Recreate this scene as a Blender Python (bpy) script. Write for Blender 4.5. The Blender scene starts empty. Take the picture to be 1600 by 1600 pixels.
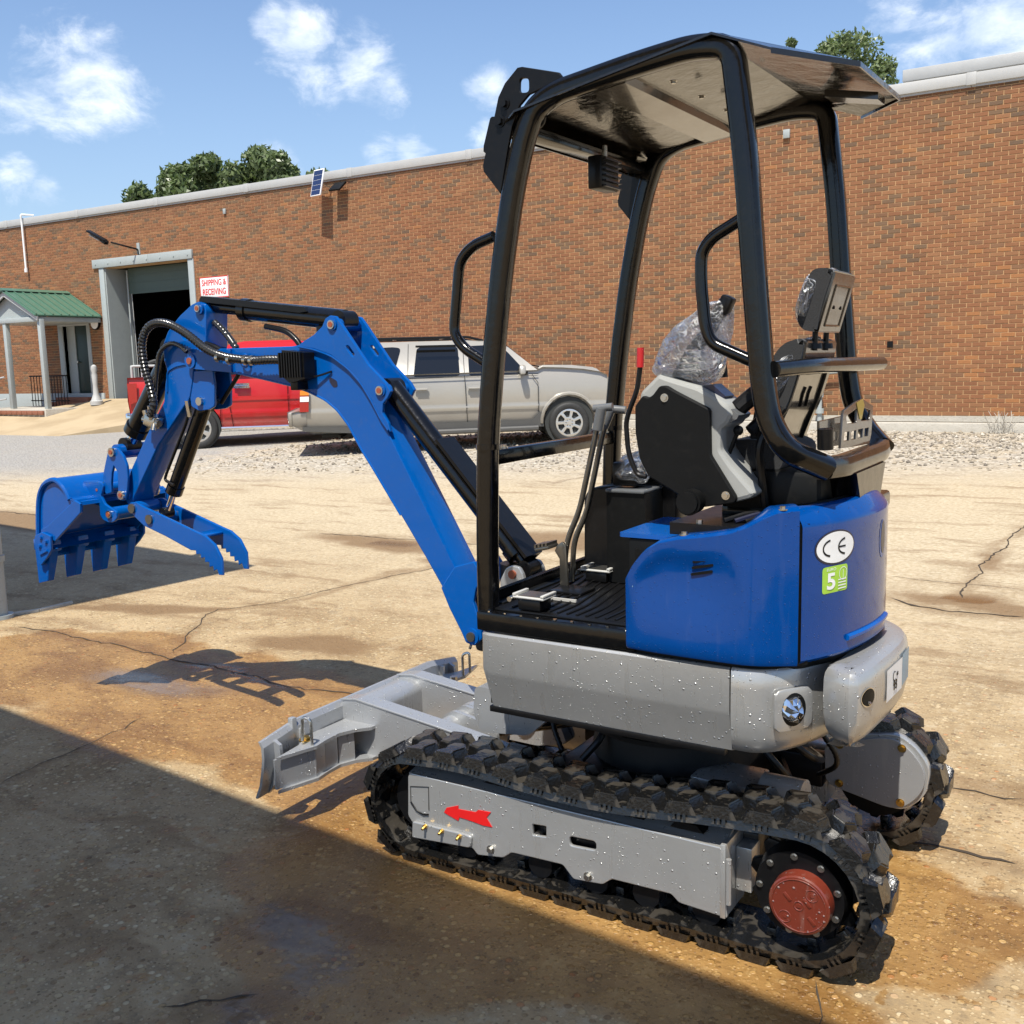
import bpy, bmesh, math, random
from mathutils import Vector, Matrix, noise
random.seed(7)
R = math.radians
PI = math.pi
S = bpy.context.scene
COL = S.collection

# ---------------------------------------------------------------- camera, world, sun, exposure
cam = bpy.data.objects.new('camera', bpy.data.cameras.new('camera'))
COL.objects.link(cam)
S.camera = cam
rows = [(0.854462, -0.054348, 0.516663), (0.518889, 0.138011, -0.843627), (-0.025456, 0.988938, 0.146126)]
cam.matrix_world = Matrix.Translation((0, 0, 1.6)) @ Matrix(rows).to_4x4()
cam.data.sensor_width = 36
cam.data.lens = 36.11
cam.data.clip_end = 2000
cam.data.clip_start = 0.05

SUN = Vector((.11, -.46, .88)).normalized()
S.view_settings.view_transform = 'Standard'
S.view_settings.look = 'None'
S.view_settings.gamma = 1
S.view_settings.use_curve_mapping = False
S.view_settings.exposure = 0.74

w = bpy.data.worlds.new('World')
S.world = w
w.use_nodes = True

sun = bpy.data.objects.new('sun', bpy.data.lights.new('sun', 'SUN'))
COL.objects.link(sun)
sun.data.energy = 4.4
sun.data.angle = R(.53)
sun.data.color = (1, .95, .86)
sun.rotation_euler = SUN.to_track_quat('Z', 'Y').to_euler()


# ---------------------------------------------------------------- node helper
class NB:
    def __init__(s, tree):
        s.t = tree
        s.t.nodes.clear()

    def n(s, typ, ins=None, **at):
        nd = s.t.nodes.new(typ)
        for k, v in at.items():
            setattr(nd, k, v)
        for k, v in (ins or {}).items():
            sk = nd.inputs[k]
            if isinstance(v, bpy.types.NodeSocket):
                s.t.links.new(v, sk)
            else:
                if isinstance(v, (tuple, list)) and len(v) == 3 and sk.type == 'RGBA':
                    v = (*v, 1)
                sk.default_value = v
        return nd

    def m(s, op, a, b=0.0, c=None, clamp=False):
        ins = {0: a, 1: b}
        if c is not None:
            ins[2] = c
        return s.n('ShaderNodeMath', ins, operation=op, use_clamp=clamp).outputs[0]

    def v(s, op, a, b=(0, 0, 0), out=0):
        return s.n('ShaderNodeVectorMath', {0: a, 1: b}, operation=op).outputs[out]

    def noise(s, P, scale, detail=4, rough=.55, out=0, dist=0.0):
        return s.n('ShaderNodeTexNoise', {'Vector': P, 'Scale': scale, 'Detail': detail, 'Roughness': rough, 'Distortion': dist}).outputs[out]

    def mix(s, f, a, b, blend='MIX'):
        nd = s.n('ShaderNodeMix', data_type='RGBA', blend_type=blend)
        for i, x in ((0, f), (6, a), (7, b)):
            if isinstance(x, bpy.types.NodeSocket):
                s.t.links.new(x, nd.inputs[i])
            else:
                nd.inputs[i].default_value = (*x, 1) if isinstance(x, tuple) and len(x) == 3 else x
        return nd.outputs[2]

    def ss(s, x, lo, hi, a=0.0, b=1.0):
        return s.n('ShaderNodeMapRange', {0: x, 1: lo, 2: hi, 3: a, 4: b}, interpolation_type='SMOOTHSTEP').outputs[0]

    def ramp(s, f, stops, interp='LINEAR'):
        nd = s.n('ShaderNodeValToRGB', {0: f})
        cr = nd.color_ramp
        cr.interpolation = interp
        while len(cr.elements) < len(stops):
            cr.elements.new(.5)
        for e, (p, c) in zip(cr.elements, stops):
            e.position = p
            e.color = (*c, 1) if len(c) == 3 else c
        return nd.outputs[0]

    def bump(s, h, strength, dist, normal=None):
        ins = {'Height': h, 'Strength': strength, 'Distance': dist}
        if normal is not None:
            ins['Normal'] = normal
        return s.n('ShaderNodeBump', ins).outputs[0]

    def out(s, sh, kind='ShaderNodeOutputMaterial'):
        s.n(kind, {0: sh})


def M_(name):
    m = bpy.data.materials.new(name)
    m.use_nodes = True
    return m, NB(m.node_tree)


def pbr(nb, **k):
    ren = dict(col='Base Color', rough='Roughness', metal='Metallic', nrm='Normal', coat='Coat Weight', crough='Coat Roughness',
               trans='Transmission Weight', ior='IOR', alpha='Alpha', emi='Emission Color', estr='Emission Strength', spec='Specular IOR Level',
               sheen='Sheen Weight', cnrm='Coat Normal')
    return nb.n('ShaderNodeBsdfPrincipled', {ren[a]: b for a, b in k.items()}).outputs[0]


# world: real sky colour with procedural clouds laid on directions
nb = NB(w.node_tree)
sky = nb.n('ShaderNodeTexSky', sky_type='NISHITA')
sky.sun_disc = False
sky.sun_elevation = math.asin(SUN.z)
sky.sun_rotation = math.atan2(SUN.x, SUN.y)
sky.altitude = 150
sky.air_density = 1.15
sky.dust_density = .8
sky.ozone_density = 1.6
dirv = nb.n('ShaderNodeTexCoord').outputs['Generated']
dirn = nb.v('NORMALIZE', dirv)


def pixdir(px, py):
    v = Matrix(rows) @ Vector(((px - 800) / 1605.1, -(py - 800) / 1605.1, -1))
    return v.normalized()


CL = [(120, 130, .085), (60, 150, .05), (175, 150, .06), (15, 170, .045), (470, 60, .065), (560, 100, .06), (600, 130, .045), (500, 125, .05), (430, 40, .04), (25, 275, .035), (70, 300, .03),
      (430, 250, .04), (590, 250, .045), (640, 245, .035), (770, 140, .04), (760, 210, .03), (1560, 30, .07), (1460, 55, .06), (1410, 10, .05), (1600, 60, .06), ]
acc = None
for (px, py, rad) in CL:
    d = pixdir(px, py)
    dist = nb.v('DISTANCE', dirn, tuple(d), out='Value')
    b = nb.ss(dist, rad * 1.15, 0.0)
    acc = b if acc is None else nb.m('MAXIMUM', acc, b)
# broad scattered clouds elsewhere in the sky
wide = nb.ss(nb.noise(dirn, 3.3, 3), .56, .72, 0, .8)
out_of_view = nb.ss(nb.v('DISTANCE', dirn, tuple(pixdir(800, 300)), out='Value'), .62, .95)
acc = nb.m('MAXIMUM', acc, nb.m('MULTIPLY', wide, out_of_view))
sq = nb.v('MULTIPLY', dirn, (1, 1, 1.7))
nz = nb.noise(sq, 15, 10, .66, dist=.35)
nz2 = nb.noise(sq, 34, 6, .6)
dens = nb.m('ADD', nb.m('MULTIPLY', nb.m('SUBTRACT', nz, .5), 2.3), nb.m('MULTIPLY', acc, 1.05))
dens = nb.m('ADD', dens, nb.m('MULTIPLY', nb.m('SUBTRACT', nz2, .5), .55))
cm = nb.m('MULTIPLY', nb.ss(dens, .48, 1.5, 0, .82), nb.ss(acc, .0, .25))
shade = nb.ss(nb.noise(nb.v('ADD', sq, (0, .015, .03)), 16, 5), .35, .65)
ccol = nb.mix(shade, (5.6, 6.4, 7.6), (8.8, 9.1, 9.5))
skyc = nb.mix(1.0, sky.outputs[0], (.86, .93, 1.06), 'MULTIPLY')
haze = nb.ss(nb.n('ShaderNodeSeparateXYZ', {0: dirn}).outputs[2], .42, -.02, 0, .45)
skyc = nb.mix(haze, skyc, (3.0, 4.1, 5.5))
bg = nb.n('ShaderNodeBackground', {0: nb.mix(cm, skyc, ccol), 1: .095})
nb.out(bg.outputs[0], 'ShaderNodeOutputWorld')


# ---------------------------------------------------------------- materials
def drops(nb, P, scale=220, thr=.16):
    """height of scattered water drops"""
    vo = nb.n('ShaderNodeTexVoronoi', {'Vector': P, 'Scale': scale, 'Randomness': 1.0}, feature='F1')
    rnd = nb.n('ShaderNodeSeparateColor', {0: vo.outputs['Color']}).outputs[0]
    size = nb.m('MULTIPLY', nb.ss(rnd, .62, 1.0), thr * 2.2)
    return nb.ss(nb.m('DIVIDE', vo.outputs['Distance'], nb.m('ADD', size, .0001)), 1.0, .3)


def paint(name, col, rough=.28, coat=.6, metal=0.0, wet=False, dirt=.0, dcol=(.25, .2, .13), peel=.002, spec=.5, dsc=220, dropw=.3):
    m, nb = M_(name)
    P = nb.n('ShaderNodeTexCoord').outputs['Object']
    n1 = nb.noise(P, 6, 5)
    n2 = nb.noise(P, 45, 4)
    c = nb.mix(nb.ss(n1, .35, .7, 0, .18), col, tuple(x * .72 for x in col))
    if dirt:
        c = nb.mix(nb.m('MULTIPLY', nb.ss(n2, .52, .75), dirt), c, dcol)
    r = nb.m('ADD', rough, nb.m('MULTIPLY', nb.m('SUBTRACT', n2, .5), .16))
    h = nb.m('ADD', nb.m('MULTIPLY', nb.noise(P, 14, 3), 1.0), nb.m('MULTIPLY', nb.noise(P, 180, 2), .12))
    nrm = nb.bump(h, .5, peel)
    k = dict(rough=r, metal=metal, coat=coat, crough=.06, spec=spec)
    if wet:
        lo = nb.ss(nb.noise(P, 5, 3), .42, .66)
        d = nb.m('MULTIPLY', drops(nb, P, dsc), lo)
        d2 = nb.m('MULTIPLY', drops(nb, nb.v('ADD', P, (3.3, 1.7, .4)), dsc * .5), .8)
        d = nb.m('MAXIMUM', d, d2)
        run = nb.ss(nb.noise(nb.v('MULTIPLY', P, (1, 1, .12)), 34, 3), .58, .70)
        c = nb.mix(nb.m('MULTIPLY', run, dropw * .45), c, (.42, .40, .35))
        r = nb.m('SUBTRACT', r, nb.m('MULTIPLY', run, .08))
        nrm = nb.bump(d, .8, .0035, nrm)
        c = nb.mix(nb.m('MULTIPLY', d, dropw), c, (.75, .76, .76))
        k['rough'] = nb.m('MULTIPLY', r, nb.m('SUBTRACT', 1, nb.m('MULTIPLY', d, .7)))
    nb.out(pbr(nb, col=c, nrm=nrm, **k))
    return m


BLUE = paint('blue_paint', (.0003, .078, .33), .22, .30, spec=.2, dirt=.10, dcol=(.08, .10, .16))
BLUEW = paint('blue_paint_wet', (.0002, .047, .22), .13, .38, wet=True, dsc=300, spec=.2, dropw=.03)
SILVER = paint('silver_paint', (.44, .44, .43), .32, .3, metal=.55, wet=True, dirt=.1, dsc=170)
SILVER2 = paint('silver_blade_paint', (.40, .41, .42), .32, .3, metal=.5, wet=True, dirt=.12, dsc=190)
COVERSH = paint('silver_paint_shaded_cover', (.24, .24, .24), .45, .1, metal=.1, wet=True, dsc=170)  # silver darkened in colour for the shade on the far drive cover
BLACKP = paint('black_gloss_paint', (.0035, .0035, .0038), .15, .30, spec=.3, peel=.0035, dirt=.05, dcol=(.08, .07, .05))
BLACKS = paint('black_satin_paint', (.005, .005, .0055), .35, .08, spec=.25, dirt=.12, dcol=(.03, .026, .02))
ROOFU = paint('roof_sheet_black', (.010, .008, .006), .09, .5, metal=.0, peel=.010, spec=.45)
GREYPL = paint('grey_plastic', (.30, .305, .29), .42, .1)
DKPL = paint('dark_plastic', (.004, .0042, .0042), .48, .0, spec=.22, dirt=.1, dcol=(.03, .026, .02))
SEATSH = paint('seat_shell_plastic', (.035, .031, .026), .22, .8, dirt=.15, dcol=(.15, .12, .08))
STEEL = paint('zinc_steel', (.55, .53, .48), .28, .0, metal=1.0)
LEVER = paint('lever_steel', (.16, .15, .13), .3, .3, metal=.8)
PINRED = paint('rusty_pin', (.28, .07, .03), .5, .1)
HUBRED = paint('hub_red_oxide', (.15, .025, .012), .35, .6, wet=True, dsc=150)
REDST = paint('red_sticker', (.62, .012, .012), .35, .3)

REDG = paint('red_grip', (.45, .008, .012), .3, .4)
GOLD = paint('yellow_zinc', (.65, .42, .12), .3, .0, metal=1.0)
CHROME = paint('chrome', (.8, .8, .8), .06, .0, metal=1.0, peel=.0005)
RUBBER = paint('tyre_rubber', (.02, .02, .019), .65, .0, dirt=.5, dcol=(.07, .06, .05))

def m_car(name, col, rough, coat, metal):
    m, nb = M_(name)
    P = nb.n('ShaderNodeTexCoord').outputs['Object']
    z = nb.n('ShaderNodeSeparateXYZ', {0: P}).outputs[2]
    # pressed body sides: rounded shoulder, crease at door height, tuck under
    h = nb.m('MULTIPLY', nb.m('POWER', nb.m('ABSOLUTE', nb.m('SUBTRACT', z, .80)), 2.0), -.42)
    h = nb.m('ADD', h, nb.m('MULTIPLY', nb.ss(z, .60, .70), -.018))
    n = nb.noise(P, 3, 3)
    nrm = nb.bump(nb.m('ADD', h, nb.m('MULTIPLY', n, .006)), 1.0, 1.0)
    dust = nb.m('MULTIPLY', nb.ss(nb.m('ADD', z, nb.m('MULTIPLY', nb.noise(P, 5, 5), .3)), .80, .35), .45)
    nb.out(pbr(nb, col=nb.mix(dust, col, (.26, .21, .15)), rough=nb.m('ADD', rough, nb.m('MULTIPLY', dust, .4)), metal=metal, coat=coat, crough=.04, nrm=nrm))
    return m


CARS = m_car('suv_silver_paint', (.35, .33, .29), .28, .55, .25)
REDP = m_car('red_truck_paint', (.42, .006, .008), .3, .8, 0)
CARGREY = paint('suv_grey_cladding', (.07, .068, .063), .45, .1)
PEDALM = paint('pedal_metal', (.55, .54, .50), .4, .1, metal=.2, dirt=.3)
WHITE = paint('white_print', (.8, .8, .78), .4, .1)
GREYTRIM = paint('grey_trim_paint', (.33, .36, .35), .5, .1, dirt=.25, dcol=(.2, .2, .18))
WHITETRIM = paint('pale_metal_coping', (.40, .40, .385), .45, .1, dirt=.35, dcol=(.4, .38, .32))
GREENM = paint('green_roof_metal', (.07, .15, .10), .35, .3, dirt=.2, dcol=(.2, .28, .2))
GREENP = paint('green_panel', (.05, .075, .06), .5, .1, dirt=.3, dcol=(.1, .1, .08))
DKGREEN = paint('dark_green_door', (.01, .028, .022), .5, .1)
LIMEG = paint('lime_print', (.35, .6, .05), .4, .2)
NAVY = paint('navy_print', (.006, .008, .03), .4, .3)
LTBLUE = paint('light_blue_print', (.12, .3, .45), .4, .3)
TRUNKM = paint('bark', (.12, .09, .06), .8, 0, dirt=.6)
YELLOW = paint('yellow_metal', (.45, .33, .03), .35, .3)
ORANGEL = paint('amber_lens', (.7, .22, .02), .15, .8)
REDLENS = paint('red_lens', (.32, .01, .01), .1, 1.0)
ALU = paint('aluminium_wheel', (.62, .6, .56), .3, .2, metal=.8)
SOLARM = paint('solar_cell', (.012, .02, .07), .1, 1.0)
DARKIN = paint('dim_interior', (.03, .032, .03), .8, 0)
CONCS = paint('pale_concrete', (.42, .39, .33), .85, 0, dirt=.6, dcol=(.25, .22, .17), peel=.02)
PALEW = paint('pale_building_wall', (.45, .45, .43), .8, 0)


def m_glass():
    m, nb = M_('tinted_window')
    nb.out(pbr(nb, col=(.006, .006, .006), rough=.04, coat=.3, spec=.5))
    return m


GLASS = m_glass()


def m_plastic_film():
    m, nb = M_('clear_plastic_film')
    P = nb.n('ShaderNodeTexCoord').outputs['Object']
    h = nb.noise(P, 9, 5, .55, dist=1.6)
    rid = nb.m('ABSOLUTE', nb.m('SUBTRACT', h, .5))
    nrm = nb.bump(nb.m('ADD', rid, nb.m('MULTIPLY', nb.noise(P, 30, 3, dist=1.0), .3)), 1.0, .12)
    tr = nb.n('ShaderNodeBsdfTransparent', {0: (.93, .94, .95, 1)}).outputs[0]
    gl = nb.n('ShaderNodeBsdfGlossy', {0: (1, 1, 1, 1), 1: .07, 'Normal': nrm}).outputs[0]
    df = nb.n('ShaderNodeBsdfTranslucent', {0: (.8, .8, .8, 1)}).outputs[0]
    fr = nb.n('ShaderNodeFresnel', {0: 1.5, 1: nrm}).outputs[0]
    a = nb.n('ShaderNodeMixShader', {0: .22, 1: tr, 2: df}).outputs[0]
    b = nb.n('ShaderNodeMixShader', {0: nb.m('MINIMUM', nb.m('ADD', nb.m('MULTIPLY', fr, 1.6), .10), .85), 1: a, 2: gl}).outputs[0]
    # glints along the creases, painted in as fixed diffuse white streaks
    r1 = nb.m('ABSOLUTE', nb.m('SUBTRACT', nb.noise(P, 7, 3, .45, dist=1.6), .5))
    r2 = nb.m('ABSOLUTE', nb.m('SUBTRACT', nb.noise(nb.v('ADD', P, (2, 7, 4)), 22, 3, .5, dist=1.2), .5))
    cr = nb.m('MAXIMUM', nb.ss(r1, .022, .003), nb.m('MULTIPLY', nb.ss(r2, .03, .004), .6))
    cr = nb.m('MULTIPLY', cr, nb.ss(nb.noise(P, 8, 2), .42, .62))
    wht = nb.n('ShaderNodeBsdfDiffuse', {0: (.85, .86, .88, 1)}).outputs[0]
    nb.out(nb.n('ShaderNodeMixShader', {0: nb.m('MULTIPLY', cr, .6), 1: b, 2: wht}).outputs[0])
    return m


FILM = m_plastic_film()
HOSE = paint('ribbed_hose', (.03, .03, .03), .25, .4, metal=.3)
GREYPL2 = paint('grip_grey', (.11, .115, .12), .35, .3)


def m_fabric():
    m, nb = M_('black_seat_fabric')
    P = nb.n('ShaderNodeTexCoord').outputs['Object']
    n = nb.noise(P, 260, 3)
    nb.out(pbr(nb, col=nb.mix(n, (.005, .005, .006), (.018, .019, .021)), rough=.85, nrm=nb.bump(n, .6, .002), sheen=.3))
    return m


FABRIC = m_fabric()


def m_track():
    m, nb = M_('wet_rubber_painted_reflections')
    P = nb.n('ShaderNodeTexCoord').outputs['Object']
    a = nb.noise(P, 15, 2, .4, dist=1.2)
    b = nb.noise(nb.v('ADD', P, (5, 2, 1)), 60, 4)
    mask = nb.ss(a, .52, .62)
    c = nb.mix(nb.m('MULTIPLY', mask, .6), (.006, .006, .006), (.055, .047, .036))  # blotches paint wet reflections into the colour, mixed with brownish mud
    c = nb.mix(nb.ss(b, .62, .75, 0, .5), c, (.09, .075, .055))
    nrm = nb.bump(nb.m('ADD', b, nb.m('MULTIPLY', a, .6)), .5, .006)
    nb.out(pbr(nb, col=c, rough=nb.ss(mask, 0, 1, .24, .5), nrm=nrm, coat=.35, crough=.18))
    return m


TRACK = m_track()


def m_brick(name='fired_brick'):
    m, nb = M_(name)
    P = nb.n('ShaderNodeTexCoord').outputs['Object']
    vc = nb.n('ShaderNodeVertexColor', layer_name='Col').outputs[0]
    G = nb.n('ShaderNodeNewGeometry').outputs['Position']
    n = nb.noise(G, 34, 4)
    big = nb.noise(G, .8, 4)
    streak = nb.noise(nb.v('MULTIPLY', G, (2.2, 1, .35)), 1.2, 4)
    c = nb.mix(nb.ss(n, .3, .75, 0, .3), vc, (.20, .09, .038))
    c = nb.mix(nb.ss(big, .45, .75, 0, .3), c, (.17, .08, .035))
    c = nb.mix(nb.ss(streak, .5, .75, 0, .2), c, (.26, .14, .065))
    edge = nb.ss(nb.m('ADD', nb.n('ShaderNodeSeparateXYZ', {0: G}).outputs[2], nb.m('MULTIPLY', streak, .9)), 5.55, 6.0)
    c = nb.mix(nb.m('MULTIPLY', edge, .35), c, (.10, .06, .035))
    nb.out(pbr(nb, col=c, rough=.85, nrm=nb.bump(n, .5, .006)))
    return m


BRICK = m_brick()


def m_mortar():
    m, nb = M_('tan_mortar')
    P = nb.n('ShaderNodeTexCoord').outputs['Object']
    n = nb.noise(P, 3, 6)
    nb.out(pbr(nb, col=nb.mix(nb.ss(n, .3, .7), (.42, .26, .125), (.50, .32, .16)), rough=.95, nrm=nb.bump(nb.noise(P, 80, 3), .5, .004)))
    return m


MORTAR = m_mortar()


def m_leaf(name, ca, cb):
    m, nb = M_(name)
    G = nb.n('ShaderNodeNewGeometry')
    rnd = G.outputs['Random Per Island']
    n = nb.noise(G.outputs['Position'], .7, 3)
    c = nb.mix(rnd, ca, cb)
    c = nb.mix(nb.ss(n, .4, .7, 0, .5), c, tuple(x * .6 for x in ca))
    d = nb.n('ShaderNodeBsdfDiffuse', {0: c}).outputs[0]
    t = nb.n('ShaderNodeBsdfTranslucent', {0: nb.mix(.5, c, (.12, .2, .03))}).outputs[0]
    g = nb.n('ShaderNodeBsdfGlossy', {0: (.5, .5, .5, 1), 1: .4}).outputs[0]
    a = nb.n('ShaderNodeMixShader', {0: .28, 1: d, 2: t}).outputs[0]
    nb.out(nb.n('ShaderNodeMixShader', {0: .06, 1: a, 2: g}).outputs[0])
    return m


LEAF = m_leaf('tree_leaves', (.085, .125, .045), (.17, .21, .09))
LEAF2 = m_leaf('oak_leaves', (.10, .145, .05), (.22, .26, .11))


def m_stone():
    m, nb = M_('gravel_stone')
    G = nb.n('ShaderNodeNewGeometry')
    c = nb.ramp(G.outputs['Random Per Island'], [(0, (.13, .11, .09)), (.4, (.27, .23, .17)), (.7, (.34, .28, .20)), (1, (.46, .42, .35))])
    nb.out(pbr(nb, col=c, rough=.9))
    return m


STONE = m_stone()

def m_ground():
    m, nb = M_('aggregate_concrete')
    P0 = nb.n('ShaderNodeTexCoord').outputs['Object']
    P = nb.v('MULTIPLY', P0, (1, 1, 0))
    wob = nb.n('ShaderNodeVectorMath', {0: nb.n('ShaderNodeTexNoise', {'Vector': P, 'Scale': 3.2, 'Detail': 5}).outputs[1], 1: (.5, .5, .5)}, operation='SUBTRACT').outputs[0]
    PW = nb.v('ADD', P, nb.v('MULTIPLY', wob, (.34, .34, 0)))
    PS = nb.v('ADD', P, nb.v('MULTIPLY', wob, (.13, .13, 0)))

    att = nb.n('ShaderNodeVertexColor', layer_name='Masks').outputs[0]
    am = nb.n('ShaderNodeSeparateColor', {0: att})
    n_big = nb.noise(P, .45, 6, .6)
    n_mid = nb.noise(P, 2.3, 7, .62)
    n_fine = nb.noise(P, 26, 5, .65)
    strk = nb.noise(nb.v('MULTIPLY', PW, (.5, 2.6, 0)), 1.5, 6, .6)
    # pebbles exposed in the slab
    v1 = nb.n('ShaderNodeTexVoronoi', {'Vector': nb.v('ADD', P, nb.v('MULTIPLY', wob, (.02, .02, 0))), 'Scale': 38}, feature='F1')
    v2 = nb.n('ShaderNodeTexVoronoi', {'Vector': P, 'Scale': 85}, feature='F1')
    s1 = nb.n('ShaderNodeSeparateColor', {0: v1.outputs['Color']})
    s2 = nb.n('ShaderNodeSeparateColor', {0: v2.outputs['Color']})
    peb1 = nb.m('MULTIPLY', nb.ss(v1.outputs['Distance'], .46, .3), nb.ss(s1.outputs[1], .38, .44))
    peb2 = nb.m('MULTIPLY', nb.ss(v2.outputs['Distance'], .45, .3), nb.ss(s2.outputs[1], .3, .4))
    pcol1 = nb.ramp(s1.outputs[0], [(0, (.15, .085, .04)), (.25, (.33, .22, .10)), (.55, (.44, .32, .16)), (.85, (.56, .45, .28)), (1, (.36, .15, .05))])
    pcol2 = nb.ramp(s2.outputs[0], [(0, (.12, .075, .035)), (.5, (.35, .245, .12)), (1, (.54, .43, .26))])
    base = nb.mix(nb.ss(n_big, .3, .7), (.30, .205, .10), (.40, .295, .165))
    base = nb.mix(nb.ss(n_mid, .42, .66, 0, .65), base, (.19, .115, .045))
    base = nb.mix(nb.ss(n_fine, .5, .8, 0, .45), base, (.46, .35, .19))
    base = nb.mix(nb.ss(n_fine, .48, .22, 0, .5), base, (.14, .09, .04))
    mot = nb.noise(P, 9, 9, .7)
    base = nb.mix(nb.ss(mot, .52, .66, 0, .55), base, (.15, .11, .065))
    base = nb.mix(nb.ss(mot, .46, .34, 0, .5), base, (.44, .37, .25))
    worn = nb.ss(nb.m('ADD', n_mid, nb.m('MULTIPLY', n_big, .5)), .55, .85, .35, 1.0)
    peb1 = nb.m('MULTIPLY', peb1, worn)
    c = nb.mix(nb.m('MULTIPLY', peb2, .7), base, pcol2)
    c = nb.mix(nb.m('MULTIPLY', peb1, .9), c, pcol1)
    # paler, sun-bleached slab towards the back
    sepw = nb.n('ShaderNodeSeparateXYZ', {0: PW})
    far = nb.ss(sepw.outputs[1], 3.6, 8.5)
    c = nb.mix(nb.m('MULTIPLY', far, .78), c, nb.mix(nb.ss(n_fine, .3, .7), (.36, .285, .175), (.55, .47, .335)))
    # brown mud stains
    stain = nb.ss(nb.m('ADD', strk, nb.m('MULTIPLY', n_big, .3)), .66, .82)
    st2 = am.outputs[0]
    stain = nb.m('MAXIMUM', nb.m('MULTIPLY', stain, .55), nb.m('MULTIPLY', st2, .85))
    c = nb.mix(stain, c, (.165, .095, .04))
    # wet area hosed round the machine
    wl = am.outputs[1]
    wn = nb.ss(nb.m('ADD', wl, nb.m('MULTIPLY', nb.m('SUBTRACT', n_mid, .5), 1.5)), .25, .62)
    drip = nb.ss(nb.noise(P, 7.5, 5), .60, .65)
    drip = nb.m('MULTIPLY', drip, nb.ss(nb.v('DISTANCE', P, (-1.6, 2.3, 0), out='Value'), 2.2, 1.2))
    wet = nb.m('MAXIMUM', wn, nb.m('MULTIPLY', drip, .9))
    pud = am.outputs[2]
    wet = nb.m('MAXIMUM', wet, pud, clamp=True)
    wc = nb.mix(1.0, c, (.80, .61, .34), 'MULTIPLY')
    c = nb.mix(nb.m('MULTIPLY', wet, .92), c, wc)
    c = nb.mix(nb.m('MULTIPLY', pud, .4), c, (.10, .08, .06))
    # gravel lot and asphalt behind the slab
    sx = nb.n('ShaderNodeSeparateXYZ', {0: PW})
    bl = nb.m('SUBTRACT', sx.outputs[1], nb.m('ADD', nb.m('MULTIPLY', sx.outputs[0], .30), 13.6))
    bl = nb.m('ADD', bl, nb.m('MULTIPLY', nb.m('SUBTRACT', n_mid, .5), 2.2))
    grav = nb.ss(bl, -1.7, 1.5)
    vg = nb.n('ShaderNodeTexVoronoi', {'Vector': P, 'Scale': 26}, feature='F1')
    gcol = nb.ramp(nb.n('ShaderNodeSeparateColor', {0: vg.outputs['Color']}).outputs[0], [(0, (.20, .175, .14)), (.35, (.34, .30, .24)), (.7, (.43, .38, .30)), (1, (.54, .50, .42))])
    gcol = nb.mix(nb.ss(n_mid, .45, .65, 0, .6), gcol, (.44, .36, .24))
    asp = nb.ss(nb.m('ADD', sx.outputs[0], nb.m('MULTIPLY', n_mid, 3)), -11.0, -12.6)
    gcol = nb.mix(nb.m('MULTIPLY', asp, .75), gcol, nb.mix(n_fine, (.20, .195, .185), (.33, .32, .30)))
    c = nb.mix(grav, c, gcol)
    rough = nb.ss(n_fine, .2, .8, .82, .95)
    rough = nb.mix(nb.m('MULTIPLY', wet, nb.m('SUBTRACT', 1, grav)), rough, nb.m('ADD', .28, nb.m('MULTIPLY', n_fine, .25)))
    rough = nb.mix(nb.m('MULTIPLY', pud, nb.ss(mot, .62, .5, .3, 1.0)), rough, (.12, .12, .12))
    h = nb.m('ADD', nb.m('MULTIPLY', n_fine, .006), nb.m('ADD', nb.m('MULTIPLY', peb1, .0035), nb.m('MULTIPLY', peb2, .0012)))
    h = nb.m('ADD', h, nb.m('MULTIPLY', grav, nb.m('MULTIPLY', vg.outputs['Distance'], -.02)))
    h = nb.m('MULTIPLY', h, nb.m('SUBTRACT', 1, nb.m('MULTIPLY', pud, .93)))
    nrm = nb.bump(h, 1.0, 1.0)
    nb.out(pbr(nb, col=c, rough=rough, nrm=nrm, spec=.5))
    return m


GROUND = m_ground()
BRICKSTEP = paint('edging_brick_red', (.24, .09, .05), .8, 0, dirt=.4, dcol=(.35, .25, .18))


# ---------------------------------------------------------------- mesh helpers
def smooth(me, ang=35):
    me.polygons.foreach_set('use_smooth', [True] * len(me.polygons))
    me.set_sharp_from_angle(angle=R(ang))


def link(name, me, parent=None, mats=None, sm=35):
    o = bpy.data.objects.new(name, me)
    COL.objects.link(o)
    if mats is not None and not me.materials:
        for x in (mats if isinstance(mats, (list, tuple)) else [mats]):
            me.materials.append(x)
    if sm:
        smooth(me, sm)
    if parent is not None:
        o.parent = parent
    return o


def tag(o, label=None, cat=None, group=None, kind=None):
    if label: o['label'] = label
    if cat: o['category'] = cat
    if group: o['group'] = group
    if kind: o['kind'] = kind
    return o


def empty(name, label, cat, loc=(0, 0, 0), rz=0, group=None):
    o = bpy.data.objects.new(name, None)
    COL.objects.link(o)
    o.location = loc
    o.rotation_euler.z = rz
    o.empty_display_size = .2
    return tag(o, label, cat, group)


def copy_tree(o, parent=None):
    c = o.copy()
    COL.objects.link(c)
    if parent is not None:
        c.parent = parent
    for ch in list(o.children):
        copy_tree(ch, c)
    return c


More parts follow.
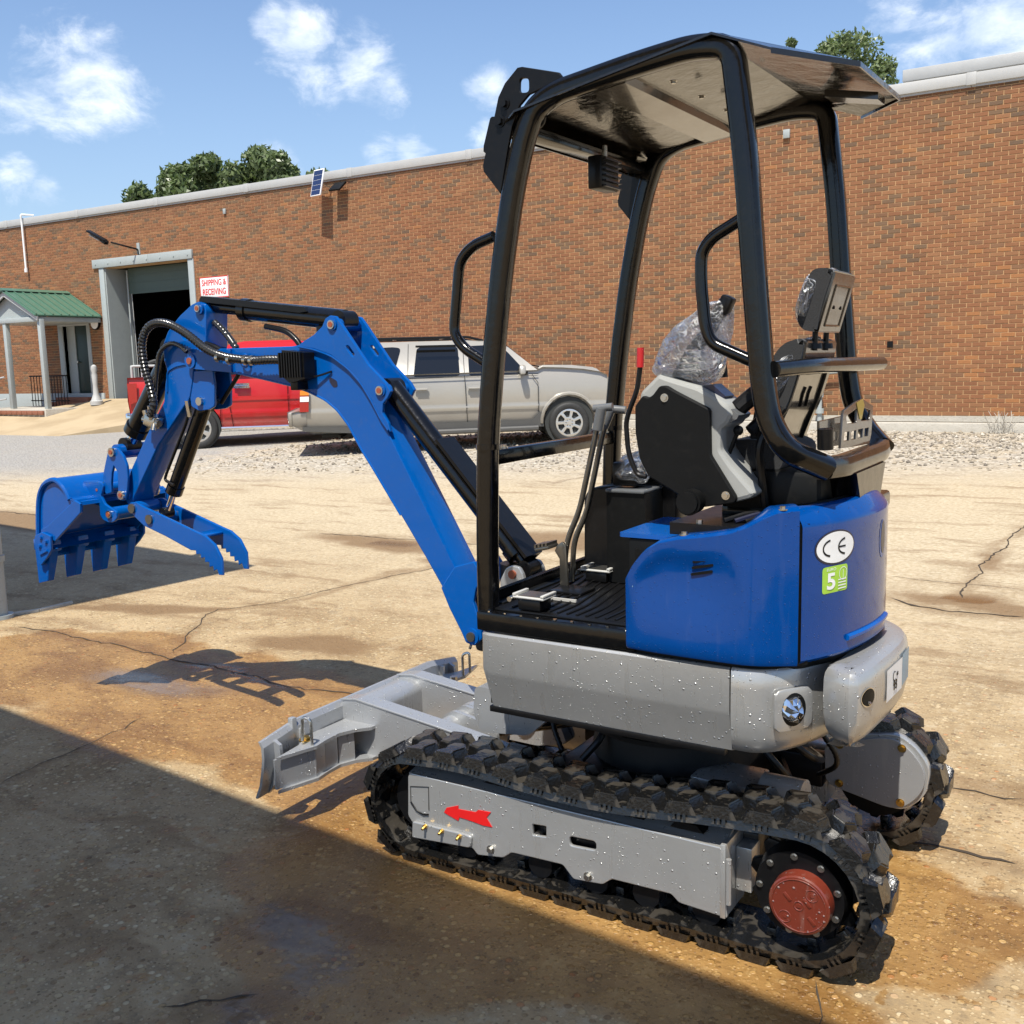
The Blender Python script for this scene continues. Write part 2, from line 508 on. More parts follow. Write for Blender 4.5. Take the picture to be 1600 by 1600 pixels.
class MB:
    """collects shapes in one bmesh"""

    def __init__(s):
        s.b = bmesh.new()

    def box(s, x0, x1, y0, y1, z0, z1, bev=0.0, mi=0, mat=None):
        r = bmesh.ops.create_cube(s.b, size=1)
        vs = r['verts']
        for v in vs:
            v.co = Vector((x0 + (x1 - x0) * (v.co.x + .5), y0 + (y1 - y0) * (v.co.y + .5), z0 + (z1 - z0) * (v.co.z + .5)))
        return s._fin(vs, bev, mi, mat)

    def _fin(s, vs, bev, mi, mat):
        fs = set(f for v in vs for f in v.link_faces)
        for f in fs: f.material_index = mi
        if bev:
            es = list(set(e for v in vs for e in v.link_edges))
            bmesh.ops.bevel(s.b, geom=es, offset=bev, segments=2, affect='EDGES', profile=.5, material=mi)
        if mat is not None:
            if not bev:
                bmesh.ops.transform(s.b, matrix=mat, verts=vs)
        return s

    def obox(s, c, size, rot=None, bev=0.0, mi=0):
        """oriented box: centre, size, 3x3 rotation"""
        t = bmesh.new()
        r = bmesh.ops.create_cube(t, size=1)
        for v in t.verts: v.co = Vector((v.co.x * size[0], v.co.y * size[1], v.co.z * size[2]))
        if bev: bmesh.ops.bevel(t, geom=list(t.edges), offset=bev, segments=2, affect='EDGES', profile=.5)
        M = Matrix.Translation(c) @ (rot.to_4x4() if rot else Matrix())
        return s.add(t, M, mi)

    def add(s, t, M=None, mi=0):
        if M is not None: bmesh.ops.transform(t, matrix=M, verts=list(t.verts))
        me = bpy.data.meshes.new('tmp'); t.to_mesh(me); t.free()
        n0 = len(s.b.faces)
        s.b.from_mesh(me); bpy.data.meshes.remove(me)
        s.b.faces.ensure_lookup_table()
        for f in s.b.faces[n0:]: f.material_index = mi
        return s

    def cyl(s, a, b, r, r2=None, seg=20, mi=0, caps=True):
        a = Vector(a); b = Vector(b); d = b - a
        t = bmesh.new()
        bmesh.ops.create_cone(t, cap_ends=caps, segments=seg, radius1=r, radius2=r if r2 is None else r2, depth=d.length)
        M = Matrix.Translation((a + b) / 2) @ d.to_track_quat('Z', 'Y').to_matrix().to_4x4()
        return s.add(t, M, mi)

    def tube(s, pts, r, seg=12, fil=0.0, mi=0, ribs=0.0, n=5, sq=0.0):
        P = fillet([Vector(p) for p in pts], fil, n) if fil else [Vector(p) for p in pts]
        if ribs:
            P = resample(P, ribs)
        N = len(P)
        T = []
        for i in range(N):
            d = (P[min(i + 1, N - 1)] - P[max(i - 1, 0)])
            T.append(d.normalized())
        up = Vector((0, 1, 0)) if abs(T[0].y) < .9 else Vector((1, 0, 0))
        nrm = (up - T[0] * up.dot(T[0])).normalized()
        rings = []
        for i in range(N):
            if i:
                nrm = (nrm - T[i] * nrm.dot(T[i])).normalized()
            bi = T[i].cross(nrm)
            rr = r if not ribs else r * (1.0 if i % 2 else .80)
            ring = []
            for k in range(seg):
                a = 2 * PI * (k + .5) / seg
                q = 1.0
                if sq:
                    ca, sa = abs(math.cos(a)), abs(math.sin(a))
                    q = (ca ** (2 + sq) + sa ** (2 + sq)) ** (-1 / (2 + sq))
                ring.append(s.b.verts.new(P[i] + (nrm * math.cos(a) + bi * math.sin(a)) * rr * q))
            rings.append(ring)
        for i in range(N - 1):
            for k in range(seg):
                f = s.b.faces.new((rings[i][k], rings[i][(k + 1) % seg], rings[i + 1][(k + 1) % seg], rings[i + 1][k]))
                f.material_index = mi
        for ring, fl in ((rings[0], True), (rings[-1], False)):
            f = s.b.faces.new(ring[::-1] if fl else ring)
            f.material_index = mi
        return s

    def poly(s, pts, mi=0):
        f = s.b.faces.new([s.b.verts.new(p) for p in pts]); f.material_index = mi
        return s

    def prism(s, pts, d, mi=0):
        """extrude a planar 3D polygon by vector d"""
        d = Vector(d)
        a = [s.b.verts.new(Vector(p)) for p in pts]; b = [s.b.verts.new(Vector(p) + d) for p in pts]
        n = len(a)
        fs = [s.b.faces.new(a[::-1]), s.b.faces.new(b)]
        for i in range(n): fs.append(s.b.faces.new((a[i], a[(i + 1) % n], b[(i + 1) % n], b[i])))
        for f in fs: f.material_index = mi
        return s

    def me(s, name='m'):
        bmesh.ops.recalc_face_normals(s.b, faces=list(s.b.faces))
        me = bpy.data.meshes.new(name); s.b.to_mesh(me); s.b.free()
        return me

    def build(s, name, mats, parent=None, sm=35):
        return link(name, s.me(name), parent, mats, sm)


def fillet(P, r, n=5, closed=False):
    out = []
    N = len(P)
    for i in range(N):
        if not closed and i in (0, N - 1):
            out.append(P[i]); continue
        a, b, c = P[i - 1], P[i], P[(i + 1) % N]
        u = a - b; v = c - b
        lu, lv = u.length, v.length
        if lu < 1e-6 or lv < 1e-6: out.append(b); continue
        k = min(r, lu * .48, lv * .48)
        p0 = b + u / lu * k; p1 = b + v / lv * k
        for j in range(n + 1):
            t = j / n
            out.append((1 - t) ** 2 * p0 + 2 * t * (1 - t) * b + t * t * p1)
    return out


def resample(P, step):
    out = [P[0].copy()]; rem = step
    for a, b in zip(P, P[1:]):
        L = (b - a).length; t = rem
        while t <= L and L > 0:
            out.append(a.lerp(b, t / L)); t += step
        rem = t - L
    return out


def rnd2(pts, r, n=4):
    return [(p.x, p.y) for p in fillet([Vector((a, b)) for a, b in pts], r, n, closed=True)]


def circ(cx, cz, r, n=16, rz=None):
    return [(cx + r * math.cos(2 * PI * i / n), cz + (rz or r) * math.sin(2 * PI * i / n)) for i in range(n)]


def plate_me(outer, holes, y0, y1, bev=.002, axis='y'):
    """flat plate with holes: outline in (x,z), thickness along y (or (y,z) along x, (x,y) along z)"""
    c = bpy.data.curves.new('c', 'CURVE'); c.dimensions = '2D'; c.fill_mode = 'BOTH'
    h = abs(y1 - y0) / 2
    bev = min(bev, h * .9)
    c.extrude = max(h - bev, 1e-5); c.bevel_depth = bev; c.bevel_resolution = 1; c.offset = -bev
    for L in [outer] + list(holes or []):
        sp = c.splines.new('POLY'); sp.points.add(len(L) - 1)
        for i, p in enumerate(L): sp.points[i].co = (p[0], p[1], 0, 1)
        sp.use_cyclic_u = True
    o = bpy.data.objects.new('o', c)
    me = bpy.data.meshes.new_from_object(o)
    bpy.data.objects.remove(o); bpy.data.curves.remove(c)
    ym = (y0 + y1) / 2
    b = bmesh.new(); b.from_mesh(me)
    for v in b.verts:
        a, d, e = v.co
        v.co = {'y': (a, ym + e, d), 'x': (ym + e, a, d), 'z': (a, d, ym + e)}[axis]
    bmesh.ops.remove_doubles(b, verts=list(b.verts), dist=1e-5)
    bmesh.ops.recalc_face_normals(b, faces=list(b.faces))
    b.to_mesh(me); b.free()
    me.materials.clear()
    return me


def plate(name, outer, holes, y0, y1, mat, parent=None, bev=.002, axis='y', sm=30):
    o = link(name, plate_me(outer, holes, y0, y1, bev, axis), parent, mat, sm)
    k = 'xyz'.index(axis)
    for p in o.data.polygons:
        if abs(p.normal[k]) > .99: p.use_smooth = False
    return o


def text_me(s, size, ext=.0005, off=0.0, align='CENTER'):
    c = bpy.data.curves.new('t', 'FONT'); c.body = s; c.size = size; c.extrude = ext; c.offset = off
    c.align_x = align; c.align_y = 'CENTER'; c.space_line = 1.0
    o = bpy.data.objects.new('t', c)
    me = bpy.data.meshes.new_from_object(o)
    bpy.data.objects.remove(o); bpy.data.curves.remove(c)
    me.materials.clear()
    return me


def bolt(parent, p, d, r=.008, h=.007, mat=None, name='bolt'):
    """hex bolt with washer, head pointing along d"""
    p = Vector(p); d = Vector(d).normalized()
    m = MB(); m.cyl(p, p + d * h * .3, r * 1.5, seg=14); m.cyl(p + d * h * .3, p + d * h * 1.3, r, seg=6)
    return m.build(name, mat or STEEL, parent)


# ---------------------------------------------------------------- the ground
def gz(x, y):
    if y < 6: return -.025
    if y > 17.7: return .30
    t = (y - 6) / 11.7
    return -.025 + .325 * t



def blob(c, rx, ry, ang=0.0, soft=.45):
    ca, sa = math.cos(ang), math.sin(ang)

    def f(x, y):
        dx, dy = x - c[0], y - c[1]
        u, v = (dx * ca + dy * sa) / rx, (-dx * sa + dy * ca) / ry
        d = math.sqrt(u * u + v * v)
        t = min(1, max(0, (1 - d) / soft))
        return t * t * (3 - 2 * t)
    f.box = (c[0] - max(rx, ry), c[0] + max(rx, ry), c[1] - max(rx, ry), c[1] + max(rx, ry))
    return f


STB = [blob([(-5.722,7.133)][0], 1.2, .35, -.1), blob([(-4.138,7.812)][0], 1.3, .5, .1), blob([(-10.138,6.718)][0], 2.2, .45, -.1), blob([(-0.88,6.968)][0], .42, .25, .2),
              blob([(-0.683,6.873)][0], .6, .2, -.3), blob([(-5.76,4.571)][0], .9, .16, .4), blob([(-4.587,6.683)][0], .5, .2), blob([(-4.153,4.36)][0], .6, .25, .1)]
WLB = [blob([(-3.817,3.362)][0], 1.5, .9, -.1, .5), blob([(-5.029,3.488)][0], 1.2, .8, 0, .4), blob([(-2.475,2.864)][0], 1.1, .45, -.15, .5), blob([(-1.813,2.308)][0], .95, .42, -.2, .5),
             blob([(-1.304,2.423)][0], 1.1, .4, -.1, .5), blob([(-0.621,2.958)][0], .6, .5, 0, .6), blob([(-1.793,1.935)][0], .5, .28, 0, .5), blob([(-1.604,3.533)][0], 1.5, .7, 0, .6)]
PUB = [blob([(-1.888,1.688)][0], .095, .05, .1, .2), blob([(-1.913,1.939)][0], .2, .07, -.5, .4), blob([(-1.9,2.058)][0], .22, .09, -.3, .4), blob([(-5.614,7.18)][0], .3, .07, 0, .4),
              blob([(-4.096,3.752)][0], .42, .05, -.25, .3), blob([(-2.243,1.43)][0], .03, .02, 0, .2), blob([(-0.844,6.985)][0], .16, .1, 0, .3), blob([(-4.367,3.428)][0], .55, .22, 0, .5)]


def seg_halo(a, b_, wd):
    ax, ay = a; dx, dy = b_[0] - ax, b_[1] - ay; L2 = dx * dx + dy * dy

    def f(x, y):
        t = max(0, min(1, ((x - ax) * dx + (y - ay) * dy) / L2))
        d = math.hypot(x - ax - dx * t, y - ay - dy * t)
        return max(0, 1 - d / wd) * .75
    f.box = (min(ax, b_[0]) - wd, max(ax, b_[0]) + wd, min(ay, b_[1]) - wd, max(ay, b_[1]) + wd)
    return f


for pts_, wd in [([(-6.121,3.841),(-5.496,3.867),(-5.205,3.862),(-4.845,3.839),(-4.43,3.772),(-4.106,3.799),(-3.726,3.726),(-3.376,3.751),(-2.969,3.847)], 0.01), ([(-4.692,3.899),(-5.228,4.624),(-5.273,4.761),(-5.175,4.888),(-5.036,5.121),(-4.953,5.851),(-4.682,6.64)], 0.007), ([(-1.327,6.857),(-0.947,6.657),(-0.528,6.733)], 0.02), ([(-0.928,7.044),(-0.906,8.32),(-0.795,9.751)], 0.012), ([(-0.651,3.471),(-0.578,3.456),(-0.236,3.432)], 0.016), ([(-0.542,3.961),(-0.281,3.944)], 0.01), ([(-0.637,2.508),(-0.571,2.252)], 0.004), ([(-3.818,2.259),(-3.873,2.747),(-3.976,3.071)], 0.005), ([(-11.302,7.015),(-10.596,7.03),(-9.146,7.263)], 0.02), ([(-6.63,7.303),(-5.607,7.36),(-4.782,7.367)], 0.012), ([(-6.044,10.77),(-5.713,12.658),(-4.932,15.14)], 0.006), ([(-1.446,7.451),(-0.983,7.436),(-0.587,7.405)], 0.006), ([(-2.07,1.586),(-2,1.672),(-1.858,1.783)], 0.008)]:
    for a, c in zip(pts_, pts_[1:]): STB.append(seg_halo(a, c, .05 + wd * 5))
STB.append(blob([(-0.915,6.952)][0], .55, .22, -.2, .6)); STB.append(blob([(-0.912,8.186)][0], .14, .5, .5, .7))


def frange(a, b, s_):
    n = max(1, round((b - a) / s_))
    return [a + (b - a) * i / n for i in range(n)]


gx = [-400, -150, -60] + frange(-40, -14, 1.5) + frange(-14, -7, .16) + frange(-7, 2, .045) + frange(2, 12, .8) + [12, 30, 80, 400]
gy = [-300, -100, -30] + frange(-10, 1, 1.2) + frange(1, 7, .045) + frange(7, 14, .14) + frange(14, 24, .8) + [24, 60, 150, 500]
b = bmesh.new()
lay = b.verts.layers.float_color.new('Masks')
V = []
for y in gy:
    row = []
    for x in gx:
        v = b.verts.new((x, y, gz(x, y)))
        v[lay] = (0, 0, 0, 1)
        if -14 < x < 3 and 1 < y < 13:
            q = Vector((x * 2.1, y * 2.1, 0))
            wx = x + .16 * noise.noise(q) + .06 * noise.noise(q * 3.7)
            wy = y + .12 * noise.noise(q + Vector((9, 4, 2))) + .05 * noise.noise(q * 3.7 + Vector((4, 1, 7)))
            r_ = []
            for L_ in (STB, WLB, PUB):
                a_ = 0
                for f in L_:
                    if f.box[0] < wx < f.box[1] and f.box[2] < wy < f.box[3]: a_ = max(a_, f(wx, wy))
                r_.append(a_)
            v[lay] = (*r_, 1)
        row.append(v)
    V.append(row)
for j in range(len(gy) - 1):
    for i in range(len(gx) - 1):
        b.faces.new((V[j][i], V[j][i + 1], V[j + 1][i + 1], V[j + 1][i]))
me = bpy.data.meshes.new('ground'); b.to_mesh(me); b.free()
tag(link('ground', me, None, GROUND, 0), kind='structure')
# cracks and joints: thin dark ragged strips lying in the slab surface
CRK = paint('crack_dirt', (.045, .032, .02), .9, 0, dirt=.4, dcol=(.12, .09, .05))
rk = random.Random(9)
for pts_, wd in [([(-6.121,3.841),(-5.496,3.867),(-5.205,3.862),(-4.845,3.839),(-4.43,3.772),(-4.106,3.799),(-3.726,3.726),(-3.376,3.751),(-2.969,3.847)], 0.01), ([(-4.692,3.899),(-5.228,4.624),(-5.273,4.761),(-5.175,4.888),(-5.036,5.121),(-4.953,5.851),(-4.682,6.64)], 0.007), ([(-1.327,6.857),(-0.947,6.657),(-0.528,6.733)], 0.02), ([(-0.928,7.044),(-0.906,8.32),(-0.795,9.751)], 0.012), ([(-0.651,3.471),(-0.578,3.456),(-0.236,3.432)], 0.016), ([(-0.542,3.961),(-0.281,3.944)], 0.01), ([(-0.637,2.508),(-0.571,2.252)], 0.004), ([(-3.818,2.259),(-3.873,2.747),(-3.976,3.071)], 0.005), ([(-11.302,7.015),(-10.596,7.03),(-9.146,7.263)], 0.02), ([(-6.63,7.303),(-5.607,7.36),(-4.782,7.367)], 0.012), ([(-6.044,10.77),(-5.713,12.658),(-4.932,15.14)], 0.006), ([(-1.446,7.451),(-0.983,7.436),(-0.587,7.405)], 0.006), ([(-2.07,1.586),(-2,1.672),(-1.858,1.783)], 0.008)]:
    P_ = resample([Vector((*p, 0)) for p in pts_], .05)
    b = bmesh.new(); prev = None
    for k in range(len(P_)):
        p = P_[k]; d = (P_[min(k + 1, len(P_) - 1)] - P_[max(k - 1, 0)]).normalized(); n_ = Vector((-d.y, d.x, 0))
        q = Vector((p.x * 4, p.y * 4, wd * 900))
        amp = .05 if wd < .03 else .02
        off = amp * noise.noise(q) + amp * .5 * noise.noise(q * 4)
        hw = wd * .62 * (.30 + .9 * abs(noise.noise(q * 2.5)) + .5 * rk.random())
        if k in (0, len(P_) - 1): hw *= .1
        c_ = p + n_ * off
        z = gz(p.x, p.y) + .003
        a1 = b.verts.new((c_.x + n_.x * hw, c_.y + n_.y * hw, z)); a2 = b.verts.new((c_.x - n_.x * hw, c_.y - n_.y * hw, z))
        if prev: b.faces.new((prev[0], prev[1], a2, a1))
        prev = (a1, a2)
    me = bpy.data.meshes.new('crack'); b.to_mesh(me); b.free()
    tag(link('slab_crack', me, None, CRK, 0), kind='structure')

# concrete ramp up to the loading door
rp = [(-19.45, 17.66, .89), (-23.25, 17.66, .87), (-25.2, 15.6, .50), (-26.5, 13.4, .10), (-20.6, 13.7, .13), (-19.2, 15.6, .45)]
m = MB()
top = [m.b.verts.new(p) for p in rp]
bot = [m.b.verts.new((p[0], p[1], -.1)) for p in rp]
m.b.faces.new(top)
for i in range(6): m.b.faces.new((top[i], bot[i], bot[(i + 1) % 6], top[(i + 1) % 6]))
mm, nb = M_('ramp_concrete')
P = nb.n('ShaderNodeTexCoord').outputs['Object']
n = nb.noise(P, 1.2, 6)
nb.out(pbr(nb, col=nb.mix(nb.ss(n, .35, .65), (.40, .31, .19), (.32, .24, .14)), rough=.9, nrm=nb.bump(nb.noise(P, 40, 4), .4, .01)))
tag(m.build('ramp', mm, None, 0), kind='structure')

# loose gravel
b = bmesh.new()
rg = random.Random(3)
for i in range(8500):
    x = rg.uniform(-13, 3); y = rg.uniform(0, 1)
    yl = 13.3 + .30 * x
    y = yl + .3 + (17.2 - yl) * (y ** .62)
    if y > 17.55 or y < 9.5: continue
    sz = rg.uniform(.012, .034) * (1.5 if rg.random() < .07 else 1)
    z = gz(x, y)
    base = Vector((x, y, z + sz * .25))
    q = [Vector((1, 0, 0)), Vector((0, 1, 0)), Vector((-1, 0, 0)), Vector((0, -1, 0)), Vector((0, 0, .8)), Vector((0, 0, -.8))]
    a = rg.uniform(0, 6.28)
    vs = []
    for k in q:
        k = Vector((k.x * math.cos(a) - k.y * math.sin(a), k.x * math.sin(a) + k.y * math.cos(a), k.z))
        vs.append(b.verts.new(base + k * sz * rg.uniform(.6, 1.1)))
    for i0, i1 in ((0, 1), (1, 2), (2, 3), (3, 0)):
        b.faces.new((vs[i0], vs[i1], vs[4])); b.faces.new((vs[i1], vs[i0], vs[5]))
me = bpy.data.meshes.new('gravel'); b.to_mesh(me); b.free()
tag(link('gravel', me, None, STONE, 0), 'loose pale gravel scattered along the brick wall and under the parked vehicles', 'gravel', kind='stuff')

# ---------------------------------------------------------------- brick building
bld = empty('brick_building', 'long single storey red brick building with pale metal coping and open loading door', 'building', (-14, 17.7, .3))
WY = 17.7


def wp(name, mb, mat, parent=bld, sm=35):
    """part of the building given in world coordinates"""
    me = mb.me(name) if isinstance(mb, MB) else mb
    off = Vector((0, 0, 0))
    p = parent
    while p is not None:
        off += p.location; p = p.parent
    me.transform(Matrix.Translation(-off))
    return link(name, me, parent, mat, sm)


OPEN = [(-22.95, -19.79, .2, 4.20), (-24.84, -23.83, .2, 2.96)]
XS, XE, ZB, ZT = -36.0, 7.0, .545, 5.56
m = MB()
# wall body as boxes round the openings
for (a, c, z0, z1) in ((XS, -24.84, .1, ZT), (-24.84, -23.83, 2.96, ZT), (-23.83, -22.95, .1, ZT), (-22.95, -19.79, 4.20, ZT), (-19.79, XE, .1, ZT)):
    m.box(a, c, WY + .001, WY + .32, z0, z1)
wp('wall', m, MORTAR, sm=0)
# bricks
BL, BH, JT = .203, .0677, .0095
COLS = [((.345, .145, .060), .34), ((.31, .125, .052), .26), ((.375, .17, .072), .12), ((.255, .125, .060), .10), ((.205, .125, .068), .11), ((.165, .105, .062), .05), ((.42, .175, .06), .02)]
rb = random.Random(11)


def pick():
    r = rb.random(); a = 0
    for c, wgt in COLS:
        a += wgt
        if r < a: break
    k = rb.uniform(.61, .75)
    return tuple(x * k for x in c) + (1,)


def brick_faces(b, lay, x0, x1, z0, z1, d, col, org=(0, 0, 0)):
    e = .0035
    ox, oy, oz = org
    o = [(x0, 0, z0), (x1, 0, z0), (x1, 0, z1), (x0, 0, z1)]
    f_ = [(x0 + e, -d, z0 + e), (x1 - e, -d, z0 + e), (x1 - e, -d, z1 - e), (x0 + e, -d, z1 - e)]
    O_ = [b.verts.new((p[0] + ox, .001 + oy, p[2] + oz)) for p in o]
    F_ = [b.verts.new((p[0] + ox, p[1] + oy, p[2] + oz)) for p in f_]
    fs = [b.faces.new(F_)] + [b.faces.new((O_[i], O_[(i + 1) % 4], F_[(i + 1) % 4], F_[i])) for i in range(4)]
    for f in fs:
        for l in f.loops: l[lay] = col


def newb():
    b = bmesh.new(); return b, b.loops.layers.float_color.new('Col')


bricks = []
nrow = int((ZT - ZB) / BH)
for r_ in range(nrow):
    z = ZB + r_ * BH
    off = (r_ % 2) * BL / 2
    x = XS + off
    while x < XE - BL:
        x0, x1 = x + JT / 2, x + BL - JT / 2
        segs_ = [(x0, x1)]
        for (a, c, oz0, oz1) in OPEN:
            if z + BH * .6 > oz0 and z + BH * .4 < oz1:
                ns = []
                for (p, q) in segs_:
                    if q <= a or p >= c: ns.append((p, q))
                    else:
                        if p < a - .03: ns.append((p, a - .002))
                        if q > c + .03: ns.append((c + .002, q))
                segs_ = ns
        for (p, q) in segs_:
            bricks.append((p, q, z + JT / 2, z + BH - JT / 2))
        x += BL
wall_cut = [(-23.12, -19.6, 0, 4.43), (-25.03, -23.7, 0, 3.0)]
# the 300 that show largest (right end, nearest the camera) become single bricks
key = [((p + 1.6) ** 2 * (1 if p < -1.6 else 9) + (z0 - 1.9) ** 2 * .3, i) for i, (p, q, z0, z1) in enumerate(bricks) if q - p > .19 and -4.2 < p < -1.75]
key.sort(); single = set(i for _, i in key[:300])
VAR = []
for k in range(14):
    b, lay = newb()
    brick_faces(b, lay, 0, BL - JT, 0, BH - JT, .006 + rb.uniform(-.002, .002), pick())
    me = bpy.data.meshes.new('brick'); b.to_mesh(me); b.free(); me.materials.append(BRICK); VAR.append(me)
b, lay = newb()
for i, (p, q, z0, z1) in enumerate(bricks):
    if i in single:
        o = bpy.data.objects.new('brick', rb.choice(VAR)); COL.objects.link(o); o.parent = bld
        o.location = Vector((p, WY, z0)) - bld.location
    else:
        brick_faces(b, lay, p, q, z0, z1, .006 + rb.uniform(-.002, .002), pick(), (0, WY, 0))
me = bpy.data.meshes.new('brickwork'); b.to_mesh(me); b.free()
tag(wp('brickwork', me, BRICK, sm=0), kind='stuff')

# base course and footing
m = MB()
m.box(-19.4, XE, WY - .03, WY + .012, .45, ZB - .004)
wp('base_course', m, CONCS)
m = MB()
m.box(-19.4, XE, WY - .18, WY + .01, .1, .44, bev=.02)
wp('footing', m, CONCS)
m = MB(); m.box(XS, -23.3, WY - .05, WY + .01, .2, 1.02, bev=.005)
wp('painted_plinth', m, GREYTRIM)
# coping in lengths
x = XS
ci = 0
while x < XE:
    L = 3.05
    m = MB()
    m.box(x + .004, x + L - .004, WY - .06, WY + .36, ZT + .0, ZT + .17, bev=.008)
    m.box(x + L - .07, x + L + .07, WY - .068, WY + .365, ZT - .01, ZT + .178, bev=.006)
    m.box(x + .004, x + L - .004, WY - .03, WY + .3, ZT - .035, ZT + .001)
    wp('coping', m, WHITETRIM)
    x += L
m = MB(); m.box(XS, XE, WY + .3, WY + 16, 5.3, 5.42); wp('roof', m, WHITETRIM)
m = MB()
for a, c in ((-3.55, 7),):
    m.box(a, c, WY + .9, WY + 4, 5.4, 5.98); 
wp('roof_curb', m, CONCS)
m = MB()
for i in range(4):
    m.box(-3.62 + i * 2.6, -3.62 + (i + 1) * 2.6 - .02, WY + .82, WY + 4.1, 5.95, 6.14, bev=.01)
wp('roof_curb_flashing', m, WHITETRIM)
m = MB(); m.box(-14.6, -6.6, WY + 3, WY + 3.1, 5.9, 6.02); wp('roof_edge', m, GREYTRIM)
# loading door
m = MB()
m.box(-23.12, -22.935, WY - .035, WY + .0, .86, 4.21, bev=.005)
wp('door_jamb', m, GREYTRIM)
m = MB(); m.box(-19.81, -19.62, WY - .035, WY + .0, .88, 4.21, bev=.005)
wp('door_jamb', m, GREYTRIM)
m = MB(); m.box(-22.955, -22.90, WY + .0, WY + .75, .80, 4.2); wp('door_reveal', m, GREYTRIM)
m = MB(); m.box(-19.82, -19.78, WY + .0, WY + .75, .80, 4.2); wp('door_reveal', m, GREYTRIM)
m = MB()
m.box(-23.34, -21.2, WY - .06, WY + .0, 4.215, 4.43, bev=.006); m.box(-21.195, -19.63, WY - .06, WY + .0, 4.215, 4.43, bev=.006)
hd = wp('door_header', m, GREYTRIM)
for i in range(8):
    bo = bolt(None, (-23.2 + i * .49, WY - .06, 4.31), (0, -1, 0), .018, .012, GREYTRIM)
    bo.parent = hd; bo.location = -(bld.location)
m = MB()
m.box(-22.6, -19.82, WY + .45, WY + .50, 3.55, 4.2)
for k in range(3): m.box(-22.6, -19.82, WY + .443, WY + .451, 3.62 + k * .2, 3.63 + k * .2)
wp('roller_door', m, GREENP)
m = MB(); m.tube([(-22.45, WY + .40, 3.55), (-22.42, WY + .40, 1.3)], .009, 6); wp('door_rope', m, WHITETRIM)
m = MB(); m.tube([(-22.62, WY + .43, 4.15), (-22.62, WY + .43, .9)], .02, 6); wp('door_track', m, GREYTRIM)
# dim interior behind the door
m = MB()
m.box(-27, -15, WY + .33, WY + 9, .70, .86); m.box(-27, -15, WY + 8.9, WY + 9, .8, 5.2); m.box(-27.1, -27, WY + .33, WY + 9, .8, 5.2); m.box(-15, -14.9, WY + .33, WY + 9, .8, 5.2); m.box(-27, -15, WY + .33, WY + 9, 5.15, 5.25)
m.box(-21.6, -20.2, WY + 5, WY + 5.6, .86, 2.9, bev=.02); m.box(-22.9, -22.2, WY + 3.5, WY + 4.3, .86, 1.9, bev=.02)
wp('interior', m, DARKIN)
# entry door
m = MB()
m.box(-25.03, -24.84, WY - .03, WY + .25, .92, 2.97, bev=.004); m.box(-23.83, -23.70, WY - .03, WY + .25, .92, 2.97, bev=.004); m.box(-25.03, -23.70, WY - .034, WY + .25, 2.80, 2.99, bev=.004)
m.box(-24.84, -24.50, WY + .10, WY + .16, .92, 2.8)
wp('door_frame', m, GREYTRIM)
m = MB(); m.box(-24.50, -23.85, WY + .12, WY + .17, .95, 2.8, bev=.004); dd = wp('door', m, DKGREEN)
m = MB(); m.cyl((-24.43, WY + .12, 1.85), (-24.43, WY + .06, 1.85), .03); wp('door_handle', m, STEEL, dd)
m = MB()
m.box(-25.05, -23.6, WY - .5, WY - .04, .70, .80); m.box(-25.0, -23.65, WY - .28, WY - .04, .80, .92)
wp('door_step', m, BRICKSTEP)
# round wall clock beside the door, small things on the wall
m = MB(); m.cyl((0, 0, 0), (0, -.06, 0), .17, seg=28)
t = m.build('wall_dial', DKPL); t.location = (-23.42, WY - .01, 2.83); tag(t, 'white round dial in dark rim on the bricks beside the green entry door', 'dial')
m = MB(); m.cyl((0, -.061, 0), (0, -.066, 0), .145, seg=28); m.build('face', WHITE, t)
m = MB(); m.box(-.008, .008, -.07, -.066, 0, .11); m.build('pointer', DKPL, t)

t = empty('conduit_pipe', 'thin white bent pipe running down from the coping above the porch', 'pipe', (-26.07, WY, 4.3))
m = MB(); m.tube([(.12, .2, 1.52), (.02, -.12, 1.52), (0, -.09, 1.35), (0, -.09, .08)], .028, 8, .06); m.build('pipe', WHITE, t)
m = MB(); m.cyl((0, -.09, .0), (0, -.09, .1), .045, seg=10); m.build('fitting', WHITE, t)

# sign
t = empty('wall_sign', 'white metal sign with red words SHIPPING & RECEIVING on the brick wall', 'sign', (-18.965, WY - .02, 3.5))
m = MB(); m.box(-.475, .475, -.012, .012, -.245, .245, bev=.003); m.build('board', WHITE, t)
m = MB()
for a in ((-.475, .475, -.245, -.228), (-.475, .475, .228, .245), (-.475, -.458, -.228, .228), (.458, .475, -.228, .228)):
    m.box(a[0], a[1], -.0150, -.0135, a[2], a[3])
m.build('border', REDST, t)
for i, s_ in enumerate(('SHIPPING &', 'RECEIVING')):
    me = text_me(s_, .20, .001, .0032)
    me.transform(Matrix.Translation((0, -.0155, .105 - .215 * i)) @ Matrix.Rotation(R(90), 4, 'X') @ Matrix.Diagonal((.80, 1, 1, 1)))
    link('lettering', me, t, REDST, 0)

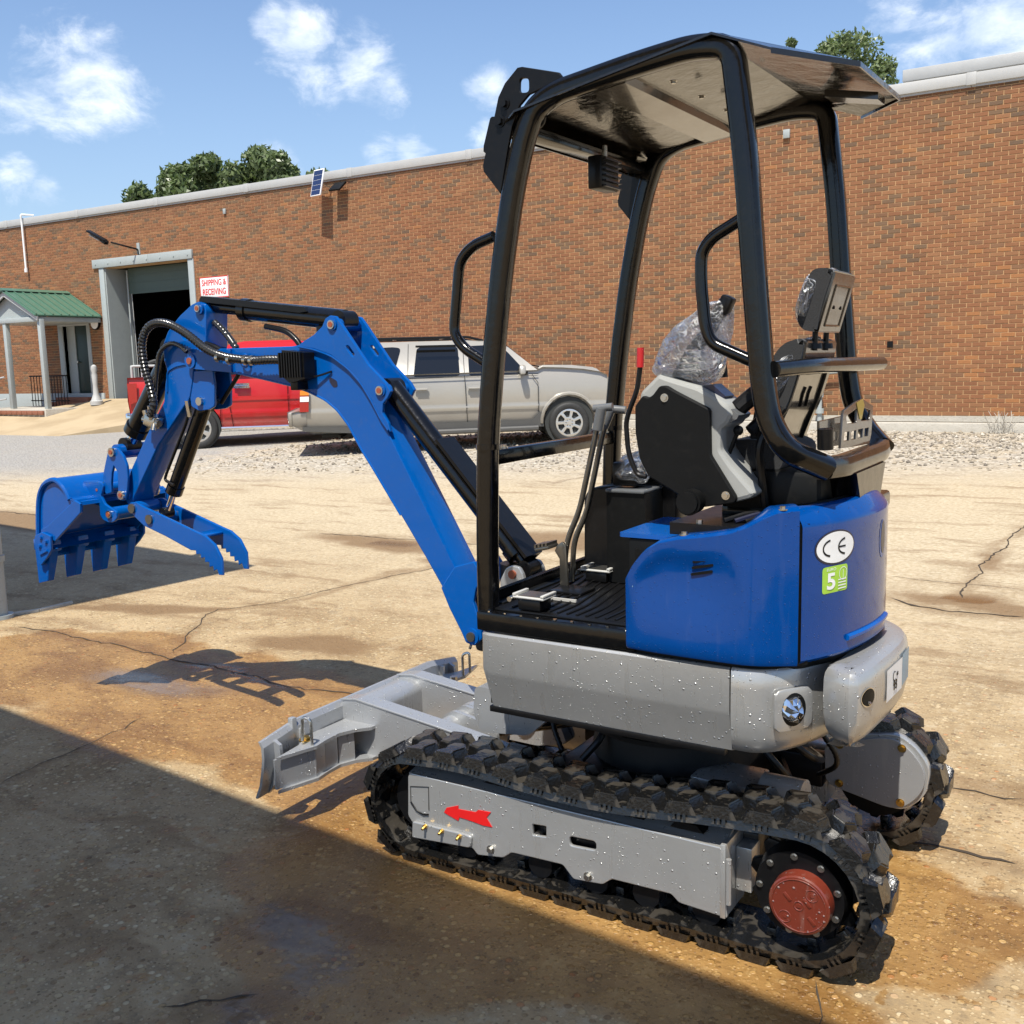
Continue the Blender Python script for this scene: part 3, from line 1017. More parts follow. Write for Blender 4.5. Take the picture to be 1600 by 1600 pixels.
# solar flood light pair
t = empty('solar_panel', 'small white framed solar panel standing proud of the coping', 'solar panel', (-15.28, WY - .36, 5.46))
m = MB(); m.box(-.165, .165, -.015, .015, -.29, .29, bev=.004); pf = m.build('frame', WHITE, t)
for i in range(2):
    for j in range(5):
        m = MB(); m.box(-.145 + i * .147, -.002 + i * .147, -.019, -.0155, -.27 + j * .109, -.27 + j * .109 + .100); m.build('cell', SOLARM, t)
m = MB(); m.tube([(0, .01, .05), (0, .2, .02), (.02, .355, .0)], .015, 8, .04); m.build('bracket', STEEL, t)
t.rotation_euler = (R(-14), 0, R(-9))
t = empty('flood_light', 'grey tilted flood light under the coping right of the solar panel', 'lamp', (-14.87, WY - .2, 5.36))
m = MB(); m.obox((0, 0, 0), (.30, .30, .045), Matrix.Rotation(R(38), 3, 'X'), .008); m.build('housing', DKPL, t)
m = MB(); m.obox((0, -.012, -.022), (.23, .22, .01), Matrix.Rotation(R(38), 3, 'X'), .002); m.build('lens', GREYPL, t)
m = MB(); m.tube([(.0, .1, .05), (.0, .2, .0)], .012, 6); m.build('bracket', STEEL, t)

t = empty('lamp_arm', 'black street style lamp on a bent arm above the loading door', 'lamp', (-21.55, WY, 4.45))
m = MB(); m.box(-.05, .05, -.03, 0, 0, .28); m.build('base', GREYTRIM, t)
m = MB(); m.tube([(0, -.03, .0), (0, -.03, .12), (-.15, -.35, .20), (-.35, -.55, .28)], .022, 8, .08); m.build('arm', BLACKS, t)
m = MB(); m.obox((-.6, -.75, .44), (.55, .16, .05), Matrix.Rotation(R(30), 3, 'Y') @ Matrix.Rotation(R(15), 3, 'Z'), .02); m.obox((-.45, -.66, .30), (.2, .13, .10), Matrix.Rotation(R(30), 3, 'Y'), .02); m.build('lamp_head', BLACKS, t)
m = MB(); m.obox((-.66, -.75, .40), (.3, .12, .02), Matrix.Rotation(R(30), 3, 'Y') @ Matrix.Rotation(R(15), 3, 'Z')); m.build('lens', GREYPL, t)

m = MB(); m.box(-.055, .055, -.05, 0, -.07, .07, bev=.006); t = m.build('junction_box', GREYTRIM); t.location = (-5.27, WY - .008, 5.21); tag(t, 'small grey junction box high on the bricks seen under the canopy roof', 'box')
m = MB(); m.box(-.04, .04, -.04, 0, -.06, .06, bev=.006); t = m.build('junction_box', GREYTRIM); t.location = (-18.46, WY - .008, 5.2); tag(t, 'small grey box high on the bricks left of the solar panel', 'box')
m = MB(); m.box(-.045, .045, -.02, 0.0, -.05, .05); t = m.build('wall_outlet', DKPL); t.location = (-3.53, WY - .006, 1.70); tag(t, 'small dark square outlet low in the brick wall right of the machine', 'outlet')
# standpipe
t = empty('standpipe', 'grey valve and upright pipe on the brick wall behind the seat', 'pipe', (-4.62, WY - .12, .3))
m = MB(); m.tube([(0, 0, 0), (0, 0, .9)], .04, 12); m.cyl((0, 0, .28), (0, 0, .36), .07); m.cyl((0, 0, .55), (0, 0, .62), .06); m.tube([(0, 0, .9), (.05, 0, .95), (.35, 0, .97)], .025, 10, .04); m.build('pipe', GREYTRIM, t)
m = MB(); m.cyl((.02, 0, .95), (.02, 0, 1.25), .03); m.cyl((.02, 0, 1.22), (.02, 0, 1.27), .06); m.build('valve', GREYTRIM, t)
# dry weed against the footing
b = bmesh.new(); rw = random.Random(5)
for i in range(60):
    a = rw.uniform(0, 6.28); L = rw.uniform(.12, .4); d = Vector((math.cos(a) * .5, math.sin(a) * .3, rw.uniform(.5, 1.2))).normalized()
    p0 = Vector((rw.uniform(-.13, .13), rw.uniform(-.06, .06), 0)); s_ = Vector((.004, 0, 0)); bend = Vector((rw.uniform(-.08, .08), 0, -.03))
    q0, q1, q2 = p0, p0 + d * L * .6, p0 + d * L + bend
    for u, v_ in ((q0, q1), (q1, q2)): b.faces.new([b.verts.new(k) for k in (u - s_, u + s_, v_ + s_ * .7, v_ - s_ * .7)])
me = bpy.data.meshes.new('weed'); b.to_mesh(me); b.free()
t = link('dry_weed', me, None, CONCS, 0); t.location = (-1.83, WY - .3, .3); tag(t, 'dry pale weed tuft growing at the foot of the brick wall', 'weed')

# ---------------------------------------------------------------- entrance porch
t = empty('entrance_porch', 'small green metal gabled porch on grey posts over the entry door', 'porch', (-24.4, 16.9, .7))
PO = t.location.copy()


def pp(name, mb, mat, parent=t, sm=35):
    return wp(name, mb, mat, parent, sm)


Y0, Y1 = 15.85, WY - .03
RX, RZ = -24.42, 3.66
EX, EZ = -23.15, 3.00
dxe = EX - RX
for sgn in (1, -1):
    m = MB()
    ex = RX + sgn * dxe
    th = .03
    m.prism([(RX, Y0 - .1, RZ), (ex, Y0 - .1, EZ), (ex, Y0 - .1, EZ - th), (RX, Y0 - .1, RZ - th)], (0, Y1 - Y0 + .1, 0))
    rp_ = pp('roof_panel', m, GREENM, sm=0)
    for k in range(9):
        yy = Y0 - .06 + k * (Y1 - Y0 + .0) / 8
        m = MB(); m.prism([(RX, yy, RZ + .0), (ex, yy, EZ + .0), (ex, yy, EZ + .03), (RX, yy, RZ + .03)], (0, .035, 0))
        pp('roof_rib', m, GREENM, rp_, 0)
m = MB(); m.prism([(RX - .12, Y0 - .12, RZ - .02), (RX, Y0 - .12, RZ + .05), (RX + .12, Y0 - .12, RZ - .02)], (0, Y1 - Y0 + .1, 0)); pp('ridge_cap', m, GREENM, sm=0)
m = MB(); m.prism([(RX - dxe + .15, Y0 + .1, EZ - .05), (EX - .15, Y0 + .1, EZ - .05), (RX, Y0 + .1, RZ - .10)], (0, .03, 0)); pp('gable', m, GREYTRIM)
m = MB()
for sgn in (1, -1):
    ex = RX + sgn * dxe
    m.prism([(RX, Y0 - .05, RZ - .04), (ex, Y0 - .05, EZ - .04), (ex, Y0 - .05, EZ - .14), (RX, Y0 - .05, RZ - .16)], (0, .04, 0))
pp('barge_board', m, WHITETRIM)
m = MB(); m.box(RX - dxe + .05, EX - .05, Y0, Y1, EZ - .16, EZ - .04, bev=.01); pp('beam', m, GREYTRIM)
for px_ in (-23.2, -24.62, -25.62):
    m = MB(); m.box(px_ - .06, px_ + .06, Y0 + .02, Y0 + .14, .70, EZ - .1, bev=.006); pp('post', m, GREYTRIM)
m = MB(); m.box(-26.1, -23.05, Y0 - .1, WY - .06, .2, .69, bev=.01); pp('platform', m, CONCS)
for i in range(14):
    m = MB(); m.box(-26.1 + i * .215, -26.1 + i * .215 + .2, Y0 - .16, Y0 - .105, .56, .66, bev=.006); o = pp('edging_brick', m, BRICKSTEP)
t = empty('railing', 'thin black metal railing along the porch platform under the green roof', 'railing', (-25.2, 17.2, .7))
m = MB(); m.tube([(-25.6, 17.1, 1.5), (-24.0, 17.1, 1.5)], .02, 6); m.tube([(-25.6, 17.1, .85), (-24.0, 17.1, .85)], .015, 6); wp('rail', m, BLACKS, t)
for i in range(13):
    m = MB(); m.tube([(-25.55 + i * .125, 17.1, .70), (-25.55 + i * .125, 17.1, 1.5)], .010, 6); wp('baluster', m, BLACKS, t)
t = empty('handrail', 'pale galvanised handrail sloping away left of the porch', 'railing', (-26.3, 15.6, .3))
m = MB(); m.tube([(-24.7, 15.8, 1.5), (-26.4, 15.2, 1.25), (-28.5, 14.6, .95)], .022, 8); m.tube([(-24.7, 15.8, .95), (-26.4, 15.2, .7), (-28.5, 14.6, .45)], .018, 8)
wp('rail', m, WHITETRIM, t)
for q in ((-26.0, 15.35, .3, 1.3), (-27.6, 14.87, .25, 1.1)):
    m = MB(); m.tube([(q[0], q[1], q[2]), (q[0], q[1], q[3])], .018, 8); wp('post', m, WHITETRIM, t)
# turned bollard
prof = [(.16, 0), (.16, .1), (.13, .12), (.10, .2), (.07, .28), (.06, .5), (.075, .75), (.06, .82), (.085, .9), (.07, .98), (.02, 1.02)]
b = bmesh.new(); rings = []
for r_, z in prof: rings.append([b.verts.new((r_ * math.cos(2 * PI * k / 18), r_ * math.sin(2 * PI * k / 18), z)) for k in range(18)])
for a_, c_ in zip(rings, rings[1:]):
    for k in range(18): b.faces.new((a_[k], a_[(k + 1) % 18], c_[(k + 1) % 18], c_[k]))
b.faces.new(rings[-1]); b.faces.new(rings[0][::-1])
me = bpy.data.meshes.new('c'); b.to_mesh(me); b.free()
t = link('stone_bollard', me, None, WHITETRIM); t.location = (-22.75, 17.0, .74); tag(t, 'pale turned stone pillar standing between the entry door and the loading door', 'bollard')

# ---------------------------------------------------------------- trees behind the building
def tree(label, x, y, zt, h, rad, mat, leaf, n, seed, group=None, trunk=.35):
    rt = random.Random(seed)
    t = empty('tree', label, 'tree', (x, y, .3), 0, group)
    H = zt - .3
    m = MB()
    m.cyl((0, 0, -.3), (0, 0, H - h * .7), trunk, trunk * .4, 10)
    for k in range(7):
        a = rt.uniform(0, 6.28); z0 = H - h * rt.uniform(.75, .95)
        m.cyl((0, 0, z0), (math.cos(a) * rad * .7, math.sin(a) * rad * .7, z0 + h * rt.uniform(.15, .3)), trunk * .2, trunk * .05, 6)
    m.build('trunk', TRUNKM, t)
    # clumps
    cl = []
    for k in range(26):
        a = rt.uniform(0, 6.28); q = rt.uniform(0, 1) ** .5
        zz = rt.uniform(-1, 1)
        rr = math.sqrt(max(0, 1 - zz * zz)) * q
        cl.append((Vector((math.cos(a) * rr * rad, math.sin(a) * rr * rad, H - h / 2 + zz * h * .42)), rt.uniform(.18, .34) * rad))
    vs, fs = [], []
    for i in range(n):
        c, r_ = rt.choice(cl)
        d = Vector((rt.gauss(0, 1), rt.gauss(0, 1), rt.gauss(0, .8))).normalized()
        p = c + d * r_ * rt.uniform(.55, 1.08)
        u = Vector((rt.gauss(0, 1), rt.gauss(0, 1), rt.gauss(0, 1))).normalized()
        v_ = u.cross(d + Vector((rt.uniform(-.6, .6), rt.uniform(-.6, .6), rt.uniform(-.6, .6)))).normalized()
        s_ = leaf * rt.uniform(.6, 1.2)
        k = len(vs)
        vs += [p - u * s_, p + v_ * s_ * .45, p + u * s_, p - v_ * s_ * .45]
        fs.append((k, k + 1, k + 2, k + 3))
    me = bpy.data.meshes.new('crown'); me.from_pydata(vs, [], fs)
    link('crown', me, t, mat, 0)
    return t


GRP = 'trees showing above the roof on the left'
TREES = [(-41.0, 34, 10.2, 2.2), (-38.6, 35, 10.9, 2.3), (-36.2, 34, 11.0, 2.2), (-34.1, 35, 11.1, 1.9), (-32.0, 34, 10.5, 1.7), (-30.9, 35, 10.0, 1.3)]
TLAB = ['low dark green tree, leftmost of the row above the roof', 'rounded green tree second from the left above the roof', 'tall bushy green tree in the middle of the row above the roof',
        'tall green tree directly left of the gap in the row above the roof', 'smaller rounded tree right of the gap above the roof', 'small tree nearest the solar panel, rightmost of the row']
RTREE = [(-6.55, 9.15), (-7.75, 9.25)]
for i, (px, y, zt, rad) in enumerate(TREES):
    tree(TLAB[i], px, y, zt, 4.2, rad, LEAF, .17, 9000, 20 + i, GRP)
tree('sparse leafy oak top rising behind the roof above the machine canopy', RTREE[0][0], 26, RTREE[0][1] - .1, 2.8, 1.25, LEAF2, .07, 7000, 77)
tree('small leafy tree top peeping over the canopy roof edge', RTREE[1][0], 26, RTREE[1][1] + .0, 2.4, .5, LEAF2, .08, 2000, 78)

# ---------------------------------------------------------------- warehouse canopy behind the camera (casts the foreground shade)
wh = empty('loading_canopy', 'grey steel post and roof of the loading canopy at the left edge', 'canopy', (-6.44, 3.95, -.025))
ang = R(-6.2)
HC = 4.6
kx, ky = SUN.x / SUN.z, SUN.y / SUN.z


def shadow_to_roof(p): return Vector((p[0] + kx * HC, p[1] + ky * HC, HC))


A0, A1 = shadow_to_roof((-2.70, 2.50)), shadow_to_roof((-.81, 2.285))
dr = (A1 - A0).normalized(); pr = Vector((-dr.y, dr.x, 0))
Cn = shadow_to_roof((-6.155, 5.9))
wing = Cn - dr * 9
a_ = A0 + dr * 9
inner = A0 + dr * ((Cn - A0).dot(dr) - 0.02)
DP = 3.1
L = [Cn, Cn - dr * 5, inner - dr * 5 - pr * DP, inner - pr * DP, a_ - pr * DP, a_, inner]
m = MB(); m.prism([tuple(p) for p in L], (0, 0, .18))
wp('roof', m, GREYTRIM, wh, 0)
m = MB(); m.cyl((-6.47, 3.94, -.03), (-6.47, 3.94, HC), .055, seg=16); m.cyl((-6.47, 3.94, .36), (-6.47, 3.94, .40), .066, seg=16); m.cyl((-6.47, 3.94, -.03), (-6.47, 3.94, .0), .09, seg=16)
wp('post', m, GREYTRIM, wh)
for q in (inner - pr * (DP - .2), a_ - pr * (DP - .2), a_ * .5 + inner * .5 - pr * (DP - .2)):
    m = MB(); m.cyl((q.x, q.y, -.03), (q.x, q.y, HC), .07, seg=14); wp('post', m, GREYTRIM, wh)
# slab edge strip by the post
m = MB()
ge = [(-6.465,3.996),(-6.388,4.173),(-6.38,4.427)]
for (a_, b_) in zip(ge, ge[1:]):
    m.tube([(a_[0], a_[1], -.02), (b_[0], b_[1], -.02)], .018, 6)
tag(m.build('slab_edge', CONCS), kind='structure')

# ================================================================ the mini excavator (machine space: x rearwards, y away, z up)
EX_ = empty('mini_excavator', 'blue and silver mini excavator with black canopy, its arm stretched out to the left', 'excavator', (-0.5983, 2.4974, 0.0), -.0159)
CY = .52


def E3(L, y): return [Vector((a, y, c)) for a, c in L]


# ---- tracks
XF, ZF, RF = -1.365, .165, .172      # front idler
XR, ZR, RR = -.098, .192, .188       # rear sprocket


def belt_path(t=0.0, n=14):
    """closed outer path of the belt, offset inwards by t"""
    P = []
    rf, rr = RF - t, RR - t
    for i in range(n + 1):
        a = R(-90 + 180 * i / n); P.append((XR + rr * math.cos(a), ZR + rr * math.sin(a)))
    zt0, zt1 = ZR + rr, ZF + rf
    for i in range(1, 12):
        f = i / 12
        P.append((XR + (XF - XR) * f, zt0 + (zt1 - zt0) * f - .022 * math.sin(PI * min(1, f * 1.15)) + .008 * math.sin(f * 9.4)))
    for i in range(n + 1):
        a = R(90 + 180 * i / n); P.append((XF + rf * math.cos(a), ZF + rf * math.sin(a)))
    zb0, zb1 = ZF - rf, ZR - rr
    for i in range(1, 12):
        f = i / 12
        P.append((XF + (XR - XF) * f, zb0 + (zb1 - zb0) * f))
    return P


def track(y0, W, label):
    o_, i_ = belt_path(0), belt_path(.024)
    m = MB(); n = len(o_)
    rows_ = []
    for (P, y) in ((o_, y0 + .008), (o_, y0 + W - .008), (i_, y0 + W), (i_, y0)):
        rows_.append([m.b.verts.new((p[0], y, p[1])) for p in P])
    for a, c in ((0, 1), (1, 2), (2, 3), (3, 0)):
        for k in range(n):
            m.b.faces.new((rows_[a][k], rows_[a][(k + 1) % n], rows_[c][(k + 1) % n], rows_[c][k]))
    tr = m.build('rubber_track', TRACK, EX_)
    tr['label'] = label
    # inner drive blocks and lugs follow the belt
    P = [Vector((a, 0, c)) for a, c in belt_path(0, 40)]
    P.append(P[0])
    tot = sum((q - p).length for p, q in zip(P, P[1:]))
    N = 32
    lug = MB()
    Wd = W / 2
    h = .031
    # one chevron lug pair (local: u along belt, v across, w outwards)
    def lugshape(b, s_):
        foot = [(-.044, .0), (-.026, .030), (-.046, .075), (-.020, .114), (.026, .106), (.036, .070), (.020, .045), (.046, .018), (.040, 0)]
        topp = [(-.030, .006), (-.014, .032), (-.034, .074), (-.013, .104), (.018, .098), (.024, .068), (.010, .044), (.034, .018), (.028, .006)]
        A = [b.verts.new((u * 1.16, v_ if s_ > 0 else W - v_, -.002)) for u, v_ in foot]
        B = [b.verts.new((u * 1.16, v_ if s_ > 0 else W - v_, h)) for u, v_ in topp]
        b.faces.new(B)
        for k in range(len(A)): b.faces.new((A[k], A[(k + 1) % len(A)], B[(k + 1) % len(A)], B[k]))
    meshes = []
    ks = 1.16
    for s_ in (1, -1):
        m = MB(); lugshape(m.b, s_)
        # side ribs running down the belt edge
        yy = -.004 if s_ > 0 else W + .004
        for q in (-.016, 0, .016):
            m.b.faces.new([m.b.verts.new(k) for k in ((q - .004, yy, -.016), (q + .004, yy, -.016), (q + .003, (.004 if s_ > 0 else W - .004), .014), (q - .003, (.004 if s_ > 0 else W - .004), .014))])
        bmesh.ops.bevel(m.b, geom=[e for e in m.b.edges if min(v.co.z for v in e.verts) > h - .001], offset=.004, segments=2, affect='EDGES')
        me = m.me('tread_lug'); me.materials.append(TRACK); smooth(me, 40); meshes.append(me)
    m = MB(); m.box(-.014, .014, W / 2 - .028, W / 2 + .028, -.048, -.022, bev=.004)
    m.box(-.010, .010, .012, W / 2 - .05, -.030, -.022); m.box(-.010, .010, W / 2 + .05, W - .012, -.030, -.022)
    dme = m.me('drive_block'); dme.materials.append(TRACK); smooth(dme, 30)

    def place(name, me, s):
        s = s % tot; acc = 0
        for p, q in zip(P, P[1:]):
            L = (q - p).length
            if acc + L >= s or q is P[-1]:
                c = p.lerp(q, (s - acc) / L); d = (q - p) / L; break
            acc += L
        out = Vector((d.z, 0, -d.x))
        M = Matrix(((d.x, 0, out.x, c.x), (0, 1, 0, y0), (d.z, 0, out.z, c.z), (0, 0, 0, 1)))
        o = bpy.data.objects.new(name, me); COL.objects.link(o); o.parent = tr; o.matrix_local = M
    for k in range(N):
        place('tread_lug', meshes[0], tot * k / N)
        place('tread_lug', meshes[1], tot * (k + .5) / N)
    for k in range(N): place('drive_block', dme, tot * (k + .25) / N)
    return tr


track(0.0, .20, 'near rubber track with its frame turned to the viewer')
track(.84, .20, 'far rubber track half hidden behind the body')

# ---- track frames
fr_out = rnd2([(-1.375,0.273),(-1.386,0.262),(-1.393,0.123),(-1.366,0.091),(-1.36,0.057),(-1.137,0.071),(-1.118,0.052),(-1.021,0.067),(-0.99,0.092),(-0.808,0.098),(-0.772,0.061),(-0.675,0.07),(-0.644,0.095),(-0.457,0.099),(-0.434,0.079),(-0.291,0.072),(-0.306,0.274)], .008)
holes = [rnd2([(-0.912,0.203),(-0.863,0.207),(-0.864,0.173),(-0.911,0.168)], .004), rnd2([(-0.783,0.195),(-0.694,0.199),(-0.694,0.171),(-0.783,0.166)], .012, 6)]
tf = plate('track_frame', fr_out, holes, .024, .036, SILVER, EX_, .003)
tf['label'] = 'silver side plate of the near track with a red arrow'
m = MB(); m.box(-1.36, -.31, .05, .155, .09, .262, bev=.01); m.build('frame_core', BLACKS, tf)
m = MB(); m.prism([(-1.385, .03, .272), (-.305, .03, .272), (-.305, .15, .315), (-1.385, .15, .30)], (0, 0, -.012)); m.build('frame_top', SILVER, tf)
m = MB(); m.box(-.312, -.296, .02, .175, .07, .285, bev=.003); m.box(-.296, -.25, .10, .17, .12, .25, bev=.004); m.build('end_plate', SILVER, tf)
m = MB(); m.tube([(-.285, .016, .12), (-.285, .016, .25)], .008, 8); m.build('edge_bar', SILVER, tf)
ap = [(-1.243,0.168),(-1.232,0.186),(-1.185,0.204),(-1.185,0.192),(-1.12,0.196),(-1.108,0.206),(-1.061,0.209),(-1.078,0.187),(-1.058,0.16),(-1.091,0.158),(-1.129,0.162),(-1.182,0.165),(-1.187,0.152),(-1.229,0.163)]
plate('arrow_sticker', ap, None, .0215, .0235, REDST, tf, .0004)
pk = rnd2([(-1.366,0.113),(-1.151,0.117),(-1.133,0.113),(-1.136,0.082),(-1.144,0.075),(-1.371,0.056)], .008)
plate('grease_plate', pk, None, .012, .024, SILVER, tf, .003)
for q in [(-1.311,0.11),(-1.245,0.109),(-1.176,0.107)]:
    m = MB(); m.cyl((q[0], .012, q[1]), (q[0], .004, q[1]), .008, seg=6); m.cyl((q[0], .006, q[1] - .0), (q[0], -.008, q[1] - .004), .0045, seg=8); m.build('grease_nipple', GOLD, tf)
for q in [(-1.066,0.085),(-0.722,0.084)]:
    bolt(tf, (q[0], .024, q[1]), (0, -1, 0), .009, .01)
m = MB(); q = [(-0.898,0.168)][0]; m.cyl((q[0], .06, q[1]), (q[0], .03, q[1]), .011); m.build('valve', STEEL, tf)
pl = [(-1.374,0.231),(-1.3,0.241),(-1.306,0.159),(-1.315,0.14),(-1.347,0.15),(-1.374,0.175)]
m = MB(); m.tube([(a, .022, c) for a, c in [(-1.377,0.175),(-1.355,0.15),(-1.327,0.141),(-1.306,0.146)]], .003, 6); m.tube([(a, .023, c) for a, c in [(-1.377,0.175),(-1.376,0.228),(-1.302,0.241),(-1.304,0.16)]], .0015, 5); m.build('cover_seam', BLACKS, tf)
# chain guides on top, rollers below
for i, xx in enumerate((-1.05, -.83, -.60, -.42)):
    m = MB(); m.prism([(xx - .05, .045, .29), (xx - .03, .045, .31), (xx + .03, .045, .31), (xx + .05, .045, .29)], (0, .1, 0)); m.build('slide_pad', BLACKS, tf, 20)
for xx in (-1.17, -.90, -.71, -.545, -.36):
    m = MB(); m.cyl((xx, .045, .065), (xx, .085, .065), .042, seg=20); m.cyl((xx, .085, .065), (xx, .115, .065), .026, seg=16); m.cyl((xx, .115, .065), (xx, .155, .065), .042, seg=20)
    m.build('track_roller', BLACKS, EX_)
    m = MB(); m.cyl((xx, .885, .065), (xx, .995, .065), .042, seg=16); m.build('track_roller', BLACKS, EX_)
# far frame and idlers
m = MB(); m.box(-1.38, -.25, .868, 1.0, .08, .27, bev=.01); m.build('far_track_frame', SILVER, EX_)
for y0 in (.03, .87):
    m = MB(); m.cyl((XF, y0 + .03, ZF), (XF, y0 + .05, ZF), .10, seg=30); m.cyl((XF, y0 + .05, ZF), (XF, y0 + .09, ZF), .10, seg=24); m.cyl((XF, y0 + .09, ZF), (XF, y0 + .14, ZF), .125, seg=30); m.cyl((XF, y0 + .01, ZF), (XF, y0 + .16, ZF), .025, seg=14)
    m.build('idler_wheel', BLACKS, EX_)
# sprockets
def sprocket(y0, near):
    m = MB(); nt = 11
    pr_ = []
    for i in range(nt * 4):
        a = 2 * PI * i / (nt * 4); r_ = .150 if i % 4 in (0, 1) else .128
        pr_.append((XR + r_ * math.cos(a), ZR + r_ * math.sin(a)))
    me = plate_me(pr_, None, y0 + .08, y0 + .105, .003)
    m.b.from_mesh(me); bpy.data.meshes.remove(me)
    m.cyl((XR, y0 + .03, ZR), (XR, y0 + .081, ZR), .118, .128, 36)
    sp = m.build('sprocket', BLACKS, EX_)
    return sp


sp = sprocket(0, True); sprocket(.84, False)
for i in range(9):
    a = 2 * PI * i / 9 + .3
    m = MB(); p = Vector((XR + .105 * math.cos(a), .028, ZR + .105 * math.sin(a))); m.cyl(p, p + Vector((0, -.006, 0)), .0075, seg=6); m.cyl(p, p + Vector((0, -.002, 0)), .010, seg=12); m.build('bolt', STEEL, sp)
hc = Vector((-.0865, 0, .183))
m = MB(); m.cyl((hc.x, .035, hc.z), (hc.x, -.006, hc.z), .082, .080, 40); m.cyl((hc.x, -.006, hc.z), (hc.x, -.009, hc.z), .080, .076, 40)
hub = m.build('hub_cover', HUBRED, sp)
m = MB()
for (r_, t_) in ((.071, .0018), (.012, .0016)):
    m.tube([(hc.x + r_ * math.cos(2 * PI * k / 32), -.0095, hc.z + r_ * math.sin(2 * PI * k / 32)) for k in range(33)], t_, 5)
for (dx, dz) in ((.034, .036), (-.036, -.038)):
    m.tube([(hc.x + dx + .016 * math.cos(2 * PI * k / 20), -.0095, hc.z + dz + .016 * math.sin(2 * PI * k / 20)) for k in range(21)], .0014, 5)
    m.cyl((hc.x + dx, -.008, hc.z + dz), (hc.x + dx, -.0105, hc.z + dz), .006, seg=6)
rot45 = Matrix.Rotation(R(48), 3, 'Y')
for (dx, dz) in ((.022, .012), (.034, -.034), (-.03, .018)):
    m.obox((hc.x + dx, -.0095, hc.z + dz), (.026, .003, .009), rot45, .0006)
m.cyl((hc.x, -.008, hc.z), (hc.x, -.011, hc.z), .006, seg=6)
m.build('hub_marks', HUBRED, sp)

# far drive cover seen from inside
cv = rnd2([(-0.249,0.315),(-0.137,0.35),(-0.066,0.368),(-0.025,0.371),(0.017,0.347),(0.049,0.312),(0.069,0.274),(0.068,0.229),(0.047,0.187),(0.013,0.153),(-0.018,0.138),(-0.054,0.139),(-0.242,0.178)], .03)
g = plate('drive_cover', cv, None, .806, .818, COVERSH, EX_, .002)
cv2 = [(a + (.012 if a > -.1 else 0), c + (.012 if c > .22 else -.006)) for a, c in cv]
plate('drive_cover_rim', cv2, None, .818, .85, SILVER, g, .004)
for q in [(-0.198,0.321),(-0.003,0.345),(-0.003,0.162),(-0.197,0.188)]:
    bolt(g, (q[0], .806, q[1]), (0, -1, 0), .009, .008, GOLD)

# ---- undercarriage and slew ring
m = MB()
m.box(-.95, -.42, .16, .86, .17, .33, bev=.02)
m.box(-1.15, -.25, .16, .24, .16, .27, bev=.01); m.box(-1.15, -.25, .80, .87, .16, .27, bev=.01)
m.build('undercarriage_frame', BLACKS, EX_)
m = MB(); m.cyl((-.66, CY, .33), (-.66, CY, .43), .27, .25, 48); m.cyl((-.66, CY, .43), (-.66, CY, .445), .285, seg=48); m.cyl((-.66, CY, .445), (-.66, CY, .53), .26, seg=48)
m.build('slew_ring', DKPL, EX_)
m = MB(); m.cyl((-.28, .28, .33), (-.16, .28, .33), .07, seg=24); m.box(-.5, -.3, .25, .42, .24, .36, bev=.015); m.build('travel_motor', SILVER, EX_)
for (P_, r_) in (([(-.35, .45, .5), (-.2, .5, .38), (-.22, .7, .30), (-.3, .82, .28)], .011), ([(-.4, .4, .5), (-.25, .42, .34), (-.3, .6, .26), (-.4, .82, .24)], .011), ([(-1.0, .35, .52), (-1.02, .33, .42), (-.96, .30, .33)], .010), ([(-.85, .4, .52), (-.8, .3, .42), (-.86, .25, .34)], .012), ([(-.2, .5, .5), (-.12, .55, .36), (-.22, .62, .28)], .009)):
    m = MB(); m.tube(P_, r_, 10, .08, ribs=.008 if r_ < .011 else 0); m.build('hydraulic_hose', BLACKS, EX_)

# ---- lower body: skirt and counterweight
def offs(P, d):
    """offset an open plan path to its outer side (path runs front-near -> round the tail)"""
    out = []
    for i in range(len(P)):
        a = Vector(P[max(i - 1, 0)]); c = Vector(P[min(i + 1, len(P) - 1)]); t_ = (c - a).normalized()
        out.append((P[i][0] + t_.y * d, P[i][1] - t_.x * d))
    return out


def loft(path, prof, name, mat, parent=EX_, sm=40, cap=True):
    m = MB(); rows_ = []
    for (d, z) in prof:
        rows_.append([m.b.verts.new((p[0], p[1], z)) for p in offs(path, d)])
    for a, c in zip(rows_, rows_[1:]):
        for k in range(len(path) - 1): m.b.faces.new((a[k], a[k + 1], c[k + 1], c[k]))
    if cap:
        m.b.faces.new([r_[0] for r_ in rows_]); m.b.faces.new([r_[-1] for r_ in rows_][::-1])
    return m.build(name, mat, parent, sm)


def spl(P, n=6):
    """smooth open 2D path (Catmull-Rom)"""
    out = []
    Q = [Vector(p) for p in P]
    for i in range(len(Q) - 1):
        p0, p1, p2, p3 = Q[max(i - 1, 0)], Q[i], Q[i + 1], Q[min(i + 2, len(Q) - 1)]
        for k in range(n):
            t = k / n
            out.append(tuple(.5 * ((2 * p1) + (-p0 + p2) * t + (2 * p0 - 5 * p1 + 4 * p2 - p3) * t * t + (-p0 + 3 * p1 - 3 * p2 + p3) * t ** 3)))
    out.append(tuple(Q[-1]))
    return out


half = [(-.294, .050), (-.262, .051), (-.232, .057), (-.200, .074), (-.165, .108), (-.135, .155), (-.105, .225), (-.080, .31), (-.062, .41), (-.056, CY)]
cwp = spl(half[:-1] + [(-.052, .51), (-.058, .60), (-.085, .69), (-.135, .78), (-.20, .86), (-.26, .93), (-.294, .97)], 4)
cwprof = [(-.16, .765), (-.045, .772), (-.006, .776), (0, .768), (.002, .72), (.003, .64), (0, .59), (-.008, .56), (-.022, .54), (-.05, .528), (-.16, .525)]
cw = loft(cwp, cwprof, 'counterweight', SILVER)
cw['label'] = 'silver cast counterweight wrapping round the tail'
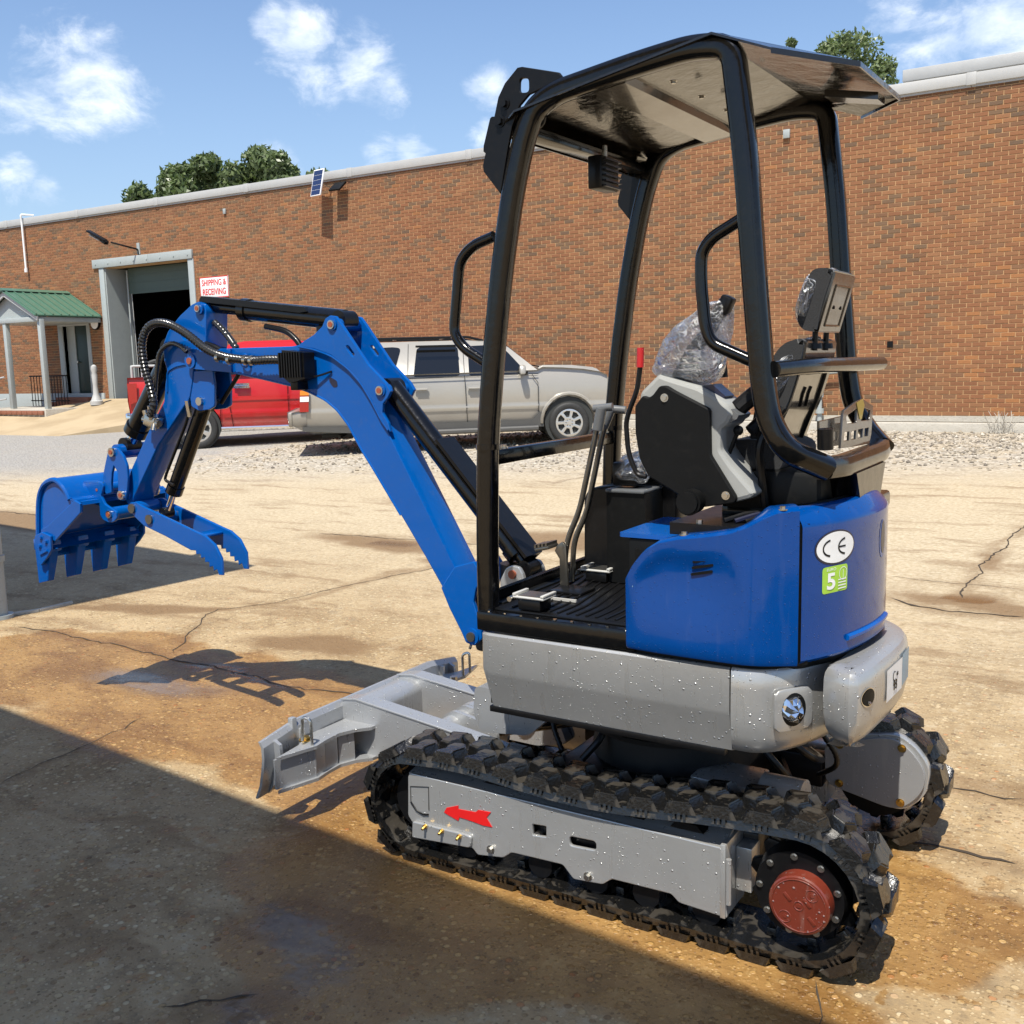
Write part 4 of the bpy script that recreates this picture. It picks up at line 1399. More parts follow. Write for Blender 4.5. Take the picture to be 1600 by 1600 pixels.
# raised boss across the tail
bh = [(-.078, .158), (-.050, .138), (-.022, .125), (-.004, .121)]
bpth = bh + spl([(.010, .125), (.024, .145), (.040, .20), (.050, .32), (.056, .44), (.053, .55), (.028, .65), (-.028, .735), (-.10, .80)], 3)[1:]
bprof = [(-.11, .775), (-.05, .783), (-.028, .782), (-.012, .776), (-.003, .764), (.001, .745), (.002, .70), (.0, .65), (-.007, .615), (-.022, .588), (-.045, .570), (-.075, .560), (-.11, .557)]
m = MB(); rows_ = []
for (d, z) in bprof: rows_.append([m.b.verts.new((p[0], p[1], z)) for p in offs(bpth, d)])
for a, c in zip(rows_, rows_[1:]):
    for k in range(len(bpth) - 1): m.b.faces.new((a[k], a[k + 1], c[k + 1], c[k]))
m.b.faces.new([r_[0] for r_ in rows_]); m.b.faces.new([r_[-1] for r_ in rows_][::-1])
boss = m.build('rear_boss', SILVER, cw, 30)
# lifting eye in the boss, lamp recess in the corner
def on_boss(y, z, d=0.0):
    P_ = offs(bpth, .003 + d)
    for a, c in zip(P_, P_[1:]):
        if a[1] <= y <= c[1] and a[0] > -.02:
            t = (y - a[1]) / (c[1] - a[1] + 1e-9); return Vector((a[0] + (c[0] - a[0]) * t, y, z))
    return Vector((.03, y, z))


def patch(path, yz, d, name, mat, parent, off=.003):
    """thin patch following the plan path; yz polygon fan"""
    m = MB(); cz = (sum(p[0] for p in yz) / len(yz), sum(p[1] for p in yz) / len(yz))
    c0 = path(*cz, d)
    vs = [m.b.verts.new(path(y, z, d)) for y, z in yz]
    mid = [m.b.verts.new(path((y + cz[0]) / 2, (z + cz[1]) / 2, d)) for y, z in yz]
    c = m.b.verts.new(c0); n = len(vs)
    for k in range(n):
        m.b.faces.new((vs[k], vs[(k + 1) % n], mid[(k + 1) % n], mid[k])); m.b.faces.new((mid[k], mid[(k + 1) % n], c))
    return m.build(name, mat, parent)


hy, hz = [(0.166,0.711)][0]
patch(on_boss, circ(hy, hz, .030, 24, .026), .0012, 'eye_ring', CHROME, cw)
patch(on_boss, circ(hy, hz, .027, 24, .023), .0024, 'eye_hole', DKPL, cw)
m = MB(); q = on_boss(hy, hz, 0); m.cyl(q + Vector((0, 0, -.016)), q + Vector((.004, 0, -.012)), .006); m.build('eye_pin', STEEL, cw)
# noise label and blue label on the boss
ly = [(0.295,0.755),(0.448,0.741),(0.562,0.727),(0.308,0.653),(0.454,0.635)]
yA, yB, yC = ly[0][0], ly[1][0], ly[2][0]
zt_, zb_ = ly[0][1] - .006, ly[3][1] + .006
patch(on_boss, [(yA, zt_), (yB, zt_), (yB, zb_), (yA, zb_)], .0014, 'noise_label', WHITE, cw)
patch(on_boss, [(yB + .002, zt_ + .006), (yB + .10, zt_ + .006), (yB + .10, zb_ + .004), (yB + .002, zb_ + .004)], .0014, 'blue_label', LTBLUE, cw)
def wrap_text(s, size, cy_, cz_, fn, d, mat, parent, off=.0, sx=1.0):
    me = text_me(s, size, .0004, off)
    for v in me.vertices:
        p = fn(cy_ + v.co.x * sx, cz_ + v.co.y, d + v.co.z); v.co = p
    return link('lettering', me, parent, mat, 0)


yM = (yA + yB) / 2
wrap_text('93', .038, yM, zb_ + .03, on_boss, .003, DKPL, cw, .0006)
wrap_text('dB', .016, yM + .018, zb_ + .058, on_boss, .003, DKPL, cw)
patch(on_boss, circ(yM - .008, zt_ - .032, .014, 18), .0022, 'label_ring', DKPL, cw)
patch(on_boss, circ(yM - .008, zt_ - .032, .011, 18), .0028, 'label_ring', WHITE, cw)

# lamp in the near corner of the counterweight
lc = Vector((-.150, .118, .665))
nd = Vector((.80, -.60, 0)).normalized(); tv = Vector((.60, .80, 0))
Mx = Matrix(((tv.x, 0, nd.x, lc.x), (tv.y, 0, nd.y, lc.y), (0, 1, 0, lc.z), (0, 0, 0, 1)))
def disc(name, r_, rz, d0, d1, mat, parent, sq=0, n=28, dx=0, dz=0, bev=.002):
    L_ = []
    for k in range(n):
        a = 2 * PI * k / n; ca, sa = math.cos(a), math.sin(a)
        q = (abs(ca) ** (2 + sq) + abs(sa) ** (2 + sq)) ** (-1 / (2 + sq))
        L_.append((dx + r_ * ca * q, dz + rz * sa * q))
    me = plate_me(L_, None, d0, d1, bev, 'z'); me.transform(Mx); return link(name, me, parent, mat)


disc('lamp_recess', .060, .058, .0, .0085, SILVER, cw, 4)
disc('lamp_well', .038, .046, .006, .0100, DKPL, cw)
m = MB()
rf_ = random.Random(4); n_ = 14
ringv = []
for r_, d in ((.034, .008), (.03, .02), (.018, .030), (.0, .034)):
    ringv.append([m.b.verts.new(Mx @ Vector((-.004 + r_ * math.cos(2 * PI * k / n_) * rf_.uniform(.85, 1.1), .002 + r_ * 1.12 * math.sin(2 * PI * k / n_) * rf_.uniform(.85, 1.1), d + rf_.uniform(-.006, .006)))) for k in range(n_)])
for a, c in zip(ringv, ringv[1:]):
    for k in range(n_): m.b.faces.new((a[k], a[(k + 1) % n_], c[(k + 1) % n_], c[k]))
m.build('foil_wrapped_lamp', CHROME, cw, 0)

# near skirt
sk = [(-1.113, .10), (-1.108, .075), (-1.095, .058), (-1.07, .050), (-.72, .050), (-.299, .050)]
loft(sk, [(-.03, .772), (-.006, .774), (0, .768), (.001, .655), (-.003, .640), (-.028, .535), (-.045, .530)], 'side_skirt', SILVER, EX_, 30)
m = MB(); m.box(-1.09, -.32, .075, .10, .515, .535, bev=.003); m.build('skirt_edge', BLACKS, EX_)
m = MB(); m.box(-1.09, -.30, .085, .96, .54, .76); m.prism([(-.30, .12, .54), (-.12, .25, .54), (-.10, .8, .54), (-.30, .92, .54)], (0, 0, .22)); m.build('chassis_core', DKPL, EX_)
skf = [(x, 2 * CY - y) for x, y in sk][::-1]
loft(skf, [(-.03, .772), (-.006, .774), (0, .768), (.001, .655), (-.003, .640), (-.028, .535), (-.045, .530)], 'side_skirt', SILVER, EX_, 30)

# ---- floor
m = MB(); m.box(-1.118, -.58, .058, .93, .778, .838, bev=.006)
fl = m.build('floor_deck', BLACKP, EX_)
m = MB(); m.box(-1.09, -.56, .09, .90, .838, .846, bev=.003); m.build('floor_mat', BLACKS, fl)
rm = random.Random(2)
for k in range(15):
    x0 = -1.05 + .032 * k
    m = MB(); m.tube([(x0 + .03, .115, .847), (x0 + .035, .20 + .004 * k, .847), (x0 + .005, .40, .847), (x0 - .03, .62, .847)], .0045, 6, .06, n=4); m.build('mat_rib', BLACKS, fl)
for k in range(9):
    m = MB(); m.cyl((-1.075 + k * .058, .067, .838), (-1.075 + k * .058, .067, .842), .006, seg=8); m.build('rivet', CHROME, fl)
lp = [(-1.125, .838), (-1.105, .838), (-1.108, .88), (-1.122, .88)]
m = MB(); m.box(-1.128, -1.108, .14, .90, .835, .873, bev=.002)
for k in range(58):
    m.box(-1.128, -1.108, .15 + k * .0125, .157 + k * .0125, .873, .881)
m.build('front_lip', BLACKS, fl)
m = MB(); m.box(-1.105, -1.07, .14, .9, .842, .852, bev=.002); m.build('floor_strip', DKPL, fl)


def pedal(x, y, name='pedal'):
    m = MB(); m.box(x - .055, x + .055, y - .04, y + .04, .884, .892, bev=.004); m.box(x - .055, x - .043, y - .04, y + .04, .892, .900, bev=.002); m.box(x + .043, x + .055, y - .04, y + .04, .892, .900, bev=.002)
    o = m.build(name, PEDALM, EX_)
    m = MB(); m.box(x - .04, x + .04, y - .035, y + .035, .848, .884, bev=.006); m.build('pedal_base', BLACKS, o)
    m = MB(); m.box(x - .038, x + .038, y - .034, y + .034, .892, .894); m.build('pedal_pad', LEVER, o)
    m = MB(); m.cyl((x - .06, y - .05, .882), (x - .06, y + .05, .882), .008); m.build('pedal_hinge', STEEL, o)


pq = [(-0.949,0.129),(-0.954,0.575)]
pedal(pq[0][0], pq[0][1]); pedal(pq[1][0], pq[1][1])
m = MB(); q = [(-0.919,0.256)][0]; m.box(q[0] - .045, q[0] + .045, q[1] - .004, q[1] + .004, .848, .856); m.build('mat_clip', PEDALM, fl)

# ---- travel levers
LV = '@740,620,4|'
l1 = [Vector((a, .44, c)) for a, c in [(-1.023,0.845),(-1.009,1.003),(-0.959,1.102),(-0.891,1.371)]]
l2 = [Vector((a, .50, c)) for a, c in [(-1.024,0.855),(-1.013,0.999),(-0.965,1.086),(-0.897,1.367),(-0.874,1.421)]]
m = MB(); m.tube(l1, .0095, 12, .05); lv = m.build('travel_lever', LEVER, EX_)
g_ = [(-0.9,1.44),(-0.838,1.446),(-0.872,1.442),(-0.887,1.373)]
m = MB(); m.tube([(g_[0][0], .44, g_[0][1]), (g_[1][0], .45, g_[1][1])], .013, 12); m.tube([(g_[2][0], .44, g_[2][1]), (g_[3][0], .44, g_[3][1])], .018, 12); m.build('grip', GREYPL2, lv)
m = MB(); m.tube(l2, .0095, 12, .05); lv = m.build('travel_lever', LEVER, EX_)
g_ = [(-0.877,1.437),(-0.821,1.432),(-0.867,1.434),(-0.895,1.377)]
m = MB(); m.tube([(g_[0][0], .50, g_[0][1]), (g_[1][0], .51, g_[1][1])], .013, 12); m.tube([(g_[2][0], .50, g_[2][1]), (g_[3][0], .50, g_[3][1])], .014, 12); m.build('grip', GREYPL2, lv)
m = MB(); fp = [(-1.108,0.962),(-1.109,0.973),(-1.059,0.992),(-1.034,0.99),(-1.026,0.95),(-1.019,0.847),(-0.995,0.847),(-0.991,1.006),(-1.016,1.005),(-1.028,0.971),(-1.053,0.972)]
me = plate_me([(-1.034,0.99),(-1.016,1.002),(-1.001,0.989),(-0.995,0.847),(-1.026,0.844),(-1.026,0.944),(-1.044,0.97)], None, .42, .432, .002)
o = link('lever_bracket', me, EX_, LEVER)
m = MB(); a_ = [(-1.108,0.968),(-1.053,0.987)]; m.obox(((a_[0][0] + a_[1][0]) / 2, .43, (a_[0][1] + a_[1][1]) / 2), (abs(a_[1][0] - a_[0][0]), .07, .012), Matrix.Rotation(R(-14), 3, 'Y'), .003)
for k in range(4):
    xx = a_[0][0] + .014 * k; m.box(xx, xx + .007, .395, .465, a_[0][1] + .010 + .003 * k, a_[0][1] + .022 + .003 * k)
m.build('foot_pedal', LEVER, o)
m = MB(); q = [(-0.973,0.391)][0]; m.box(q[0] - .05, q[0] + .07, q[1] - .05, q[1] + .05, .846, .856, bev=.003); m.build('lever_plate', BLACKS, EX_)

# ---- canopy hoops
def hoop(y, lab):
    P_ = [(a, y, c) for a, c in [(-1.099,0.82),(-1.096,1.043),(-1.085,1.339),(-1.055,1.607),(-1.016,1.865),(-0.972,2.077),(-0.936,2.204),(-0.898,2.291),(-0.827,2.326),(-0.571,2.361),(-0.42,2.375),(-0.318,2.359),(-0.306,2.269),(-0.281,2.082),(-0.255,1.766),(-0.232,1.523),(-0.213,1.425),(-0.167,1.352),(-0.072,1.301)]]
    P_[-1] = (P_[-1][0] - .02, y + (.10 if y < CY else -.10), P_[-1][2] + .0)
    m = MB(); m.tube(P_, .030, 20, .09, n=6, sq=1.6)
    o = m.build('canopy_hoop', BLACKP, EX_, 50); o['label'] = lab
    m = MB(); q = P_[2]; m.cyl((q[0], y, q[2] - .004), (q[0], y, q[2] + .012), .036, seg=24); m.build('joint_flange', BLACKP, o)
    return P_


HP = hoop(.10, 'near side tubular post and roof rail')
hoop(.94, 'far side tubular post and roof rail')
# joint marker and front cross bar
cb = [(-1.056,1.316)][0]
m = MB(); m.box(HP[2][0] - .018, HP[2][0] + .018, .125, .92, 1.285, 1.33, bev=.006); c_ = m.build('front_crossbar', BLACKP, EX_)
for yy in (.15, .165, .19, .85, .88):
    bolt(c_, (HP[2][0], yy, 1.330), (0, 0, 1), .009, .009)
# rear lower bar and pedestal
rb_ = [(-0.229,0.685),(-0.257,1.351)]
xr = -.085
zb = HP[-1][2]
m = MB(); m.tube([(HP[-1][0] - .01, HP[-1][1] - .01, zb), (xr, .30, zb - .005), (xr, .74, zb - .005), (HP[-1][0] - .01, .85, zb)], .030, 20, .06, sq=1.6); m.build('rear_bar', BLACKP, EX_)
m = MB(); m.b.free(); m = MB()
pd = [(.36, zb - .03), (.70, zb - .03), (.64, 1.17), (.42, 1.17)]
m.prism([(xr + .03, y, z) for y, z in pd], (-.16, 0, 0)); m.build('canopy_pedestal', BLACKP, EX_, 20)
m = MB(); m.box(-.42, -.05, .30, .76, 1.13, 1.18, bev=.01); m.build('pedestal_base', BLACKP, EX_)

# ---- roof sheet
zf, zc, zr = 2.285, 2.392, 2.335
def hx(z): return z
yN, yF = .062, .978
rt = [(-1.0, yN + .03, 2.262), (-.94, yN, 2.290), (-.36, yN, zc), (-.215, yN + .02, 2.335), (-.06, .30, 2.325), (-.055, .74, 2.325), (-.215, yF - .02, 2.335), (-.36, yF, zc), (-.94, yF, 2.290), (-1.0, yF - .03, 2.262)]
m = MB()
tv_ = [m.b.verts.new(p) for p in rt]; bv_ = [m.b.verts.new((p[0], p[1], p[2] - .006)) for p in rt]
for F_ in ((0, 1, 8, 9), (1, 2, 7, 8), (2, 3, 4), (2, 4, 5, 7), (5, 6, 7)):
    m.b.faces.new([tv_[k] for k in F_]); m.b.faces.new([bv_[k] for k in F_][::-1])
for k in range(10): m.b.faces.new((tv_[k], bv_[k], bv_[(k + 1) % 10], tv_[(k + 1) % 10]))
rf = m.build('canopy_roof', ROOFU, EX_, 12)
# lips
def lip(a, b_, h_, name='roof_lip'):
    m = MB(); a = Vector(a); b_ = Vector(b_); m.prism([a, b_, b_ + Vector((0, 0, -h_)), a + Vector((0, 0, -h_))], (.004, .004, 0)); m.build(name, ROOFU, rf, 10)


lip(rt[0], rt[9], .030)
lip(rt[3], rt[4], .014); lip(rt[4], rt[5], .014); lip(rt[5], rt[6], .014)
for (xa, xb) in ((-.72, -.62),):
    z_ = 2.262 + (xa + 1.0) * .10 + .02
    m = MB(); m.prism([(xa, yN + .05, z_), (xb, yN + .05, z_ + .012), (xb + .01, yN + .05, z_ + .04), (xa - .01, yN + .05, z_ + .035)], (0, yF - yN - .1, 0)); m.build('roof_stiffener', SEATSH, rf, 20)
m = MB(); m.prism([(-.20, .50, 2.318), (-.08, .60, 2.312), (-.08, .68, 2.312), (-.20, .58, 2.318)], (0, 0, -.02)); m.build('roof_bracket', SEATSH, rf, 20)
for k in range(4): bolt(rf, (-.52, .2 + k * .2, 2.33), (0, 0, -1), .007, .006)
m = MB(); m.box(-.99, -.93, yN + .06, yF - .06, 2.235, 2.262, bev=.003); m.build('front_beam', BLACKP, rf)

# ---- bracket plates at the front top corners
bo_ = "@740,90,6.956|290,1480 110,1240 103,1170 130,1040 108,1020 110,960 180,660 200,640 228,640 270,430 340,280 480,110 530,100 930,160 960,200 960,235 600,400 500,520 420,760 380,950 300,1450"
bp_ = [(a, c) for a, c in [(-1.006,2.074),(-1.061,2.141),(-1.063,2.159),(-1.053,2.191),(-1.06,2.197),(-1.059,2.212),(-1.034,2.285),(-1.028,2.289),(-1.019,2.288),(-1.004,2.338),(-0.981,2.372),(-0.938,2.407),(-0.923,2.407),(-0.806,2.373),(-0.797,2.362),(-0.797,2.354),(-0.904,2.33),(-0.934,2.306),(-0.961,2.25),(-0.974,2.204),(-1.003,2.081)]]
bh_ = rnd2([(-0.932,2.378),(-0.902,2.374),(-0.902,2.336),(-0.934,2.339)], .012)
for yy, lb in ((.083, 'near bracket plate with a square slot'), (.955, 'far bracket plate behind the roof')):
    o = plate('bracket_plate', bp_, [bh_], yy, yy + .012, BLACKS, EX_, .002); o['label'] = lb
    for q in [(-0.982,2.317),(-0.999,2.271)]: bolt(o, (q[0], yy - .0, q[1]), (0, -1, 0), .011, .01, BLACKS)
m = MB(); q = [(-0.902,2.273)][0]
m.tube([(q[0] + .024 * math.cos(2 * PI * k / 20), .12, q[1] + .024 * math.sin(2 * PI * k / 20)) for k in range(21)], .008, 8); m.build('cable_ring', BLACKS, EX_)

# roof work lamp
lq = [(-0.881,2.169)][0]
m = MB(); m.box(lq[0] - .03, lq[0] + .02, .44, .56, lq[1] - .05, lq[1] + .05, bev=.006)
wl_ = m.build('work_lamp', BLACKS, EX_)
for k in range(6):
    m = MB(); m.box(lq[0] + .02, lq[0] + .032, .445, .555, lq[1] - .045 + k * .016, lq[1] - .040 + k * .016); m.build('cooling_fin', BLACKS, wl_)
m = MB(); m.tube([(lq[0], .5, lq[1] + .05), (lq[0], .5, 2.255)], .008, 8); m.build('lamp_stem', STEEL, wl_)

# ---- grab rails and rear arm rest tube
for L_, y in (([(-1.041,1.959),(-1.119,1.938),(-1.167,1.897),(-1.183,1.782),(-1.197,1.683),(-1.159,1.638),(-1.077,1.592)], .10), ([(-0.295,1.938),(-0.372,1.899),(-0.4,1.864),(-0.401,1.791),(-0.389,1.675),(-0.371,1.63),(-0.262,1.582)], .10)):
    m = MB(); m.tube([(a, y, c) for a, c in L_], .0165, 14, .035, n=5); m.build('grab_rail', BLACKP, EX_, 50)
zz = [(-0.211,1.56)][0][1]
m = MB(); m.tube([(-.205, .10, zz), (-.16, .30, zz + .005), (-.15, 1.03, zz - .0)], .0215, 16, .1); m.build('rear_crossbar', BLACKP, EX_, 50)


# ---- curved surface helper: arc length along a plan path
class Surf:
    def __init__(s, P):
        s.P = [Vector(p) for p in P]; s.L = [0]
        for a, c in zip(s.P, s.P[1:]): s.L.append(s.L[-1] + (c - a).length)

    def at(s, t, z, d=0.0):
        t = max(0, min(s.L[-1] - 1e-6, t))
        for i in range(len(s.P) - 1):
            if t <= s.L[i + 1]:
                a, c = s.P[i], s.P[i + 1]; f = (t - s.L[i]) / (s.L[i + 1] - s.L[i] + 1e-9)
                # smooth normal
                def nr(k):
                    u = (s.P[min(k + 1, len(s.P) - 1)] - s.P[max(k - 1, 0)]).normalized(); return Vector((u.y, -u.x))
                n_ = nr(i).lerp(nr(i + 1), f).normalized(); p = a.lerp(c, f) + n_ * d
                return Vector((p.x, p.y, z))

    def s_of_y(s, y):
        for i in range(len(s.P) - 1):
            if s.P[i].y <= y <= s.P[i + 1].y: return s.L[i] + (s.L[i + 1] - s.L[i]) * (y - s.P[i].y) / (s.P[i + 1].y - s.P[i].y + 1e-9)
        return 0


def spatch(sf, pts, d, name, mat, parent, nsub=1):
    m = MB(); n = len(pts)
    cs, cz = sum(p[0] for p in pts) / n, sum(p[1] for p in pts) / n
    rings = []
    for f in (1, .66, .33):
        rings.append([m.b.verts.new(sf.at(cs + (a - cs) * f, cz + (c - cz) * f, d)) for a, c in pts])
    ctr = m.b.verts.new(sf.at(cs, cz, d))
    for a, c in zip(rings, rings[1:]):
        for k in range(n): m.b.faces.new((a[k], a[(k + 1) % n], c[(k + 1) % n], c[k]))
    for k in range(n): m.b.faces.new((rings[-1][k], rings[-1][(k + 1) % n], ctr))
    return m.build(name, mat, parent)


def sstrip(sf, pts, wdt, d, name, mat, parent):
    """a bent stroke drawn on the surface"""
    m = MB(); prev = None
    for i, p in enumerate(pts):
        a = Vector(pts[max(i - 1, 0)]); c = Vector(pts[min(i + 1, len(pts) - 1)]); t_ = (c - a).normalized(); n_ = Vector((-t_.y, t_.x)) * wdt / 2
        q = (m.b.verts.new(sf.at(p[0] + n_.x, p[1] + n_.y, d)), m.b.verts.new(sf.at(p[0] - n_.x, p[1] - n_.y, d)))
        if prev: m.b.faces.new((prev[0], prev[1], q[1], q[0]))
        prev = q
    return m.build(name, mat, parent, 0)


# ---- blue side cover
zt = [(-.62, .955), (-.605, .99), (-.578, 1.038), (-.545, 1.078), (-.50, 1.106), (-.44, 1.122), (-.371, 1.132), (-.30, 1.146), (-.25, 1.166), (-.21, 1.190), (-.18, 1.205), (-.14, 1.210), (-.10, 1.211)]


def ztop(x):
    for (a, za), (c, zc_) in zip(zt, zt[1:]):
        if a <= x <= c: return za + (zc_ - za) * (x - a) / (c - a)
    return zt[0][1] if x < zt[0][0] else zt[-1][1]


sp_ = spl([(-.612, .075), (-.606, .056), (-.590, .046), (-.50, .038), (-.40, .035), (-.30, .035), (-.25, .038), (-.205, .052), (-.165, .074), (-.130, .094)], 8)
m = MB(); rows_ = []
vals = [0, .03, .1, .2, .3, .4, .5, .6, .68, .76, .83, .89, .94, .975]
sfc = Surf(sp_)
for f in vals:
    row = []
    for i, p in enumerate(sp_):
        zt_x = ztop(p[0]); z = .790 + (zt_x - .790) * f
        d = -.004 if f == 0 else 0.0
        # pressed recess with a rounded shoulder
        zc_ = 1.075 - max(0, (-.47 - p[0])) ** 1.6 * 2.6
        zc_ -= max(0, p[0] + .30) * 1.5
        k = (zc_ - z) / .028
        k = max(0, min(1, k)); k = k * k * (3 - 2 * k)
        fade = max(0, min(1, (-.25 - p[0]) / .12)) * max(0, min(1, (p[0] + .575) / .03)) * max(0, min(1, (z - .86) / .12))
        d -= .011 * k * fade
        row.append(m.b.verts.new(sfc.at(sfc.L[i], z, d)))
    rows_.append(row)
for dz, d in ((-.010, -.002), (-.003, -.008), (0, -.018), (.001, -.05), (-.002, -.085)):
    rows_.append([m.b.verts.new(sfc.at(sfc.L[i], ztop(p[0]) + dz, d if p[0] > -.59 else d * .4)) for i, p in enumerate(sp_)])
for a, c in zip(rows_, rows_[1:]):
    for k in range(len(sp_) - 1): m.b.faces.new((a[k], a[k + 1], c[k + 1], c[k]))
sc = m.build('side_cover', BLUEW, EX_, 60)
sc['label'] = 'blue engine side cover with three louvre slots'
for q in ("452,500 560,485 562,497 455,514", "447,528 556,515 558,528 450,542", "442,562 552,547 554,560 446,576"):
    pass
for L_ in ([(-0.401,1.058),(-0.341,1.072),(-0.339,1.065),(-0.399,1.051)], [(-0.403,1.042),(-0.342,1.055),(-0.341,1.048),(-0.402,1.035)], [(-0.406,1.024),(-0.344,1.038),(-0.343,1.03),(-0.405,1.017)]):
    m = MB(); m.prism([(a, .056, c) for a, c in rnd2(L_, .004, 3)], (0, -.0150, 0)); m.build('louvre_slot', DKPL, sc)
for q in ("1222,798", "1065,831"):
    pass
for q in ((-.172, .088, 1.202), (-.432, .062, 1.122)):
    m = MB(); m.cyl((q[0], q[1], q[2]), (q[0], q[1], q[2] + .003), .014, seg=18); m.cyl((q[0], q[1], q[2] + .003), (q[0], q[1], q[2] + .010), .008, seg=6); m.build('bolt', STEEL, sc)
q = [(-0.417,0.131)][0]; bolt(EX_, (q[0], q[1], 1.14), (0, 0, 1), .009, .012)
# mirrored far side cover
m = MB(); m.box(-.60, -.27, .90, .955, .79, 1.13, bev=.012); m.build('side_cover', BLUE, EX_)
# seam strip with hinges between the covers
m = MB(); m.prism([(-.134, .098, .79), (-.112, .122, .79), (-.15, .16, .79), (-.17, .13, .79)], (0, 0, .375)); m.build('cover_seam', DKPL, EX_)

# ---- rear door
dpth = spl([(-.124, .100), (-.110, .122), (-.085, .17), (-.05, .254), (-.025, .36), (-.013, .46), (-.014, .55), (-.032, .64), (-.07, .72), (-.13, .79), (-.20, .85)], 5)
ds = Surf(dpth)
m = MB(); rows_ = []
prof_ = [(-.006, .795), (0, .803), (0, .81)] + [(0, .81 + .345 * k / 10) for k in range(1, 11)] + [(-.001, 1.160), (-.004, 1.166), (-.012, 1.176), (-.034, 1.198), (-.042, 1.203), (-.055, 1.204), (-.062, 1.196)]
for d, z in prof_:
    zo = lambda y: .0
    rows_.append([m.b.verts.new(ds.at(ds.L[i], z, d)) for i in range(len(dpth))])
for a, c in zip(rows_, rows_[1:]):
    for k in range(len(dpth) - 1): m.b.faces.new((a[k], a[k + 1], c[k + 1], c[k]))
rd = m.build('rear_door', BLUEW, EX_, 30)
rd['label'] = 'curved blue rear door with the CE sticker'
# pressed lip along the bottom
s0, s1 = ds.s_of_y(.26), ds.s_of_y(.56)
m = MB(); pts_ = [ds.at(s0 + (s1 - s0) * k / 14, .838 - .0 * k, .001) for k in range(15)]
m.tube(pts_, .009, 8); m.build('pressed_lip', BLUE, rd)
# latch recess
sl = ds.s_of_y(.485)
spatch(ds, [(sl + .028 * math.cos(2 * PI * k / 24), 1.076 + .055 * math.sin(2 * PI * k / 24)) for k in range(24)], .0010, 'latch_recess', BLUE, rd)
spatch(ds, [(sl + .004 + .020 * math.cos(2 * PI * k / 24), 1.080 + .047 * math.sin(2 * PI * k / 24)) for k in range(24)], .0018, 'latch_shadow_gap', NAVY, rd)
# CE sticker
sc_ = ds.s_of_y(.209)
cz_ = 1.093
ell = lambda a, b_: [(sc_ + a * math.cos(2 * PI * k / 40), cz_ + b_ * math.sin(2 * PI * k / 40)) for k in range(40)]
ce = spatch(ds, ell(.083, .046), .0012, 'sticker', NAVY, rd)
spatch(ds, ell(.077, .0415), .0020, 'sticker_face', WHITE, rd)
for (c0, mid_) in ((-.020, False), (.040, True)):
    r_ = .021
    arc = [(sc_ + c0 + 1.55 * r_ * math.cos(R(100 + 160 * k / 16)), cz_ + r_ * math.sin(R(100 + 160 * k / 16)) * 1.0) for k in range(17)]
    sstrip(ds, arc, .0050, .0028, 'lettering', DKPL, rd)
    if mid_: sstrip(ds, [(sc_ + c0 - 1.5 * r_, cz_), (sc_ + c0 - 2, cz_)][:1] + [(sc_ + c0 - .003, cz_)], .0045, .0030, 'lettering', DKPL, rd)
# green sticker
g0, g1 = ds.s_of_y(.161), ds.s_of_y(.256)
gz0, gz1 = .972, 1.043
gc, gm = (g0 + g1) / 2, (gz0 + gz1) / 2
spatch(ds, rnd2([(g0, gz0), (g1, gz0), (g1, gz1), (g0, gz1)], .010), .0012, 'sticker', LIMEG, rd)
gw = g1 - g0


def stext(s, size, cs, cz, d, mat, sx=1.0, off=0.0):
    me = text_me(s, size, 0, off)
    for v in me.vertices: v.co = ds.at(cs + v.co.x * sx, cz + v.co.y, d)
    return link('lettering', me, rd, mat, 0)


stext('5', .060, g0 + gw * .33, gm - .006, .0022, WHITE, 1.25, .0016)
stext('EURO', .011, g0 + gw * .33, gz1 - .008, .0022, WHITE, 1.3)
for k in range(4): sstrip(ds, [(g0 + gw * .60, gz0 + .008 + k * .008), (g0 + gw * .93, gz0 + .008 + k * .008)], .003, .0022, 'print_line', WHITE, rd)
lf = [(g0 + gw * .80 + gw * .16 * math.sin(2 * PI * k / 20) * (1 if k < 10 else 1), gm + .012 + .017 * math.cos(2 * PI * k / 20)) for k in range(21)]
sstrip(ds, lf, .0018, .0022, 'leaf_print', WHITE, rd); sstrip(ds, [(g0 + gw * .80, gm - .006), (g0 + gw * .80, gm + .022)], .0016, .0022, 'leaf_print', WHITE, rd)

# ---- deck and bodies inside the covers
pl = [(-.585, .075), (-.30, .062), (-.20, .085), (-.13, .15), (-.075, .26), (-.045, .40), (-.045, .56), (-.08, .70), (-.15, .79), (-.25, .88), (-.585, .94)]
m = MB(); m.prism([(a, c, .77) for a, c in pl], (0, 0, .30)); m.build('engine_housing', DKPL, EX_)
pl2 = [(-.50, .12), (-.30, .11), (-.20, .14), (-.14, .20), (-.09, .30), (-.07, .42), (-.07, .56), (-.11, .68), (-.18, .76), (-.28, .84), (-.50, .88)]
m = MB(); m.prism([(a, c, 1.06) for a, c in pl2], (0, 0, .085)); m.build('engine_deck', BLACKS, EX_)
m = MB(); m.tube([ds.at(ds.L[i], 1.200, -.070) for i in range(0, len(dpth), 2)], .007, 8); m.build('deck_seal', DKPL, EX_)
m = MB(); m.box(-.612, -.42, .09, .40, .846, 1.098, bev=.006); m.build('battery_box', DKPL, EX_)
m = MB(); m.prism([(a, c, 1.100) for a, c in rnd2([(-.640, .085), (-.40, .085), (-.40, .40), (-.640, .40)], .012)], (0, 0, .012)); m.build('box_lid', BLUE, EX_)
